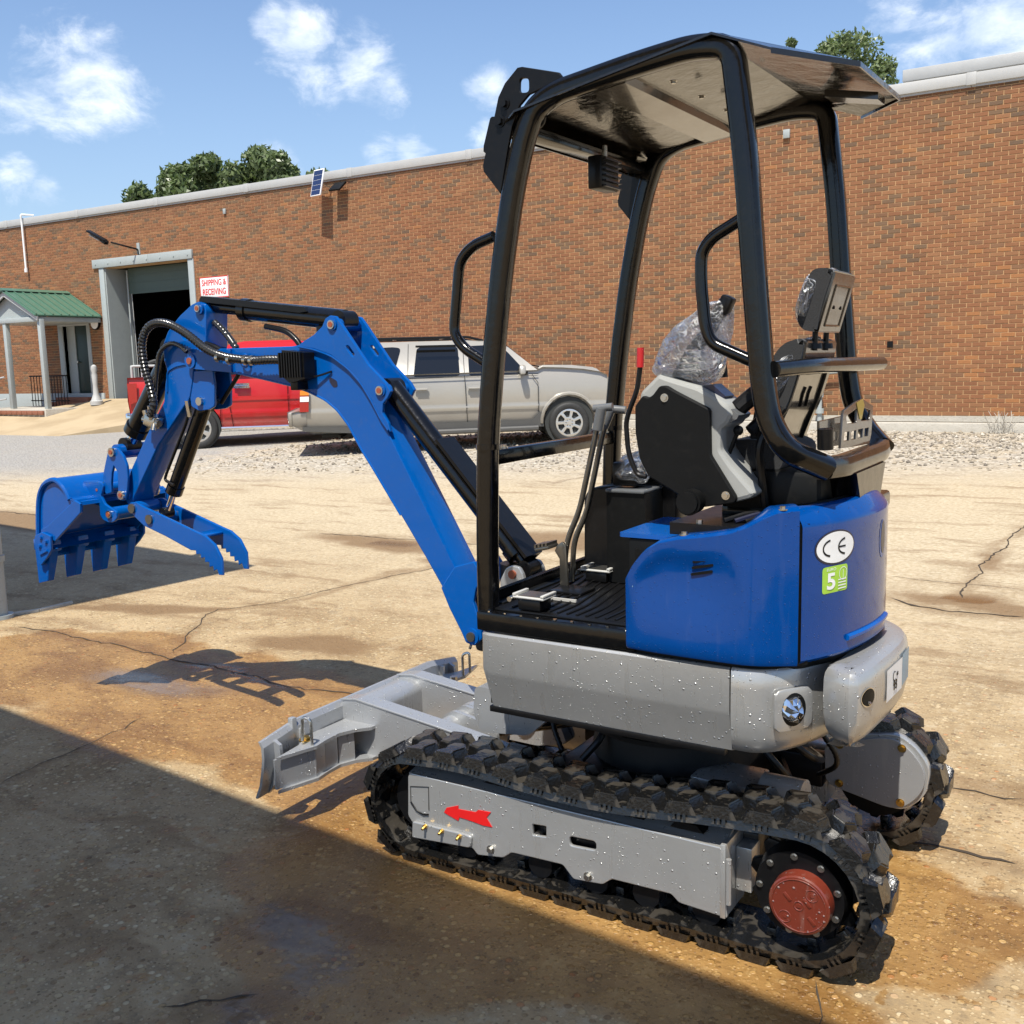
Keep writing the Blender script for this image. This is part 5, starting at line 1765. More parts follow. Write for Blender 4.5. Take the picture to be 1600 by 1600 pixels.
for k in range(5):
    m = MB(); m.tube([(-.36 + .03 * k, .17, 1.15), (-.30 + .03 * k, .22, 1.17), (-.18, .26 + .02 * k, 1.155)], .008, 8, .03); m.build('wiring_loom', NAVY if k == 1 else BLACKS, EX_)
m = MB(); q = [(-0.373,0.506)][0]; m.cyl((q[0] - .02, q[1], 1.175), (q[0] + .03, q[1], 1.165), .011); m.build('plug', LTBLUE, EX_)

# ---- seat
def Yp(L, y): return [(a, y, c) for a, c in L]


bk = [(-0.306,1.534),(-0.288,1.587),(-0.255,1.628),(-0.21,1.64),(-0.198,1.629),(-0.203,1.592),(-0.216,1.54),(-0.24,1.463),(-0.268,1.406),(-0.291,1.337),(-0.352,1.336),(-0.335,1.445)]
seat = None
m = MB(); m.prism(Yp(rnd2(bk, .03), .335), (0, .32, 0))
bmesh.ops.bevel(m.b, geom=[e for e in m.b.edges if abs(e.verts[0].co.y - e.verts[1].co.y) < .001], offset=.014, segments=3, affect='EDGES')
seat = m.build('seat_backrest', FABRIC, EX_, 60)
sh = [(-0.191,1.636),(-0.194,1.61),(-0.199,1.581),(-0.212,1.533),(-0.236,1.455),(-0.262,1.398),(-0.283,1.337),(-0.302,1.34),(-0.279,1.405),(-0.252,1.462),(-0.226,1.54),(-0.211,1.592),(-0.208,1.628)]
m = MB(); m.prism(Yp(rnd2(sh, .012), .345), (0, .30, 0))
bmesh.ops.bevel(m.b, geom=[e for e in m.b.edges if abs(e.verts[0].co.y - e.verts[1].co.y) < .001], offset=.008, segments=2, affect='EDGES')
shell = m.build('seat_shell', SEATSH, seat, 40)
# slots and ridge on the shell
def onshell(f, y, d=0.0):
    P_ = sh[1:7]
    L_ = Surf(P_); return tuple(L_.at(f * L_.L[-1], 0, 0).xy) and (L_.at(f * L_.L[-1], 0, 0).x + d, y, L_.at(f * L_.L[-1], 0, 0).y)


for y in (.425, .480):
    m = MB(); m.tube([onshell(f, y + .010 * abs(f - .45) * 8, .001) for f in (.38, .45, .52, .58)], .0045, 6); m.build('shell_slot', DKPL, shell)
m = MB(); m.tube([onshell(f, .588, .0) for f in (.1, .3, .5, .7, .98)], .008, 8); m.build('shell_rib', DKPL, shell)
for f_ in (.12, .24):
    m = MB(); m.tube([onshell(f_, .40, .001), onshell(f_, .54, .001)], .004, 6); m.build('shell_ridge', SEATSH, shell)
cu = [(-0.448,1.311),(-0.438,1.352),(-0.334,1.365),(-0.242,1.338),(-0.25,1.275),(-0.428,1.259)]
m = MB(); m.prism(Yp(rnd2(cu, .03), .32), (0, .32, 0)); m.build('seat_cushion', FABRIC, EX_, 50)
m = MB(); m.box(-.42, -.13, .30, .66, 1.14, 1.28, bev=.02); m.build('seat_box', DKPL, EX_)
m = MB(); m.tube([(-.28, .28, 1.17), (-.30, .26, 1.36), (-.24, .30, 1.45)], .012, 8, .05); m.build('seat_frame', BLACKS, EX_)
hr = [(-0.185,1.657),(-0.205,1.661),(-0.221,1.678),(-0.224,1.711),(-0.215,1.757),(-0.188,1.817),(-0.173,1.825),(-0.143,1.824),(-0.129,1.816),(-0.134,1.799),(-0.156,1.729),(-0.171,1.655)]
m = MB(); m.prism(Yp(rnd2(hr, .02), .355), (0, .225, 0))
bmesh.ops.bevel(m.b, geom=[e for e in m.b.edges if abs(e.verts[0].co.y - e.verts[1].co.y) < .001], offset=.012, segments=3, affect='EDGES')
hd_ = m.build('headrest', FABRIC, EX_, 60)
hb = [(-0.171,1.655),(-0.167,1.654),(-0.129,1.79),(-0.123,1.813),(-0.129,1.817),(-0.137,1.804),(-0.158,1.729)]
m = MB(); m.prism(Yp(hb, .36), (0, .22, 0))
bmesh.ops.bevel(m.b, geom=list(m.b.edges), offset=.004, segments=2, affect='EDGES')
m.build('headrest_shell', SEATSH, hd_, 40)
a_, c_ = Vector((hb[1][0] + .000, 0, hb[1][1])), Vector((hb[2][0] + .000, 0, hb[2][1]))
d_ = (c_ - a_)
m = MB()
u0, u1 = a_ + d_ * .14, a_ + d_ * .92
for (p, q) in (((u0, .40), (u0, .545)), ((u1, .40), (u1, .545)), ((u0, .40), (u1, .40)), ((u0, .545), (u1, .545))):
    m.tube([(p[0].x, p[1], p[0].z), (q[0].x, q[1], q[0].z)], .0035, 6)
m.build('pressed_frame', SEATSH, hd_)
for y in (.44, .51):
    p = a_ + d_ * .5; m = MB(); m.cyl((p.x - .004, y, p.z), (p.x + .0025, y, p.z), .005, seg=10); m.build('screw_hole', DKPL, hd_)
for y in (.42, .53):
    m = MB(); m.cyl((hb[0][0] - .02, y, hb[0][1] + .02), (hb[0][0] - .022, y, hb[0][1] - .05), .008); m.cyl((hb[0][0] - .022, y, hb[0][1] - .03), (hb[0][0] - .022, y, hb[0][1] - .045), .020, .022, 12); m.build('headrest_stem', BLACKS, hd_)


def inflate(L, yc, wd, name, mat, parent, nz=.012, f=9, seed=0, sq=1.0):
    """a limp bag: outline blown up to both sides with crumples"""
    n0 = len(L); L = [(p.x, p.y) for p in fillet([Vector(p) for p in L], .05, 3, True)]
    L = [tuple(p) for p in L]
    cx = sum(p[0] for p in L) / len(L); cz = sum(p[1] for p in L) / len(L)
    b = bmesh.new(); rings = []
    N = 7
    for i in range(-N, N + 1):
        t = i / N; k = (1 - abs(t) ** 2.2) ** .6 if abs(t) < 1 else 0.12
        k = max(k, .12)
        ring = []
        for j, (x, z) in enumerate(L):
            p = Vector((cx + (x - cx) * k, yc + wd * t, cz + (z - cz) * k))
            q = Vector((p.x * f + seed, p.y * f, p.z * f))
            s_ = noise.noise(q) + .5 * noise.noise(q * 2.3) - .45 * abs(noise.noise(q * 1.7 + Vector((3, 3, 3))))
            d = (p - Vector((cx, yc, cz))).normalized()
            ring.append(b.verts.new(p + d * s_ * nz * 2))
        rings.append(ring)
    for a, c in zip(rings, rings[1:]):
        for k in range(len(L)): b.faces.new((a[k], a[(k + 1) % len(L)], c[(k + 1) % len(L)], c[k]))
    b.faces.new(rings[0][::-1]); b.faces.new(rings[-1])
    bmesh.ops.recalc_face_normals(b, faces=list(b.faces))
    me = bpy.data.meshes.new(name); b.to_mesh(me); b.free()
    o = link(name, me, parent, mat, 0)
    smooth(me, 180)
    sb = o.modifiers.new('s', 'SUBSURF'); sb.levels = 1; sb.render_levels = 1
    return o


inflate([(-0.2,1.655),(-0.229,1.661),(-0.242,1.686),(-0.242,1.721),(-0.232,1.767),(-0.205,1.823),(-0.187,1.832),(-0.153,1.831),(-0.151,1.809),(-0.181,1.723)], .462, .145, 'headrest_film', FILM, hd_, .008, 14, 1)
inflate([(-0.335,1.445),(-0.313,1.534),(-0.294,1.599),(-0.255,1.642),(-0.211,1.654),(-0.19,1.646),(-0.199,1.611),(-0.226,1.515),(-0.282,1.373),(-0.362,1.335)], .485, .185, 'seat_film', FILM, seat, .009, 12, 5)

# ---- near control console
co_ = [(-0.636,1.382),(-0.635,1.462),(-0.627,1.501),(-0.57,1.552),(-0.541,1.541),(-0.452,1.515),(-0.386,1.48),(-0.365,1.463),(-0.351,1.437),(-0.365,1.41),(-0.383,1.398),(-0.384,1.342),(-0.354,1.3),(-0.284,1.224),(-0.299,1.21),(-0.339,1.198),(-0.446,1.178),(-0.526,1.224),(-0.597,1.261),(-0.624,1.311)]
cs_ = plate('control_console', rnd2(co_, .008), None, .205, .345, GREYPL, EX_, .012)
cs_['label'] = 'grey and black left hand control console'
bp2 = [(-0.637,1.387),(-0.637,1.462),(-0.612,1.492),(-0.595,1.485),(-0.582,1.492),(-0.561,1.518),(-0.541,1.519),(-0.515,1.504),(-0.412,1.454),(-0.409,1.327),(-0.334,1.213),(-0.339,1.197),(-0.446,1.178),(-0.526,1.224),(-0.597,1.261),(-0.624,1.311)]
plate('side_panel', rnd2(bp2, .008), None, .190, .210, DKPL, cs_, .004)
for q in [(-0.545,1.485),(-0.364,1.217)]: bolt(cs_, (q[0], .190, q[1]), (0, -1, 0), .008, .005)
q = [(-0.456,1.198)][0]
m = MB(); m.cyl((q[0], .19, q[1]), (q[0], .145, q[1]), .034, .036, 28); m.cyl((q[0], .145, q[1]), (q[0], .135, q[1]), .030, seg=28); m.build('round_cap', DKPL, cs_)
rk_ = [(-0.453,1.515),(-0.422,1.52),(-0.383,1.487),(-0.391,1.479),(-0.414,1.476)]
m = MB(); m.prism(Yp(rk_, .235), (0, .07, 0)); m.build('rocker_switch', NAVY, cs_)
pk_ = [(-0.393,1.464),(-0.358,1.452),(-0.338,1.436),(-0.343,1.426),(-0.373,1.409)]
m = MB(); m.prism(Yp(pk_, .215), (0, .10, 0)); m.build('console_cap', GREYPL2, cs_)
kb = [(-0.351,1.392)][0]
m = MB(); bmesh.ops.create_uvsphere(m.b, u_segments=16, v_segments=10, radius=.014)
bmesh.ops.translate(m.b, verts=list(m.b.verts), vec=(kb[0], .25, kb[1])); kn = m.build('lever_knob', DKPL, cs_)
e2 = [(-0.383,1.313)][0]
m = MB(); m.tube([(kb[0], .25, kb[1]), (e2[0], .25, e2[1])], .006, 8); m.build('knob_rod', DKPL, cs_)
a2 = [(-0.362,1.45),(-0.312,1.498),(-0.277,1.446),(-0.326,1.387)]
m = MB(); m.tube([(a2[0][0], .27, a2[0][1]), (a2[1][0], .30, a2[1][1])], .025, 10); m.tube([(a2[3][0], .28, a2[3][1]), (a2[2][0], .33, a2[2][1])], .02, 10); m.build('arm_support', BLACKS, cs_)
# joystick under film
j = [(-0.522,1.546),(-0.511,1.576),(-0.5,1.593),(-0.49,1.61),(-0.466,1.624),(-0.437,1.676),(-0.412,1.721),(-0.397,1.744),(-0.381,1.72)]
jb = Vector((j[0][0] + .02, .27, j[0][1]))
m = MB()
for k in range(5): m.cyl(jb + Vector((.004 * k, 0, .018 * k)), jb + Vector((.004 * k, 0, .018 * k + .012)), .05 - .006 * k, .045 - .006 * k, 20)
js = m.build('joystick_boot', DKPL, cs_, 20)
m = MB(); m.tube([jb + Vector((.02, 0, .08)), (j[5][0], .27, j[5][1]), (j[6][0], .27, j[6][1]), (j[7][0], .27, j[7][1])], .020, 12, .03)
m.obox((j[7][0], .27, j[7][1] - .01), (.035, .045, .055), Matrix.Rotation(R(25), 3, 'Y'), .008)
m.build('joystick', BLACKS, cs_)
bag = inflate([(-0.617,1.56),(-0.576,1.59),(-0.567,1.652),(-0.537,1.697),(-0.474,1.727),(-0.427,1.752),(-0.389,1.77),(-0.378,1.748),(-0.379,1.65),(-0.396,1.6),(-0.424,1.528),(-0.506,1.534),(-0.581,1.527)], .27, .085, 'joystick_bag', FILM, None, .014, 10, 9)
bag.location = EX_.location; bag.rotation_euler = EX_.rotation_euler
tag(bag, 'crumpled clear plastic bag pulled over the left joystick', 'plastic bag')
# red safety lever
rl = [(-0.658,1.492),(-0.624,1.618),(-0.629,1.564),(-0.665,1.488),(-0.668,1.46),(-0.654,1.299),(-0.637,1.262),(-0.612,1.262)]
m = MB(); m.tube(Yp([(-0.624,1.571),(-0.633,1.506),(-0.658,1.451),(-0.67,1.414),(-0.663,1.322),(-0.635,1.263),(-0.607,1.259)], .20), .0075, 10, .03); sl_ = m.build('safety_lever', BLACKS, EX_)
m = MB(); m.tube(Yp([(-0.622,1.626),(-0.624,1.571)], .20), .0105, 12); m.build('grip', REDG, sl_)
# far console
fc = [(-1.087,0.856),(-1.083,1.105),(-1.072,1.133),(-1.041,1.151),(-0.897,1.17),(-0.835,1.285),(-0.763,1.309),(-0.728,1.155),(-0.74,0.885)]
plate('far_console', rnd2(fc, .015), None, .70, .82, BLACKS, EX_, .01)
m = MB(); q = [(-0.92,1.168),(-0.778,1.157)]; m.box(q[0][0], q[1][0], .55, .72, q[0][1] - .012, q[0][1], bev=.004); m.build('console_tray', GREYPL2, EX_)
m = MB(); m.box(q[0][0] + .0, q[1][0], .56, .72, .85, q[0][1] - .012); m.build('console_base', DKPL, EX_)
m = MB(); m.tube(Yp([(-0.573,1.527),(-0.58,1.589),(-0.587,1.65)], .72), .016, 10); m.build('far_joystick', BLACKS, EX_)
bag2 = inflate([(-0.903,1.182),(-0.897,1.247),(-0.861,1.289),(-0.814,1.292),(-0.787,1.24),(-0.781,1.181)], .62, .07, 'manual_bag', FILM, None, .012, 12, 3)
bag2.location = EX_.location; bag2.rotation_euler = EX_.rotation_euler
tag(bag2, 'small clear plastic bag of parts lying in front of the console', 'plastic bag')
m = MB(); q = [(-0.86,1.225)][0]; m.box(q[0] - .05, q[0] + .04, .58, .67, q[1] - .05, q[1] + .03, bev=.01)
pk2 = m.build('black_parcel', BLACKS); pk2.location = EX_.location; pk2.rotation_euler = EX_.rotation_euler
tag(pk2, 'small black wrapped parcel inside the clear bag before the console', 'parcel')

# ---- perforated plate holder on the rear bar
ho = [(0.37,1.431),(0.382,1.442),(0.506,1.459),(0.588,1.463),(0.715,1.437),(0.7,1.354),(0.679,1.326),(0.526,1.331),(0.353,1.339)]
hh = [rnd2([(0.404,1.424),(0.525,1.44),(0.52,1.399),(0.415,1.402)], .008), rnd2([(0.576,1.44),(0.683,1.425),(0.671,1.397),(0.568,1.401)], .008)]
for s_ in ([(0.387,1.381),(0.442,1.379),(0.44,1.355),(0.385,1.357)], [(0.464,1.378),(0.518,1.377),(0.515,1.353),(0.464,1.355)], [(0.54,1.378),(0.596,1.377),(0.591,1.352),(0.539,1.354)], [(0.617,1.376),(0.666,1.375),(0.661,1.351),(0.615,1.353)]):
    hh.append(s_)
hp = plate('plate_holder', ho, hh, -.105, -.098, SEATSH, EX_, .001, axis='x')
l3 = [(0.214,1.422),(0.44,1.422),(0.425,1.341),(0.319,1.346),(0.219,1.349)]
plate('holder_side', l3, None, -.125, -.118, SEATSH, hp, .001, axis='x')
q = [(0.207,1.403),(0.211,1.349)]
m = MB(); m.cyl((-.10, q[0][0], q[0][1]), (-.10, q[1][0], q[1][1]), .020, seg=16); m.build('document_tube', BLACKS, hp)
ye = [(0.509,1.455),(0.581,1.463),(0.602,1.445),(0.573,1.405),(0.55,1.407)]
plate('yellow_label', ye, None, -.0975, -.0965, YELLOW, hp, .0002, axis='x')

# ================================================================ boom, arm, bucket, thumb
BY = .62
N0, N1 = .55, .69
bm = [(-2.901,1.683),(-2.77,1.68),(-2.655,1.679),(-2.31,1.677),(-2.261,1.681),(-2.184,1.661),(-2.096,1.634),(-2.015,1.584),(-1.951,1.525),(-1.905,1.459),(-1.862,1.389),(-1.546,0.845),(-1.576,0.684),(-1.599,0.753),(-1.68,0.873),(-1.791,1.028),(-1.908,1.19),(-1.97,1.272),(-2.029,1.365),(-2.084,1.424),(-2.144,1.464),(-2.23,1.497),(-2.305,1.518),(-2.48,1.551),(-2.683,1.585),(-2.779,1.594),(-2.909,1.602),(-2.943,1.627),(-2.94,1.663)]
bm_ = [p for k, p in enumerate(bm) if k != 12]
boom = plate('boom', [p for p in bm[:12]] + bm[13:], None, N0, N1, BLUE, EX_, .004, sm=25)
boom['label'] = 'curved blue main boom'
ear = rnd2([(-2.267,1.676),(-2.231,1.695),(-2.176,1.718),(-2.13,1.748),(-2.112,1.777),(-2.088,1.788),(-2.059,1.784),(-2.038,1.761),(-1.908,1.597),(-1.825,1.526),(-1.805,1.497),(-1.822,1.471),(-1.845,1.45),(-1.85,1.416),(-1.824,1.38),(-1.814,1.344),(-1.834,1.361),(-1.858,1.392),(-1.9,1.462),(-1.947,1.527),(-2.01,1.586),(-2.092,1.637),(-2.179,1.664)], .004)
eh = [rnd2([(-2.013,1.671),(-2.001,1.671),(-1.973,1.638),(-1.978,1.629),(-1.987,1.631),(-2.012,1.66)], .006)]
for y in (.538, .682):
    o = plate('boom_ear_plate', ear, eh, y, y + .016, BLUE, boom, .003)
for q in ([(-2.077,1.753)][0], [(-1.852,1.5)][0]):
    m = MB(); m.cyl((q[0], .532, q[1]), (q[0], .71, q[1]), .024, seg=24); m.build('pin_boss', BLUE, boom)
    m = MB(); m.cyl((q[0], .526, q[1]), (q[0], .716, q[1]), .017, seg=20); pn = m.build('pin', STEEL, boom)
    m = MB(); m.cyl((q[0], .524, q[1]), (q[0], .529, q[1]), .011, seg=12); m.build('pin_plug', PINRED, boom)
# flange weld lines
m = MB(); m.tube(Yp([(-2.264,1.676),(-2.18,1.661),(-2.092,1.634),(-2.01,1.584),(-1.947,1.525),(-1.9,1.459),(-1.858,1.389),(-1.826,1.351)], .541), .0045, 6, .02); m.build('weld_bead', BLUE, boom)
m = MB(); m.tube(Yp([(-2.683,1.585),(-2.48,1.551),(-2.305,1.518),(-2.23,1.497),(-2.144,1.464),(-2.084,1.424),(-2.029,1.365),(-1.97,1.272),(-1.908,1.19),(-1.791,1.028)], .550), .0045, 6, .02); m.build('weld_bead', BLUE, boom)
# slot marks and foot
m = MB(); q = [(-2.116,1.555),(-2.078,1.538),(-2.075,1.515),(-2.097,1.512),(-2.117,1.535)]; m.prism(Yp(rnd2(q, .008), .549), (0, .003, 0)); m.build('boom_slot', NAVY, boom)
fo = rnd2([(-1.603,0.767),(-1.538,0.853),(-1.451,0.879),(-1.406,0.817),(-1.363,0.703),(-1.429,0.64),(-1.425,0.592),(-1.46,0.561),(-1.498,0.568),(-1.516,0.605),(-1.568,0.692)], .006)
fh = rnd2([(-1.444,0.782),(-1.409,0.8),(-1.371,0.714),(-1.406,0.65),(-1.439,0.67),(-1.457,0.728)], .008)
for y in (.535, .685):
    plate('boom_foot', fo, [fh], y, y + .018, BLUE, boom, .004)
q = [(-1.467,0.597)][0]
m = MB(); m.cyl((q[0], .528, q[1]), (q[0], .71, q[1]), .030, seg=24); m.build('foot_boss', BLUE, boom)
m = MB(); m.cyl((q[0], .520, q[1]), (q[0], .718, q[1]), .018, seg=20); m.build('pin', LEVER, boom)
m = MB(); m.tube([(q[0] + .0, .525, q[1] - .03), (q[0] - .006, .525, q[1] - .045)], .006, 6); m.build('grease_nipple', STEEL, boom)
# boom tip boss
q = [(-2.889,1.632)][0]
m = MB(); m.cyl((q[0], .532, q[1]), (q[0], .71, q[1]), .032, seg=28); m.build('tip_boss', BLUE, boom)
m = MB(); m.cyl((q[0], .526, q[1]), (q[0], .716, q[1]), .014, seg=16); m.build('pin', PINRED, boom)
m = MB(); m.prism(Yp(rnd2([(-2.879,1.664),(-2.644,1.679),(-2.646,1.579),(-2.886,1.599)], .006), .538), (0, .012, 0)); m.build('tip_gusset', BLUE, boom)
# hose bracket ring
q = [(-2.559,1.626)][0]
m = MB(); m.tube([(q[0] + .022 * math.cos(2 * PI * k / 16), .535, q[1] + .026 * math.sin(2 * PI * k / 16)) for k in range(17)], .005, 6); m.build('hose_ring', BLUE, boom)
# boom work light
wlq = [(-2.29,1.662),(-2.175,1.65),(-2.176,1.552),(-2.219,1.54),(-2.258,1.535),(-2.299,1.563)]
m = MB(); m.prism(Yp(wlq, .475), (0, .06, 0)); wk = m.build('work_light', BLACKS, boom)
x0, x1 = min(p[0] for p in wlq), max(p[0] for p in wlq); z0, z1 = min(p[1] for p in wlq) + .02, max(p[1] for p in wlq)
for k in range(9):
    m = MB(); m.box(x0 + (x1 - x0) * k / 9, x0 + (x1 - x0) * k / 9 + .006, .462, .476, z0, z1 - .01); m.build('cooling_fin', BLACKS, wk)
m = MB(); m.box(x0 + .03, x0 + .07, .49, .55, z0 - .05, z0, bev=.004); m.build('light_bracket', BLACKS, wk)
m = MB(); m.tube([(x0 + .06, .51, z0), (x0 + .13, .53, z0 + .0), (x0 + .20, .545, z0 + .02)], .004, 6, .03); m.build('light_cable', BLACKS, wk)

# arm
ao = rnd2([(-2.844,1.88),(-2.81,1.868),(-2.797,1.843),(-2.813,1.681),(-2.893,1.637),(-2.916,1.539),(-2.939,1.473),(-3.173,1.259),(-3.366,1.017),(-3.389,0.974),(-3.415,0.985),(-3.427,1.005),(-3.378,1.136),(-3.216,1.336),(-3.107,1.457),(-3.09,1.535),(-3.071,1.591),(-3.087,1.641),(-3.088,1.702),(-3.048,1.762),(-2.967,1.824),(-2.885,1.869)], .010)
arm = plate('dipper_arm', ao, [rnd2([(-2.953,1.763),(-2.928,1.762),(-2.915,1.741),(-2.937,1.718),(-2.961,1.733)], .01)], .56, .68, BLUE, EX_, .004, sm=25)
arm['label'] = 'blue dipper arm hanging from the boom tip'
q = [(-2.832,1.85)][0]
m = MB(); m.cyl((q[0], .548, q[1]), (q[0], .692, q[1]), .026, seg=24); m.build('pin_boss', BLUE, arm)
m = MB(); m.cyl((q[0], .540, q[1]), (q[0], .70, q[1]), .015, seg=16); m.build('pin', STEEL, arm)
m = MB(); m.cyl((q[0], .538, q[1]), (q[0], .543, q[1]), .010, seg=16); m.build('pin_plug', PINRED, arm)
m = MB(); m.tube(Yp([(-3.077,1.501),(-3.067,1.591),(-3.01,1.612),(-2.931,1.621)], .558), .004, 6, .02); m.build('weld_bead', BLUE, arm)
# thumb cylinder bracket
tb = rnd2([(-2.922,1.588),(-2.789,1.594),(-2.784,1.532),(-2.793,1.437),(-2.826,1.423),(-2.891,1.417),(-2.938,1.437),(-2.943,1.506)], .01)
for y in (.565, .655):
    plate('cylinder_bracket', tb, None, y, y + .014, BLUE, arm, .003)
q1 = [(-2.875,1.459)][0]
m = MB(); m.cyl((q1[0], .552, q1[1]), (q1[0], .69, q1[1]), .018, seg=20); m.build('pin', STEEL, arm)
# valve block on the arm
vb = [(-3.148,1.373)][0]
m = MB(); m.obox((vb[0], .53, vb[1]), (.07, .06, .055), Matrix.Rotation(R(20), 3, 'Y'), .008); m.cyl((vb[0] - .05, .52, vb[1] + .01), (vb[0] + .05, .52, vb[1] - .01), .016); m.cyl((vb[0] - .03, .51, vb[1] + .05), (vb[0] - .02, .52, vb[1] - .02), .012); m.cyl((vb[0] + .03, .50, vb[1] - .04), (vb[0] + .02, .53, vb[1] + .03), .012)
m.build('valve_block', STEEL, arm)


def cylinder(name, p0, p1, rb_, rr_, fr_, lab, rodmat=CHROME, cap=None):
    """hydraulic cylinder: barrel from p0, rod towards p1"""
    p0, p1 = Vector(p0), Vector(p1); k = p0.lerp(p1, fr_)
    m = MB(); m.cyl(p0, k, rb_, seg=28); d = (p1 - p0).normalized()
    m.cyl(k - d * .035, k + d * .004, rb_ * 1.14, seg=28)
    o = m.build(name, BLACKP, EX_); o['label'] = lab
    m = MB(); m.cyl(k, p1, rr_, seg=18); m.build('rod', rodmat, o)
    m = MB(); m.cyl(p1 - Vector((0, rb_ * .8, 0)), p1 + Vector((0, rb_ * .8, 0)), rb_ * .7, seg=20); m.build('rod_eye', BLACKS, o)
    m = MB(); m.cyl(p0 - Vector((0, rb_ * .95, 0)), p0 + Vector((0, rb_ * .95, 0)), rb_ * .9, seg=20); m.build('barrel_eye', BLACKS, o)
    return o


a1 = [(-2.064,1.771)][0]; a0 = [(-2.816,1.856)][0]
cyl_ = cylinder('arm_cylinder', (a1[0] - .02, BY, a1[1] + .0), (a0[0] - .03, BY, a0[1] + .006), .042, .026, .72, 'black arm cylinder lying on top of the boom', BLACKP)
g0_ = [(-2.84,1.903),(-2.256,1.829),(-2.241,1.811),(-2.282,1.808),(-2.807,1.874),(-2.854,1.885)]
m = MB(); m.prism(Yp(g0_, .575), (0, .09, 0)); m.build('cylinder_guard', BLACKS, cyl_)
m = MB(); qq = [(-2.181,1.733)][0]; m.box(qq[0] - .02, qq[0] + .02, .58, .61, qq[1] - .02, qq[1] + .02, bev=.004); m.build('port', BLACKS, cyl_)
b0_ = [(-1.865,1.507)][0]; b1_ = [(-1.269,0.859)][0]
c2 = cylinder('boom_cylinder', (b0_[0], BY, b0_[1]), (b1_[0], BY, b1_[1]), .042, .024, .93, 'black boom cylinder running down to the swing post', BLACKP)
dd_ = (Vector((b1_[0], 0, b1_[1])) - Vector((b0_[0], 0, b0_[1]))).normalized(); nn_ = Vector((-dd_.z, 0, dd_.x))
if nn_.z < 0: nn_ = -nn_
P0 = Vector((b0_[0], BY + .05, b0_[1])) + dd_ * .30; P1 = Vector((b1_[0], BY + .05, b1_[1])) - dd_ * .02
m = MB(); m.prism([P0 + nn_ * .05, P1 + nn_ * .05, P1 - nn_ * .03, P0 - nn_ * .03], (0, .012, 0)); m.prism([P0 + nn_ * .05, P1 + nn_ * .05, P1 + nn_ * .038, P0 + nn_ * .038], (0, -.10, 0)); m.build('rod_guard', BLACKS, c2, 20)
# swing post
so = rnd2([(-1.351,0.749),(-1.343,0.821),(-1.32,0.863),(-1.295,0.877),(-1.263,0.872),(-1.248,0.85),(-1.238,0.807),(-1.206,0.706),(-1.344,0.631),(-1.414,0.622)], .008)
for y in (.545, .685):
    o = plate('swing_post', so, None, y, y + .018, SILVER2, EX_, .004)
q = [(-1.29,0.844)][0]
m = MB(); m.cyl((q[0], .538, q[1]), (q[0], .71, q[1]), .016, seg=20); m.build('pin', PINRED, EX_)
q2 = [(-1.481,0.59)][0]
m = MB(); m.box(q2[0] + .0, -1.06, .56, .68, q2[1] - .06, q2[1] + .10, bev=.02); m.cyl((q2[0] + .16, .62, q2[1] - .16), (q2[0] + .16, .62, q2[1] + .28), .06, seg=24); m.build('swing_casting', BLACKS, EX_)
for k in range(5):
    m = MB(); m.tube([(q2[0] + .03, .57 + .02 * k, q2[1] + .24 - .01 * k), (q2[0] + .01, .57 + .02 * k, q2[1] + .12), (q2[0] + .12, .57 + .02 * k, q2[1] + .06)], .010, 8, .04); m.build('hydraulic_hose', BLACKS, EX_)

# bucket cylinder and links
c0 = [(-3.079,1.688)][0]; c1 = [(-3.441,1.235)][0]
c3 = cylinder('bucket_cylinder', (c0[0], BY, c0[1]), (c1[0] + .0, BY, c1[1] + .02), .050, .026, .86, 'black bucket cylinder on the front of the arm', CHROME)
lk = rnd2([(-3.452,1.252),(-3.413,1.247),(-3.375,1.211),(-3.356,1.168),(-3.356,1.109),(-3.371,1.042),(-3.389,1.007),(-3.415,1.002),(-3.437,1.009),(-3.436,1.039),(-3.431,1.076),(-3.427,1.136),(-3.45,1.165),(-3.469,1.127),(-3.481,1.074),(-3.483,1.036),(-3.522,1.027),(-3.543,1.049),(-3.532,1.125),(-3.509,1.178),(-3.484,1.231)], .006)
for y in (.528, .700):
    plate('bucket_link', lk, None, y, y + .014, BLUE, EX_, .004)
qa = [(-3.448,1.228),(-3.405,1.03),(-3.571,1.048)]
for i, q in enumerate(qa):
    m = MB(); m.cyl((q[0], .516, q[1]), (q[0], .725, q[1]), .021 if i < 2 else .014, seg=22); m.build('link_pin', STEEL, EX_)
    m = MB(); m.cyl((q[0], .513, q[1]), (q[0], .517, q[1]), .011 if i < 2 else .007, seg=16); m.build('pin_plug', PINRED, EX_)
    m = MB(); m.cyl((q[0], .545, q[1]), (q[0], .70, q[1]), .034 if i == 0 else .026, seg=24); m.build('link_tube', BLUE, EX_)

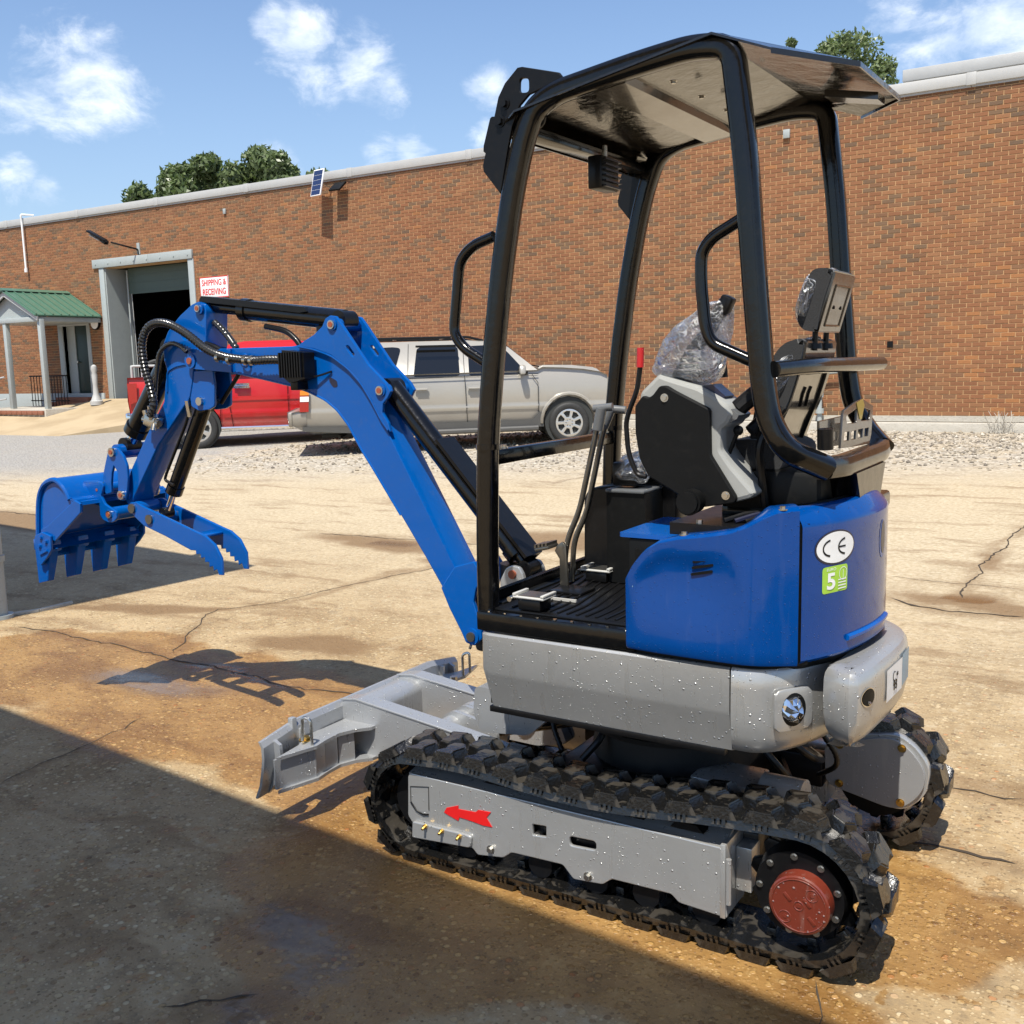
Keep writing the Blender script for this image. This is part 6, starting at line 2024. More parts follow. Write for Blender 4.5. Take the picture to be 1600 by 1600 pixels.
# bucket
NB_, FB_ = .405, .915
shellP = [(-3.898,0.709),(-3.914,0.751),(-3.907,0.829),(-3.886,0.963),(-3.862,1.033),(-3.823,1.079),(-3.769,1.103),(-3.725,1.108),(-3.68,1.089),(-3.644,1.055),(-3.618,1.015),(-3.601,1.007),(-3.563,1.004),(-3.558,0.988),(-3.563,0.958)]
sm_ = spl(shellP[:11], 3)[:-1] + shellP[10:14]
cx_ = sum(p[0] for p in sm_) / len(sm_); cz2 = sum(p[1] for p in sm_) / len(sm_)
ot = Surf(sm_)
inn = [(p[0] + (cx_ - p[0]) * .045, p[1] + (cz2 - p[1]) * .045) for p in sm_]
m = MB(); r0 = [m.b.verts.new((a, NB_, c)) for a, c in sm_]; r1 = [m.b.verts.new((a, FB_, c)) for a, c in sm_]; i0 = [m.b.verts.new((a, NB_, c)) for a, c in inn]; i1 = [m.b.verts.new((a, FB_, c)) for a, c in inn]
for k in range(len(sm_) - 1):
    m.b.faces.new((r0[k], r0[k + 1], r1[k + 1], r1[k])); m.b.faces.new((i0[k + 1], i0[k], i1[k], i1[k + 1])); m.b.faces.new((r0[k], i0[k], i0[k + 1], r0[k + 1])); m.b.faces.new((r1[k + 1], i1[k + 1], i1[k], r1[k]))
m.b.faces.new((r0[0], r1[0], i1[0], i0[0])); m.b.faces.new((r0[-1], i0[-1], i1[-1], r1[-1]))
bk_ = m.build('bucket', BLUE, EX_, 40)
bk_['label'] = 'blue toothed digging bucket'
sidep = shellP[:14] + [(-3.563,0.954),(-3.776,0.812)]
for y in (NB_ + .010, FB_ - .022):
    plate('bucket_side', sidep, None, y, y + .012, BLUE, bk_, .002)
for y in (NB_ - .002, FB_ - .012):
    rim = [(p[0] + (cx_ - p[0]) * -.0, p[1]) for p in sm_]
    m = MB(); m.tube([(cx_ + (a - cx_) * .93, y + .008, cz2 + (c - cz2) * .93) for a, c in sm_[:-3]], .013, 8); m.build('side_rim', BLUE, bk_)
    bar = [(-3.586,1.012),(-3.546,0.998),(-3.549,0.957),(-3.762,0.807),(-3.864,0.834),(-3.867,0.857),(-3.813,0.876)]
    plate('side_cutter_bar', bar, None, y, y + .014, BLUE, bk_, .003)
    ct = rnd2([(-3.9,0.825),(-3.84,0.849),(-3.774,0.834),(-3.78,0.764),(-3.822,0.722),(-3.872,0.683),(-3.892,0.693),(-3.895,0.74),(-3.906,0.755)], .006)
    o = plate('side_cutter', ct, None, y - .014 if y < .5 else y + .014, y - .001 if y < .5 else y + .027, BLUE, bk_, .003)
    if y < .5:
        for q in [(-3.847,0.821),(-3.809,0.805),(-3.861,0.78)]: bolt(bk_, (q[0], y - .014, q[1]), (0, -1, 0), .009, .007, BLUE)
        m = MB(); g1_ = [(-3.863,0.739),(-3.803,0.763)]; m.tube([(g1_[0][0], y - .016, g1_[0][1]), (g1_[1][0], y - .016, g1_[1][1])], .006, 6); m.build('weld_bead', BLUE, bk_)
# cutting lip and teeth
lip_ = [(-3.914,0.751),(-3.898,0.709),(-3.783,0.761),(-3.774,0.808)]
lp0, lp1 = [(-3.886,0.815)][0], [(-3.782,0.769)][0]
m = MB(); m.prism([(lp0[0] - .01, NB_ + .01, lp0[1]), (lp0[0] + .012, NB_ + .01, lp0[1]), (lp1[0] + .004, NB_ + .01, lp1[1]), (lp1[0] - .085, NB_ + .01, lp1[1] - .02)], (0, FB_ - NB_ - .02, 0)); m.build('cutting_lip', BLUE, bk_, 20)
tth = [(-3.941,0.753),(-3.814,0.755),(-3.855,0.602),(-3.948,0.584)]
for k in range(4):
    y = NB_ + .005 + k * (FB_ - NB_ - .06) / 3
    m = MB(); w_ = .050
    A_ = [(tth[0][0], y, tth[0][1] + .05), (tth[1][0] - .0, y, tth[1][1] + .02), (tth[2][0] - .012, y + .005, tth[2][1]), (tth[3][0] + .006, y + .005, tth[3][1])]
    B_ = [(p[0], y + w_ if i < 2 else y + w_ - .008, p[2]) for i, p in enumerate(A_)]
    a = [m.b.verts.new(p) for p in A_]; c = [m.b.verts.new(p) for p in B_]
    m.b.faces.new(a[::-1]); m.b.faces.new(c)
    for i in range(4): m.b.faces.new((a[i], a[(i + 1) % 4], c[(i + 1) % 4], c[i]))
    bmesh.ops.bevel(m.b, geom=list(m.b.edges), offset=.003, segments=1, affect='EDGES')
    tooth = m.build('tooth', BLUE, bk_, 20)
    m = MB(); zc0 = A_[1][2] - .02; m.box(A_[0][0] + .0, A_[1][0] + .008, y - .004, y + w_ + .004, zc0 - .004, zc0 + .05, bev=.004); m.build('tooth_holder', BLUE, bk_)
# bucket ears
ea = rnd2([(-3.692,1.085),(-3.577,1.09),(-3.531,1.084),(-3.521,1.066),(-3.545,1.02),(-3.521,0.983),(-3.47,0.963),(-3.441,0.95),(-3.441,0.92),(-3.467,0.902),(-3.502,0.896),(-3.542,0.906),(-3.563,0.928),(-3.562,0.973),(-3.604,0.979),(-3.636,1.008)], .008)
for y in (.515, .712):
    plate('bucket_ear', ea, None, y, y + .014, BLUE, bk_, .003)
m = MB(); q = [(-3.714,0.973),(-3.556,0.981),(-3.711,0.996)]
m.tube([(shellP[11][0], NB_, shellP[11][1] - .004), (shellP[11][0], FB_, shellP[11][1] - .004)], .016, 12); m.build('top_bar', BLUE, bk_)
q = [(-3.49,0.937)][0]
m = MB(); m.cyl((q[0], .505, q[1]), (q[0], .735, q[1]), .018, seg=20); m.build('bucket_pin', STEEL, bk_)
m = MB(); m.cyl((q[0], .502, q[1]), (q[0], .506, q[1]), .011, seg=20); m.build('pin_plug', PINRED, bk_)
m = MB(); m.cyl((q[0], .53, q[1]), (q[0], .71, q[1]), .032, seg=24); m.build('arm_nose', BLUE, arm)

# thumb
to = [(-3.392,0.979),(-3.373,0.995),(-3.333,0.999),(-3.295,0.983),(-2.925,0.882),(-2.885,0.872),(-2.828,0.837),(-2.791,0.779),(-2.79,0.704),(-2.813,0.703),(-2.823,0.727),(-2.844,0.718),(-2.847,0.739),(-2.87,0.733),(-2.871,0.755),(-2.897,0.753),(-2.897,0.774),(-2.921,0.769),(-2.923,0.787),(-2.951,0.784),(-2.952,0.801),(-2.983,0.8),(-3.15,0.853),(-3.29,0.89),(-3.331,0.915),(-3.373,0.943)]
th = plate('thumb', to, None, .545, .559, BLUE, EX_, .003)
th['label'] = 'blue two pronged serrated thumb'
o = plate('thumb_prong', to, None, .690, .704, BLUE, th, .003)
q = [(-2.95,0.838),(-2.828,0.833),(-3.019,0.884)]
m = MB(); m.box(q[2][0] - .01, q[2][0] + .09, .559, .69, q[2][1] - .03, q[2][1] - .018, bev=.003); m.build('cross_plate', BLUE, th)
for q in [(-3.362,0.968),(-3.246,0.924)]:
    m = MB(); m.cyl((q[0], .536, q[1]), (q[0], .712, q[1]), .022, seg=22); m.build('thumb_pin', LEVER, th)
    m = MB(); m.cyl((q[0], .57, q[1]), (q[0], .68, q[1]), .030, seg=22); m.build('pin_tube', BLUE, th)
t0 = [(-2.91,1.437)][0]; t1 = [(-3.211,0.949)][0]
c4 = cylinder('thumb_cylinder', (t0[0], .615, t0[1]), (t1[0], .615, t1[1]), .034, .016, .80, 'slim black thumb cylinder behind the arm', CHROME)
m = MB(); m.tube(Yp([(-2.964,1.423),(-2.986,1.367),(-3.148,1.129),(-3.159,1.105),(-3.101,1.084)], .575), .007, 8, .02); m.build('hydraulic_pipe', BLACKS, c4)
m = MB(); q = [(-2.956,1.432)][0]; m.cyl((q[0], .56, q[1] + .03), (q[0] + .0, .57, q[1] - .04), .012, seg=6); m.build('fitting', STEEL, c4)
# hoses
HS = [([(-2.262,1.624),(-2.387,1.627),(-2.477,1.626),(-2.634,1.643),(-2.745,1.679),(-2.856,1.744),(-2.96,1.788),(-3.049,1.797),(-3.115,1.769),(-3.149,1.704),(-3.143,1.607),(-3.115,1.523),(-3.102,1.448),(-3.134,1.398)], .50, .019, .0085, 'thick corrugated hose looping over the arm joint'),
      ([(-2.899,1.67),(-2.941,1.698),(-3.001,1.708),(-3.072,1.672),(-3.102,1.592),(-3.126,1.494),(-3.142,1.424)], .53, .011, .008, 'thin hose'),
      ([(-2.796,1.793),(-2.734,1.746),(-2.671,1.677)], .60, .016, .0085, 'hose behind the arm'), ([(-2.495,1.763),(-2.389,1.741),(-2.332,1.706),(-2.306,1.675)], .60, .012, 0, 'hose'),
      ([(-2.811,1.702),(-2.761,1.688),(-2.724,1.671)], .56, .012, 0, 'hose'), ([(-2.671,1.589),(-2.809,1.449)], .62, .009, 0, 'hose')]
for L_, y, r_, rb__, lb in HS:
    P_ = [(p.x, y, p.y) for p in [Vector(q) for q in spl(L_, 5)]]
    m = MB(); m.tube(P_, r_, 12, ribs=rb__); h_ = m.build('hydraulic_hose', BLACKS if rb__ == 0 else HOSE, EX_, 40)
m = MB()
for q in [(-2.67,1.641),(-2.605,1.632),(-2.513,1.628),(-2.477,1.626)]: m.cyl((q[0] - .008, .50, q[1]), (q[0] + .008, .50, q[1]), .0215, seg=14)
m.build('hose_clamp', STEEL, EX_)
m = MB()
vq = [(-3.13,1.392)][0]; m.cyl((vq[0] + .01, .50, vq[1] + .05), (vq[0], .51, vq[1] - .01), .016, seg=8); m.build('hose_fitting', STEEL, EX_)

# ================================================================ dozer blade
SBL = [(-1.983,0.296),(-1.97,0.277),(-1.969,0.233),(-1.977,0.187),(-1.99,0.132),(-2.014,0.082)]
bx0 = SBL[0][0]
prb = [(p[0], p[1]) for p in SBL]
NBL, FBL = -.06, 1.12
def ring(y, dz, cut=0.0):
    return [(a, y, c + (dz if i < 2 else dz * .4)) for i, (a, c) in enumerate(prb)]


ztop_b = [(-1.974,0.325)][0][1]
dzm = max(0.0, ztop_b - prb[0][1])
m = MB(); st = [(NBL, 0), (.12, dzm), (.93, dzm), (FBL, 0)]
F_ = []; K_ = []
for y, dz in st:
    F_.append([m.b.verts.new(p) for p in ring(y, dz)]); K_.append([m.b.verts.new((p[0] + .012, p[1], p[2])) for p in ring(y, dz)])
n_ = len(prb)
for i in range(3):
    for k in range(n_ - 1):
        m.b.faces.new((F_[i][k], F_[i + 1][k], F_[i + 1][k + 1], F_[i][k + 1])); m.b.faces.new((K_[i][k], K_[i][k + 1], K_[i + 1][k + 1], K_[i + 1][k]))
    m.b.faces.new((F_[i][0], K_[i][0], K_[i + 1][0], F_[i + 1][0])); m.b.faces.new((F_[i][-1], F_[i + 1][-1], K_[i + 1][-1], K_[i][-1]))
for i in (0, 3):
    for k in range(n_ - 1): m.b.faces.new((F_[i][k], F_[i][k + 1], K_[i][k + 1], K_[i][k]))
bld_ = m.build('dozer_blade', SILVER2, EX_, 30)
bld_['label'] = 'silver dozer blade in front of the tracks'
xb = max(p[0] for p in prb) + .012
zb0, zb1 = min(p[1] for p in prb), prb[0][1] + dzm
m = MB()
for y in (NBL + .05, FBL - .07): m.prism([(a + .012, y, c) for a, c in prb] + [(prb[-1][0] + .03, y, prb[-1][1] + .02), (xb + .035, y, zb0 + .1), (xb + .025, y, prb[0][1] - .02)], (0, .014, 0))
m.build('end_rib', SILVER2, bld_)
m = MB()
m.b.free()
for y in (.115, .98):
    m = MB(); m.box(xb - .02, xb + .02, y, y + .014, zb0 + .09, zb1 - .03, bev=.002); m.build('blade_rib', SILVER2, bld_)
# bracket shelves between blade and push arm
tpz, btz = .255, .135
top_s = [(-1.896,-0.063),(-1.914,0.065),(-1.94,0.118),(-1.959,0.201),(-1.954,0.239),(-1.951,0.371),(-1.797,0.388),(-1.8,0.333),(-1.84,0.288),(-1.865,0.228),(-1.862,0.16),(-1.851,0.095)]
m = MB(); m.prism([(a, c, tpz) for a, c in top_s], (0, 0, -.012)); m.build('shelf_top', SILVER2, bld_, 20)
fr_y = lambda y: 2 * .56 - y
m = MB(); m.prism([(a, fr_y(c), tpz) for a, c in top_s], (0, 0, -.012)); m.build('shelf_top', SILVER2, bld_, 20)
bot_s = [(a, c) for a, c in top_s]
for g_f in (lambda y: y, fr_y):
    m = MB(); m.prism([(a, g_f(c), btz) for a, c in bot_s], (0, 0, -.012)); m.build('shelf_bottom', SILVER2, bld_, 20)
m = MB()
wb = [Vector((a, c, 0)) for a, c in (top_s[0], top_s[-1], top_s[-2], top_s[-3], top_s[-4])]
for a, c in zip(wb, wb[1:]):
    d = (c - a).normalized(); n2 = Vector((-d.y, d.x, 0)) * .012
    m.prism([a + Vector((0, 0, btz)) + n2, c + Vector((0, 0, btz)) + n2, c + Vector((0, 0, tpz - .012)) + n2, a + Vector((0, 0, tpz - .012)) + n2], tuple(n2 * .8))
m.build('shelf_web', SILVER2, bld_, 20)
q = top_s[1]
m = MB(); P_ = [(-1.869,0.088)][0]; m.tube([(P_[0], P_[1], .25), (P_[0], P_[1], .35), (P_[0] - .03, P_[1] - .01, .36), (P_[0] - .035, P_[1] - .012, .27)], .006, 8, .02); m.build('locking_pin', STEEL, bld_)
m = MB(); P_ = [(-1.927,0.115)][0]; m.cyl((P_[0], P_[1], .255), (P_[0], P_[1], .27), .016, seg=6); m.cyl((P_[0], P_[1], .255), (P_[0], P_[1], .259), .024, seg=18); m.build('bolt', GOLD, bld_)
m = MB(); P_ = [(-1.969,0.097)][0]; m.box(P_[0] - .012, P_[0] + .012, P_[1] - .012, P_[1] + .012, .255, .34, bev=.004); m.build('stop_block', SILVER2, bld_)
m = MB(); P_ = [(-1.90, 1.05)]; m.tube([(-1.86, 1.02, .25), (-1.86, 1.02, .35), (-1.83, 1.03, .36), (-1.83, 1.03, .27)], .006, 8, .02); m.cyl((-1.86, .95, .255), (-1.86, .95, .27), .016, seg=6); m.build('locking_pin', STEEL, bld_)
# push arms
for y, k in ((.355, 0), (.70, 1)):
    pa = [(-1.859,0.344),(-1.843,0.361),(-1.803,0.384),(-1.408,0.335),(-1.358,0.315),(-1.376,0.283),(-1.514,0.286),(-1.645,0.195),(-1.681,0.226),(-1.866,0.308)] if k == 0 else [(-1.913,0.313),(-1.905,0.331),(-1.876,0.337),(-1.6,0.304),(-1.54,0.285),(-1.555,0.238),(-1.652,0.222),(-1.828,0.277),(-1.848,0.172),(-1.911,0.256)]
    zr_ = [c for a, c in pa]
    L_ = [(-1.985, .29), (-1.96, .33), (-1.89, .340), (-1.49, .295), (-1.20, .255), (-1.17, .18), (-1.3, .15), (-1.65, .155), (-1.98, .10)]
    m = MB(); m.prism(Yp(rnd2(L_, .015), y), (0, .075, 0))
    bmesh.ops.bevel(m.b, geom=[e for e in m.b.edges if abs(e.verts[0].co.y - e.verts[1].co.y) < .001], offset=.006, segments=2, affect='EDGES')
    m.build('push_arm', SILVER2, bld_, 35)
    m = MB(); m.tube(Yp([(-1.965, .332), (-1.89, .342), (-1.49, .297), (-1.3, .272)], y + .0), .004, 6); m.build('weld_bead', SILVER2, bld_)
m = MB(); m.prism(Yp(rnd2([(-1.97, .17), (-1.97, .30), (-1.945, .325), (-1.87, .325), (-1.84, .30), (-1.84, .17)], .02), .43), (0, .27, 0)); m.build('cross_beam', SILVER2, bld_, 35)
m = MB(); m.cyl((-1.54, .43, .25), (-1.54, .70, .25), .045, seg=24); m.cyl((-1.54, .60, .25), (-1.54, .64, .25), .055, seg=24); m.build('cross_tube', SILVER2, bld_)
for y in (.49, .56):
    m = MB(); m.prism(Yp(rnd2([(-1.60, .27), (-1.54, .315), (-1.44, .30), (-1.34, .26), (-1.34, .20), (-1.50, .19), (-1.60, .22)], .02), y), (0, .016, 0)); m.build('cylinder_lug', SILVER2, bld_, 30)
m = MB(); m.cyl((-1.42, .535, .25), (-1.05, .535, .36), .035, seg=20); m.build('blade_cylinder', BLACKP, bld_)
m = MB(); m.prism(Yp(rnd2([(-1.30, .50), (-1.02, .50), (-1.00, .44), (-1.09, .36), (-1.28, .34), (-1.31, .40)], .02), .30), (0, .06, 0)); m.build('swing_bracket', SILVER2, EX_, 30)

# ================================================================ vehicles
def wheel(parent, x, r, w, y, kind, name='wheel'):
    m = MB()
    prof = [(r * .66, 0), (r * .72, -.012), (r * .90, -.016), (r * .97, .0), (r, .03), (r, w - .03), (r * .97, w), (r * .66, w)]
    n = 40; rings_ = []
    for rr, yy in prof: rings_.append([m.b.verts.new((x + rr * math.cos(2 * PI * k / n), y + yy, r + rr * math.sin(2 * PI * k / n))) for k in range(n)])
    for a, c in zip(rings_, rings_[1:] + rings_[:1]):
        for k in range(n): m.b.faces.new((a[k], a[(k + 1) % n], c[(k + 1) % n], c[k]))
    wv = m.build(name, RUBBER, parent, 40)
    rr = r * .67
    hol = []
    ns = 7 if kind == 'suv' else 6
    for k in range(ns):
        a = 2 * PI * k / ns
        c_, s_ = math.cos(a), math.sin(a); c2_, s2_ = math.cos(a + PI / ns), math.sin(a + PI / ns)
        tri = [(.42, -.10), (.42, .10), (.80, .26), (.88, .0), (.80, -.26)]
        hol.append([(x + rr * (u * c_ - v * s_), r + rr * (u * s_ + v * c_)) for u, v in tri])
        hol.append([(x + rr * (.24 * c2_ + .035 * math.cos(t * PI / 4)), r + rr * (.24 * s2_ + .035 * math.sin(t * PI / 4))) for t in range(8)])
    me = plate_me(circ(x, r, rr, 40), hol, y - .004, y + .03, .003); link('rim', me, wv, ALU, 30)
    m = MB(); m.cyl((x, y - .010, r), (x, y + .0, r), rr * .15, seg=18); m.build('hub_cap', ALU, wv)
    m = MB(); m.cyl((x, y + .06, r), (x, y + .1, r), rr * .98, seg=30); m.build('brake', BLACKS, wv)
    return wv


def vehicle(name, label, cat, loc, rz, body_pts, body_mat, Wd, arches, gh, tum, belt, parts_fn, group=None, clad=None):
    t = empty(name, label, cat, loc, rz, group)
    # lower body outline with wheel arches cut in
    m = MB(); n = len(body_pts)
    ys = [(0.035, .985), (0.0, 1.0), (Wd, 1.0), (Wd - .035, .985)]
    rings_ = []
    zc_ = .75; xc_ = sum(p[0] for p in body_pts) / n
    for y, s_ in ys: rings_.append([m.b.verts.new((xc_ + (a - xc_) * (1 - (1 - s_) * .35), y, zc_ + (c - zc_) * (s_ if c > .9 else 1))) for a, c in body_pts])
    for a, c in zip(rings_, rings_[1:]):
        for k in range(n): m.b.faces.new((a[k], a[(k + 1) % n], c[(k + 1) % n], c[k]))
    m.b.faces.new(rings_[0]); m.b.faces.new(rings_[-1][::-1])
    body = m.build('body', body_mat, t, 30)
    # cabin
    m = MB(); zb_, zt_2 = belt, max(c for a, c in gh)
    def ins(z): return .03 + tum * (z - zb_) / (zt_2 - zb_)
    A_ = [m.b.verts.new((a, ins(c), c)) for a, c in gh]; B_ = [m.b.verts.new((a, Wd - ins(c), c)) for a, c in gh]
    m.b.faces.new(A_[::-1]); m.b.faces.new(B_)
    for k in range(len(A_)): m.b.faces.new((A_[k], A_[(k + 1) % len(A_)], B_[(k + 1) % len(A_)], B_[k]))
    bmesh.ops.bevel(m.b, geom=[e for e in m.b.edges if min(e.verts[0].co.z, e.verts[1].co.z) > zb_ + .1 and abs(e.verts[0].co.y - e.verts[1].co.y) < .2], offset=.035, segments=3, affect='EDGES')
    m.build('cabin', body_mat, t, 40)
    parts_fn(t, body, ins)
    return t


def side_poly(pts, ins, d, name, mat, parent, th=.006, r_=.0):
    """thin panel on the tumblehome side"""
    L_ = rnd2(pts, r_, 3) if r_ else pts
    m = MB(); A_ = [m.b.verts.new((a, ins(c) - d, c)) for a, c in L_]; B_ = [m.b.verts.new((a, ins(c) - d - th, c)) for a, c in L_]
    m.b.faces.new(A_); m.b.faces.new(B_[::-1])
    for k in range(len(A_)): m.b.faces.new((A_[k], A_[(k + 1) % len(A_)], B_[(k + 1) % len(A_)], B_[k]))
    return m.build(name, mat, parent, 20)


def arch(xc, r, n=9, zb_=.28):
    return [(xc + r * math.cos(PI - PI * k / (n - 1)), zb_ + .06 + (r) * math.sin(PI * k / (n - 1)) * 1.02) for k in range(n)]


def line(L_, y, r_, name, mat, parent):
    m = MB(); m.tube([(a, y, c) for a, c in L_], r_, 5); return m.build(name, mat, parent)


# silver SUV, front wheel at local x = 0, near side at y = 0
WB = -3.06
sv = [(-4.33, .36), (-4.10, .28), (WB - .44, .28)] + arch(WB, .42) + [(WB + .44, .29), (-.44, .29)] + arch(.0, .42) + [(.43, .30), (.62, .32), (.70, .45), (.70, .64), (.66, .70), (.66, 1.02), (.63, 1.10), (.52, 1.15), (.24, 1.20), (-.10, 1.23), (-.42, 1.245), (-.52, 1.20), (-4.20, 1.16), (-4.26, .95), (-4.30, .66), (-4.44, .63), (-4.44, .42)]
sg = [(-4.20, 1.12), (-4.12, 1.50), (-4.02, 1.655), (-3.5, 1.69), (-2.5, 1.70), (-1.6, 1.70), (-1.18, 1.675), (-1.02, 1.63), (-.50, 1.20), (-.50, 1.12)]


def suv_parts(t, body, ins):
    W_ = 1.86
    for L_, r_ in (([(-3.95, 1.17), (-3.90, 1.58), (-2.80, 1.62), (-2.68, 1.60), (-2.82, 1.165)], .05), ([(-2.50, 1.14), (-2.43, 1.58), (-2.38, 1.605), (-1.80, 1.605), (-1.77, 1.57), (-1.76, 1.14)], .04), ([(-1.61, 1.14), (-1.61, 1.61), (-1.14, 1.62), (-.98, 1.51), (-.76, 1.26), (-.76, 1.15)], .04)):
        g = side_poly(L_, ins, .002, 'window', GLASS, t, r_=r_)
        ctr = (sum(a for a, c in L_) / len(L_), sum(c for a, c in L_) / len(L_))
    m = MB(); m.box(-2.45, -1.80, .0, .03, 1.60, 1.635, bev=.008); m.build('window_visor', BLACKS, t)
    # windscreen
    a, c = Vector((-.98, 0, 1.60)), Vector((-.54, 0, 1.22)); n2 = Vector((.38, 0, .44)).normalized() * .006
    m = MB(); m.prism([(a.x + n2.x, .25, a.z + n2.z), (a.x + n2.x, W_ - .25, a.z + n2.z), (c.x + n2.x, W_ - .12, c.z + n2.z), (c.x + n2.x, .12, c.z + n2.z)], tuple(n2)); m.build('windscreen', GLASS, t)
    m = MB(); m.prism([(-.48, .28, 1.22), (-.40, .28, 1.275), (.10, .28, 1.265), (.50, .28, 1.215), (.64, .28, 1.10), (.60, .28, 1.02)], (0, W_ - .56, 0))
    bmesh.ops.bevel(m.b, geom=list(m.b.edges), offset=.03, segments=3, affect='EDGES'); m.build('bonnet', CARS, t, 50)
    m = MB(); m.tube([(-.46, .15, 1.255), (-.52, .5, 1.275), (-.50, 1.0, 1.265)], .012, 6); m.build('wiper', BLACKS, t)
    for L_ in ([(-2.56, 1.66), (-2.60, 1.0), (-2.60, .42)], [(-1.69, 1.66), (-1.68, 1.0), (-1.66, .36)], [(-.60, 1.14), (-.50, 1.0), (-.50, .37)], [(-2.60, 1.12), (-.50, 1.14)]):
        m = MB(); m.tube([(a, (ins(c) if c > 1.16 else 0) - .0005, c) for a, c in L_], .006, 4); m.build('door_gap', BLACKS, body)
    m = MB(); m.prism([(WB + .48, -.001, .655), (-.50, -.001, .655), (-.50, -.001, .63), (WB + .48, -.001, .63)], (0, -.012, 0)); m.build('side_moulding', CARS, body)
    m = MB(); m.prism([(-4.28, -.001, .40), (WB - .44, -.001, .38), (WB - .44, -.001, .28), (-4.28, -.001, .33)], (0, -.010, 0)); m.build('lower_cladding', CARGREY, body)
    m = MB(); m.prism([(WB + .45, -.001, .40), (-.62, -.001, .40), (-.50, -.001, .52), (-.44, -.001, .52), (-.42, -.001, .29), (WB + .45, -.001, .29)], (0, -.010, 0)); m.build('lower_cladding', CARGREY, body)
    m = MB(); m.tube([(WB + .5, -.06, .25), (-.52, -.06, .27)], .045, 8); m.build('running_board', CARGREY, t)
    for xc in (WB, 0):
        m = MB(); P_ = [(xc + .455 * math.cos(PI - PI * k / 14), -.005, .34 + .47 * math.sin(PI * k / 14)) for k in range(15)]; m.tube(P_, .03, 6); m.build('fender_flare', CARS, body)
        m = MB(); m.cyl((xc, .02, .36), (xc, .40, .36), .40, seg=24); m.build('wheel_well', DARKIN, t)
    for x in (WB, 0): wheel(t, x, .335, .24, -.012, 'suv')
    for x in (WB, 0): wheel(t, x, .335, .24, W_ - .24, 'suv')
    for xx in (-2.38, -1.54):
        m = MB(); m.tube([(xx - .09, -.022, .94), (xx + .09, -.022, .94)], .018, 8); m.build('door_handle', CARS, body)
        m = MB(); m.prism([(a, -.0005, c) for a, c in rnd2([(xx - .11, .90), (xx + .11, .90), (xx + .11, .985), (xx - .11, .985)], .03)], (0, -.003, 0)); m.build('handle_recess', CARS, body)
    m = MB(); m.obox((-.76, -.09, 1.21), (.10, .17, .15), None, .035); m.build('mirror', CARS, t)
    m = MB(); m.box(-.70, -.66, .0, .05, 1.15, 1.18); m.build('mirror_arm', BLACKS, t)
    m = MB()
    for y in (.24, W_ - .24): m.tube([(-4.0, y, 1.70), (-3.9, y, 1.755), (-1.6, y, 1.755), (-1.35, y, 1.69)], .022, 8, .06)
    rk2 = m.build('roof_rack', BLACKS, t)
    for xx in (-3.4, -2.8, -2.0):
        m = MB(); m.box(xx, xx + .06, .24, W_ - .24, 1.745, 1.77, bev=.006); m.build('rack_bar', STEEL, rk2)
    m = MB(); m.prism([(a, -.002, c) for a, c in ((-4.29, .98), (-4.15, .98), (-4.17, .64), (-4.31, .64))], (0, -.02, 0)); tl = m.build('tail_light', REDLENS, t)
    m = MB(); m.prism([(a, -.023, c) for a, c in ((-4.285, .975), (-4.152, .975), (-4.154, .90), (-4.29, .90))], (0, -.004, 0)); m.build('indicator_lens', ORANGEL, tl)
    m = MB(); m.prism([(a, -.023, c) for a, c in ((-4.29, .88), (-4.154, .88), (-4.158, .80), (-4.295, .80))], (0, -.004, 0)); m.build('reversing_lens', WHITE, tl)
    m = MB(); m.box(.60, .672, .06, .42, .78, 1.0, bev=.02); m.box(.60, .672, W_ - .42, W_ - .06, .78, 1.0, bev=.02); m.build('headlight', GLASS, t)
    m = MB(); m.box(-4.50, -4.20, .02, W_ - .02, .40, .64, bev=.03); m.build('rear_bumper', CARS, t)
    m = MB(); m.box(-4.515, -4.49, .1, W_ - .1, .52, .64, bev=.01); m.build('bumper_step', CARGREY, t)
    m = MB(); m.cyl((-3.72, .12, .22), (-3.62, .30, .26), .03, seg=10); m.build('exhaust', BLACKS, t)
    m = MB(); m.box(-4.0, .4, .3, W_ - .3, .20, .34); m.build('underbody', BLACKS, t)


suvL = ((-7.936, 14.817, 0.26)[0], (-7.936, 14.817, 0.26)[1], gz((-7.936, 14.817, 0.26)[0], (-7.936, 14.817, 0.26)[1]) + .015)
vehicle('parked_suv', 'silver four door SUV parked nose right before the brick wall behind the excavator', 'car', suvL, R(38), sv, CARS, 1.86, None, sg, .16, 1.12, suv_parts)

# red pickup, rear wheel at local x = 0
PW_ = 1.92
pb = [(-1.10, .52), (-.98, .44), (-.45, .40)] + arch(0, .43, 9, .33) + [(.45, .38), (2.65, .36)] + arch(3.15, .43, 9, .33) + [(3.60, .42), (3.95, .46), (3.98, .9), (3.9, 1.12), (3.3, 1.24), (2.45, 1.29), (1.9, 1.30), (.30, 1.30), (-1.12, 1.30), (-1.14, .90)]
pg = [(.42, 1.26), (.48, 1.60), (.62, 1.84), (.9, 1.90), (1.8, 1.91), (2.15, 1.85), (2.75, 1.30), (2.75, 1.26)]


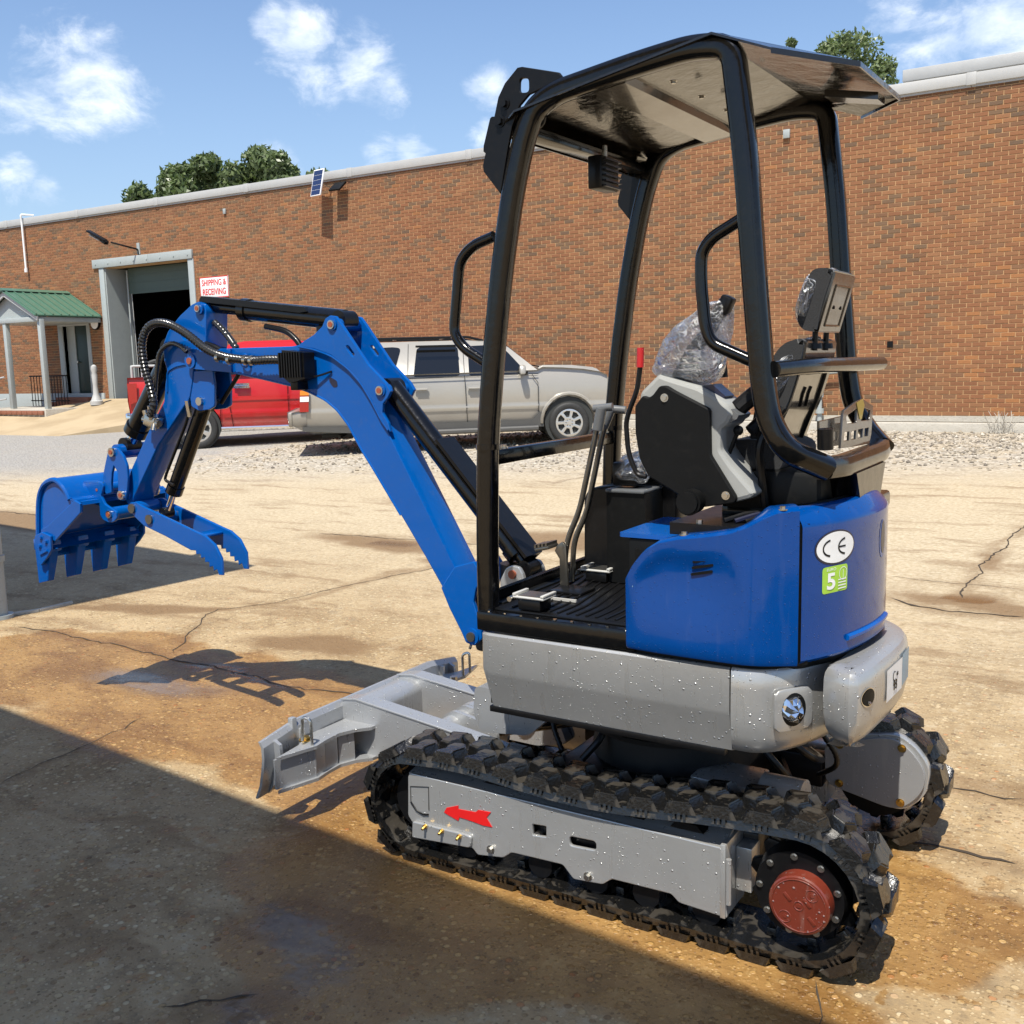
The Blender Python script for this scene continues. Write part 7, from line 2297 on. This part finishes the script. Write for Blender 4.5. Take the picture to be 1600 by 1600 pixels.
def pk_parts(t, body, ins):
    for L_, r_ in (([(.55, 1.31), (.66, 1.74), (1.40, 1.79), (1.42, 1.31)], .05), ([(1.52, 1.31), (1.52, 1.79), (2.02, 1.77), (2.48, 1.33)], .04)):
        side_poly(L_, ins, .002, 'window', GLASS, t, r_=r_)
    m = MB(); m.prism([(2.15, .25, 1.83), (2.15, PW_ - .25, 1.83), (2.74, PW_ - .1, 1.30), (2.74, .1, 1.30)], (.006, 0, .008)); m.build('windscreen', GLASS, t)
    for L_ in ([(.42, 1.29), (.42, .40)], [(.58, 1.30), (.585, .75), (.61, .55), (.63, .38)], [(1.62, 1.30), (1.62, .42)], [(2.60, 1.28), (2.60, .38)]):
        line(L_, -.0005, .006, 'door_gap', BLACKS, body)
    for zz, h_ in ((.62, .02), (.92, .012)):
        m = MB(); m.prism([(.46, -.001, zz), (2.60, -.001, zz), (2.60, -.001, zz - h_), (.46, -.001, zz - h_)], (0, -.012, 0)); m.build('door_crease', REDP, body)
    m = MB(); m.box(-1.0, .40, .08, PW_ - .08, 1.22, 1.305, bev=.02); m.build('bed_rail', BLACKS, t)
    m = MB(); m.tube([(.70, -.028, 1.10), (.92, -.028, 1.10)], .018, 8); m.prism([(.67, -.0005, 1.06), (.95, -.0005, 1.06), (.95, -.0005, 1.15), (.67, -.0005, 1.15)], (0, -.004, 0)); m.build('door_handle', CHROME, body)
    m = MB(); m.tube([(.42, -.07, .345), (2.60, -.07, .34)], .045, 10); m.build('running_board', CHROME, t)
    for x in (0, 3.15):
        wheel(t, x, .365, .26, -.012, 'p'); wheel(t, x, .365, .26, PW_ - .26, 'p')
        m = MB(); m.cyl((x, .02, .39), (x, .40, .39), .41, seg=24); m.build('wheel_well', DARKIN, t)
    m = MB(); m.prism([(a, -.003, c) for a, c in ((-1.13, 1.20), (-.97, 1.20), (-.98, .88), (-1.12, .82))], (0, -.012, 0)); m.build('tail_light', REDLENS, t)
    m = MB(); m.box(-1.20, -1.08, .02, PW_ - .02, .48, .68, bev=.02); m.build('rear_bumper', CHROME, t)
    m = MB(); m.box(-.9, 3.8, .3, PW_ - .3, .28, .42); m.build('underbody', BLACKS, t)
    rack = MB()
    for y in (.12, PW_ - .12):
        rack.tube([(-1.05, y, 1.28), (-1.05, y, 1.50), (-.45, y, 1.50), (-.10, y, 1.28)], .022, 8, .04)
    rack.tube([(-1.05, .12, 1.50), (-1.05, PW_ - .12, 1.50)], .022, 8); rack.tube([(-.6, .12, 1.5), (-.5, PW_ - .12, 1.5)], .022, 8)
    rack.build('bed_rack', WHITETRIM, t)
    m = MB(); m.tube([(-.62 + .25 * math.cos(2 * PI * k / 20), .6, 1.42 + .16 * math.sin(2 * PI * k / 20)) for k in range(21)], .05, 8); m.build('spare_tyre', RUBBER, t)


pkL = ((-14.421, 12.818, 0.24)[0], (-14.421, 12.818, 0.24)[1], gz((-14.421, 12.818, 0.24)[0], (-14.421, 12.818, 0.24)[1]))
pk = vehicle('parked_pickup', 'bright red pickup truck with a white bed rack parked behind the SUV', 'truck', pkL, R(45), pb, REDP, PW_, None, pg, .16, 1.26, pk_parts)
pk3 = copy_tree(pk)
pk3.location = (-26.2, 17.0, gz(-26, 15) + .1); pk3.location = (-25.9, 15.0, gz(-26, 15)); pk3.rotation_euler.z = R(180)
pk3['label'] = 'red vehicle cut off by the left edge of the picture behind the handrail'
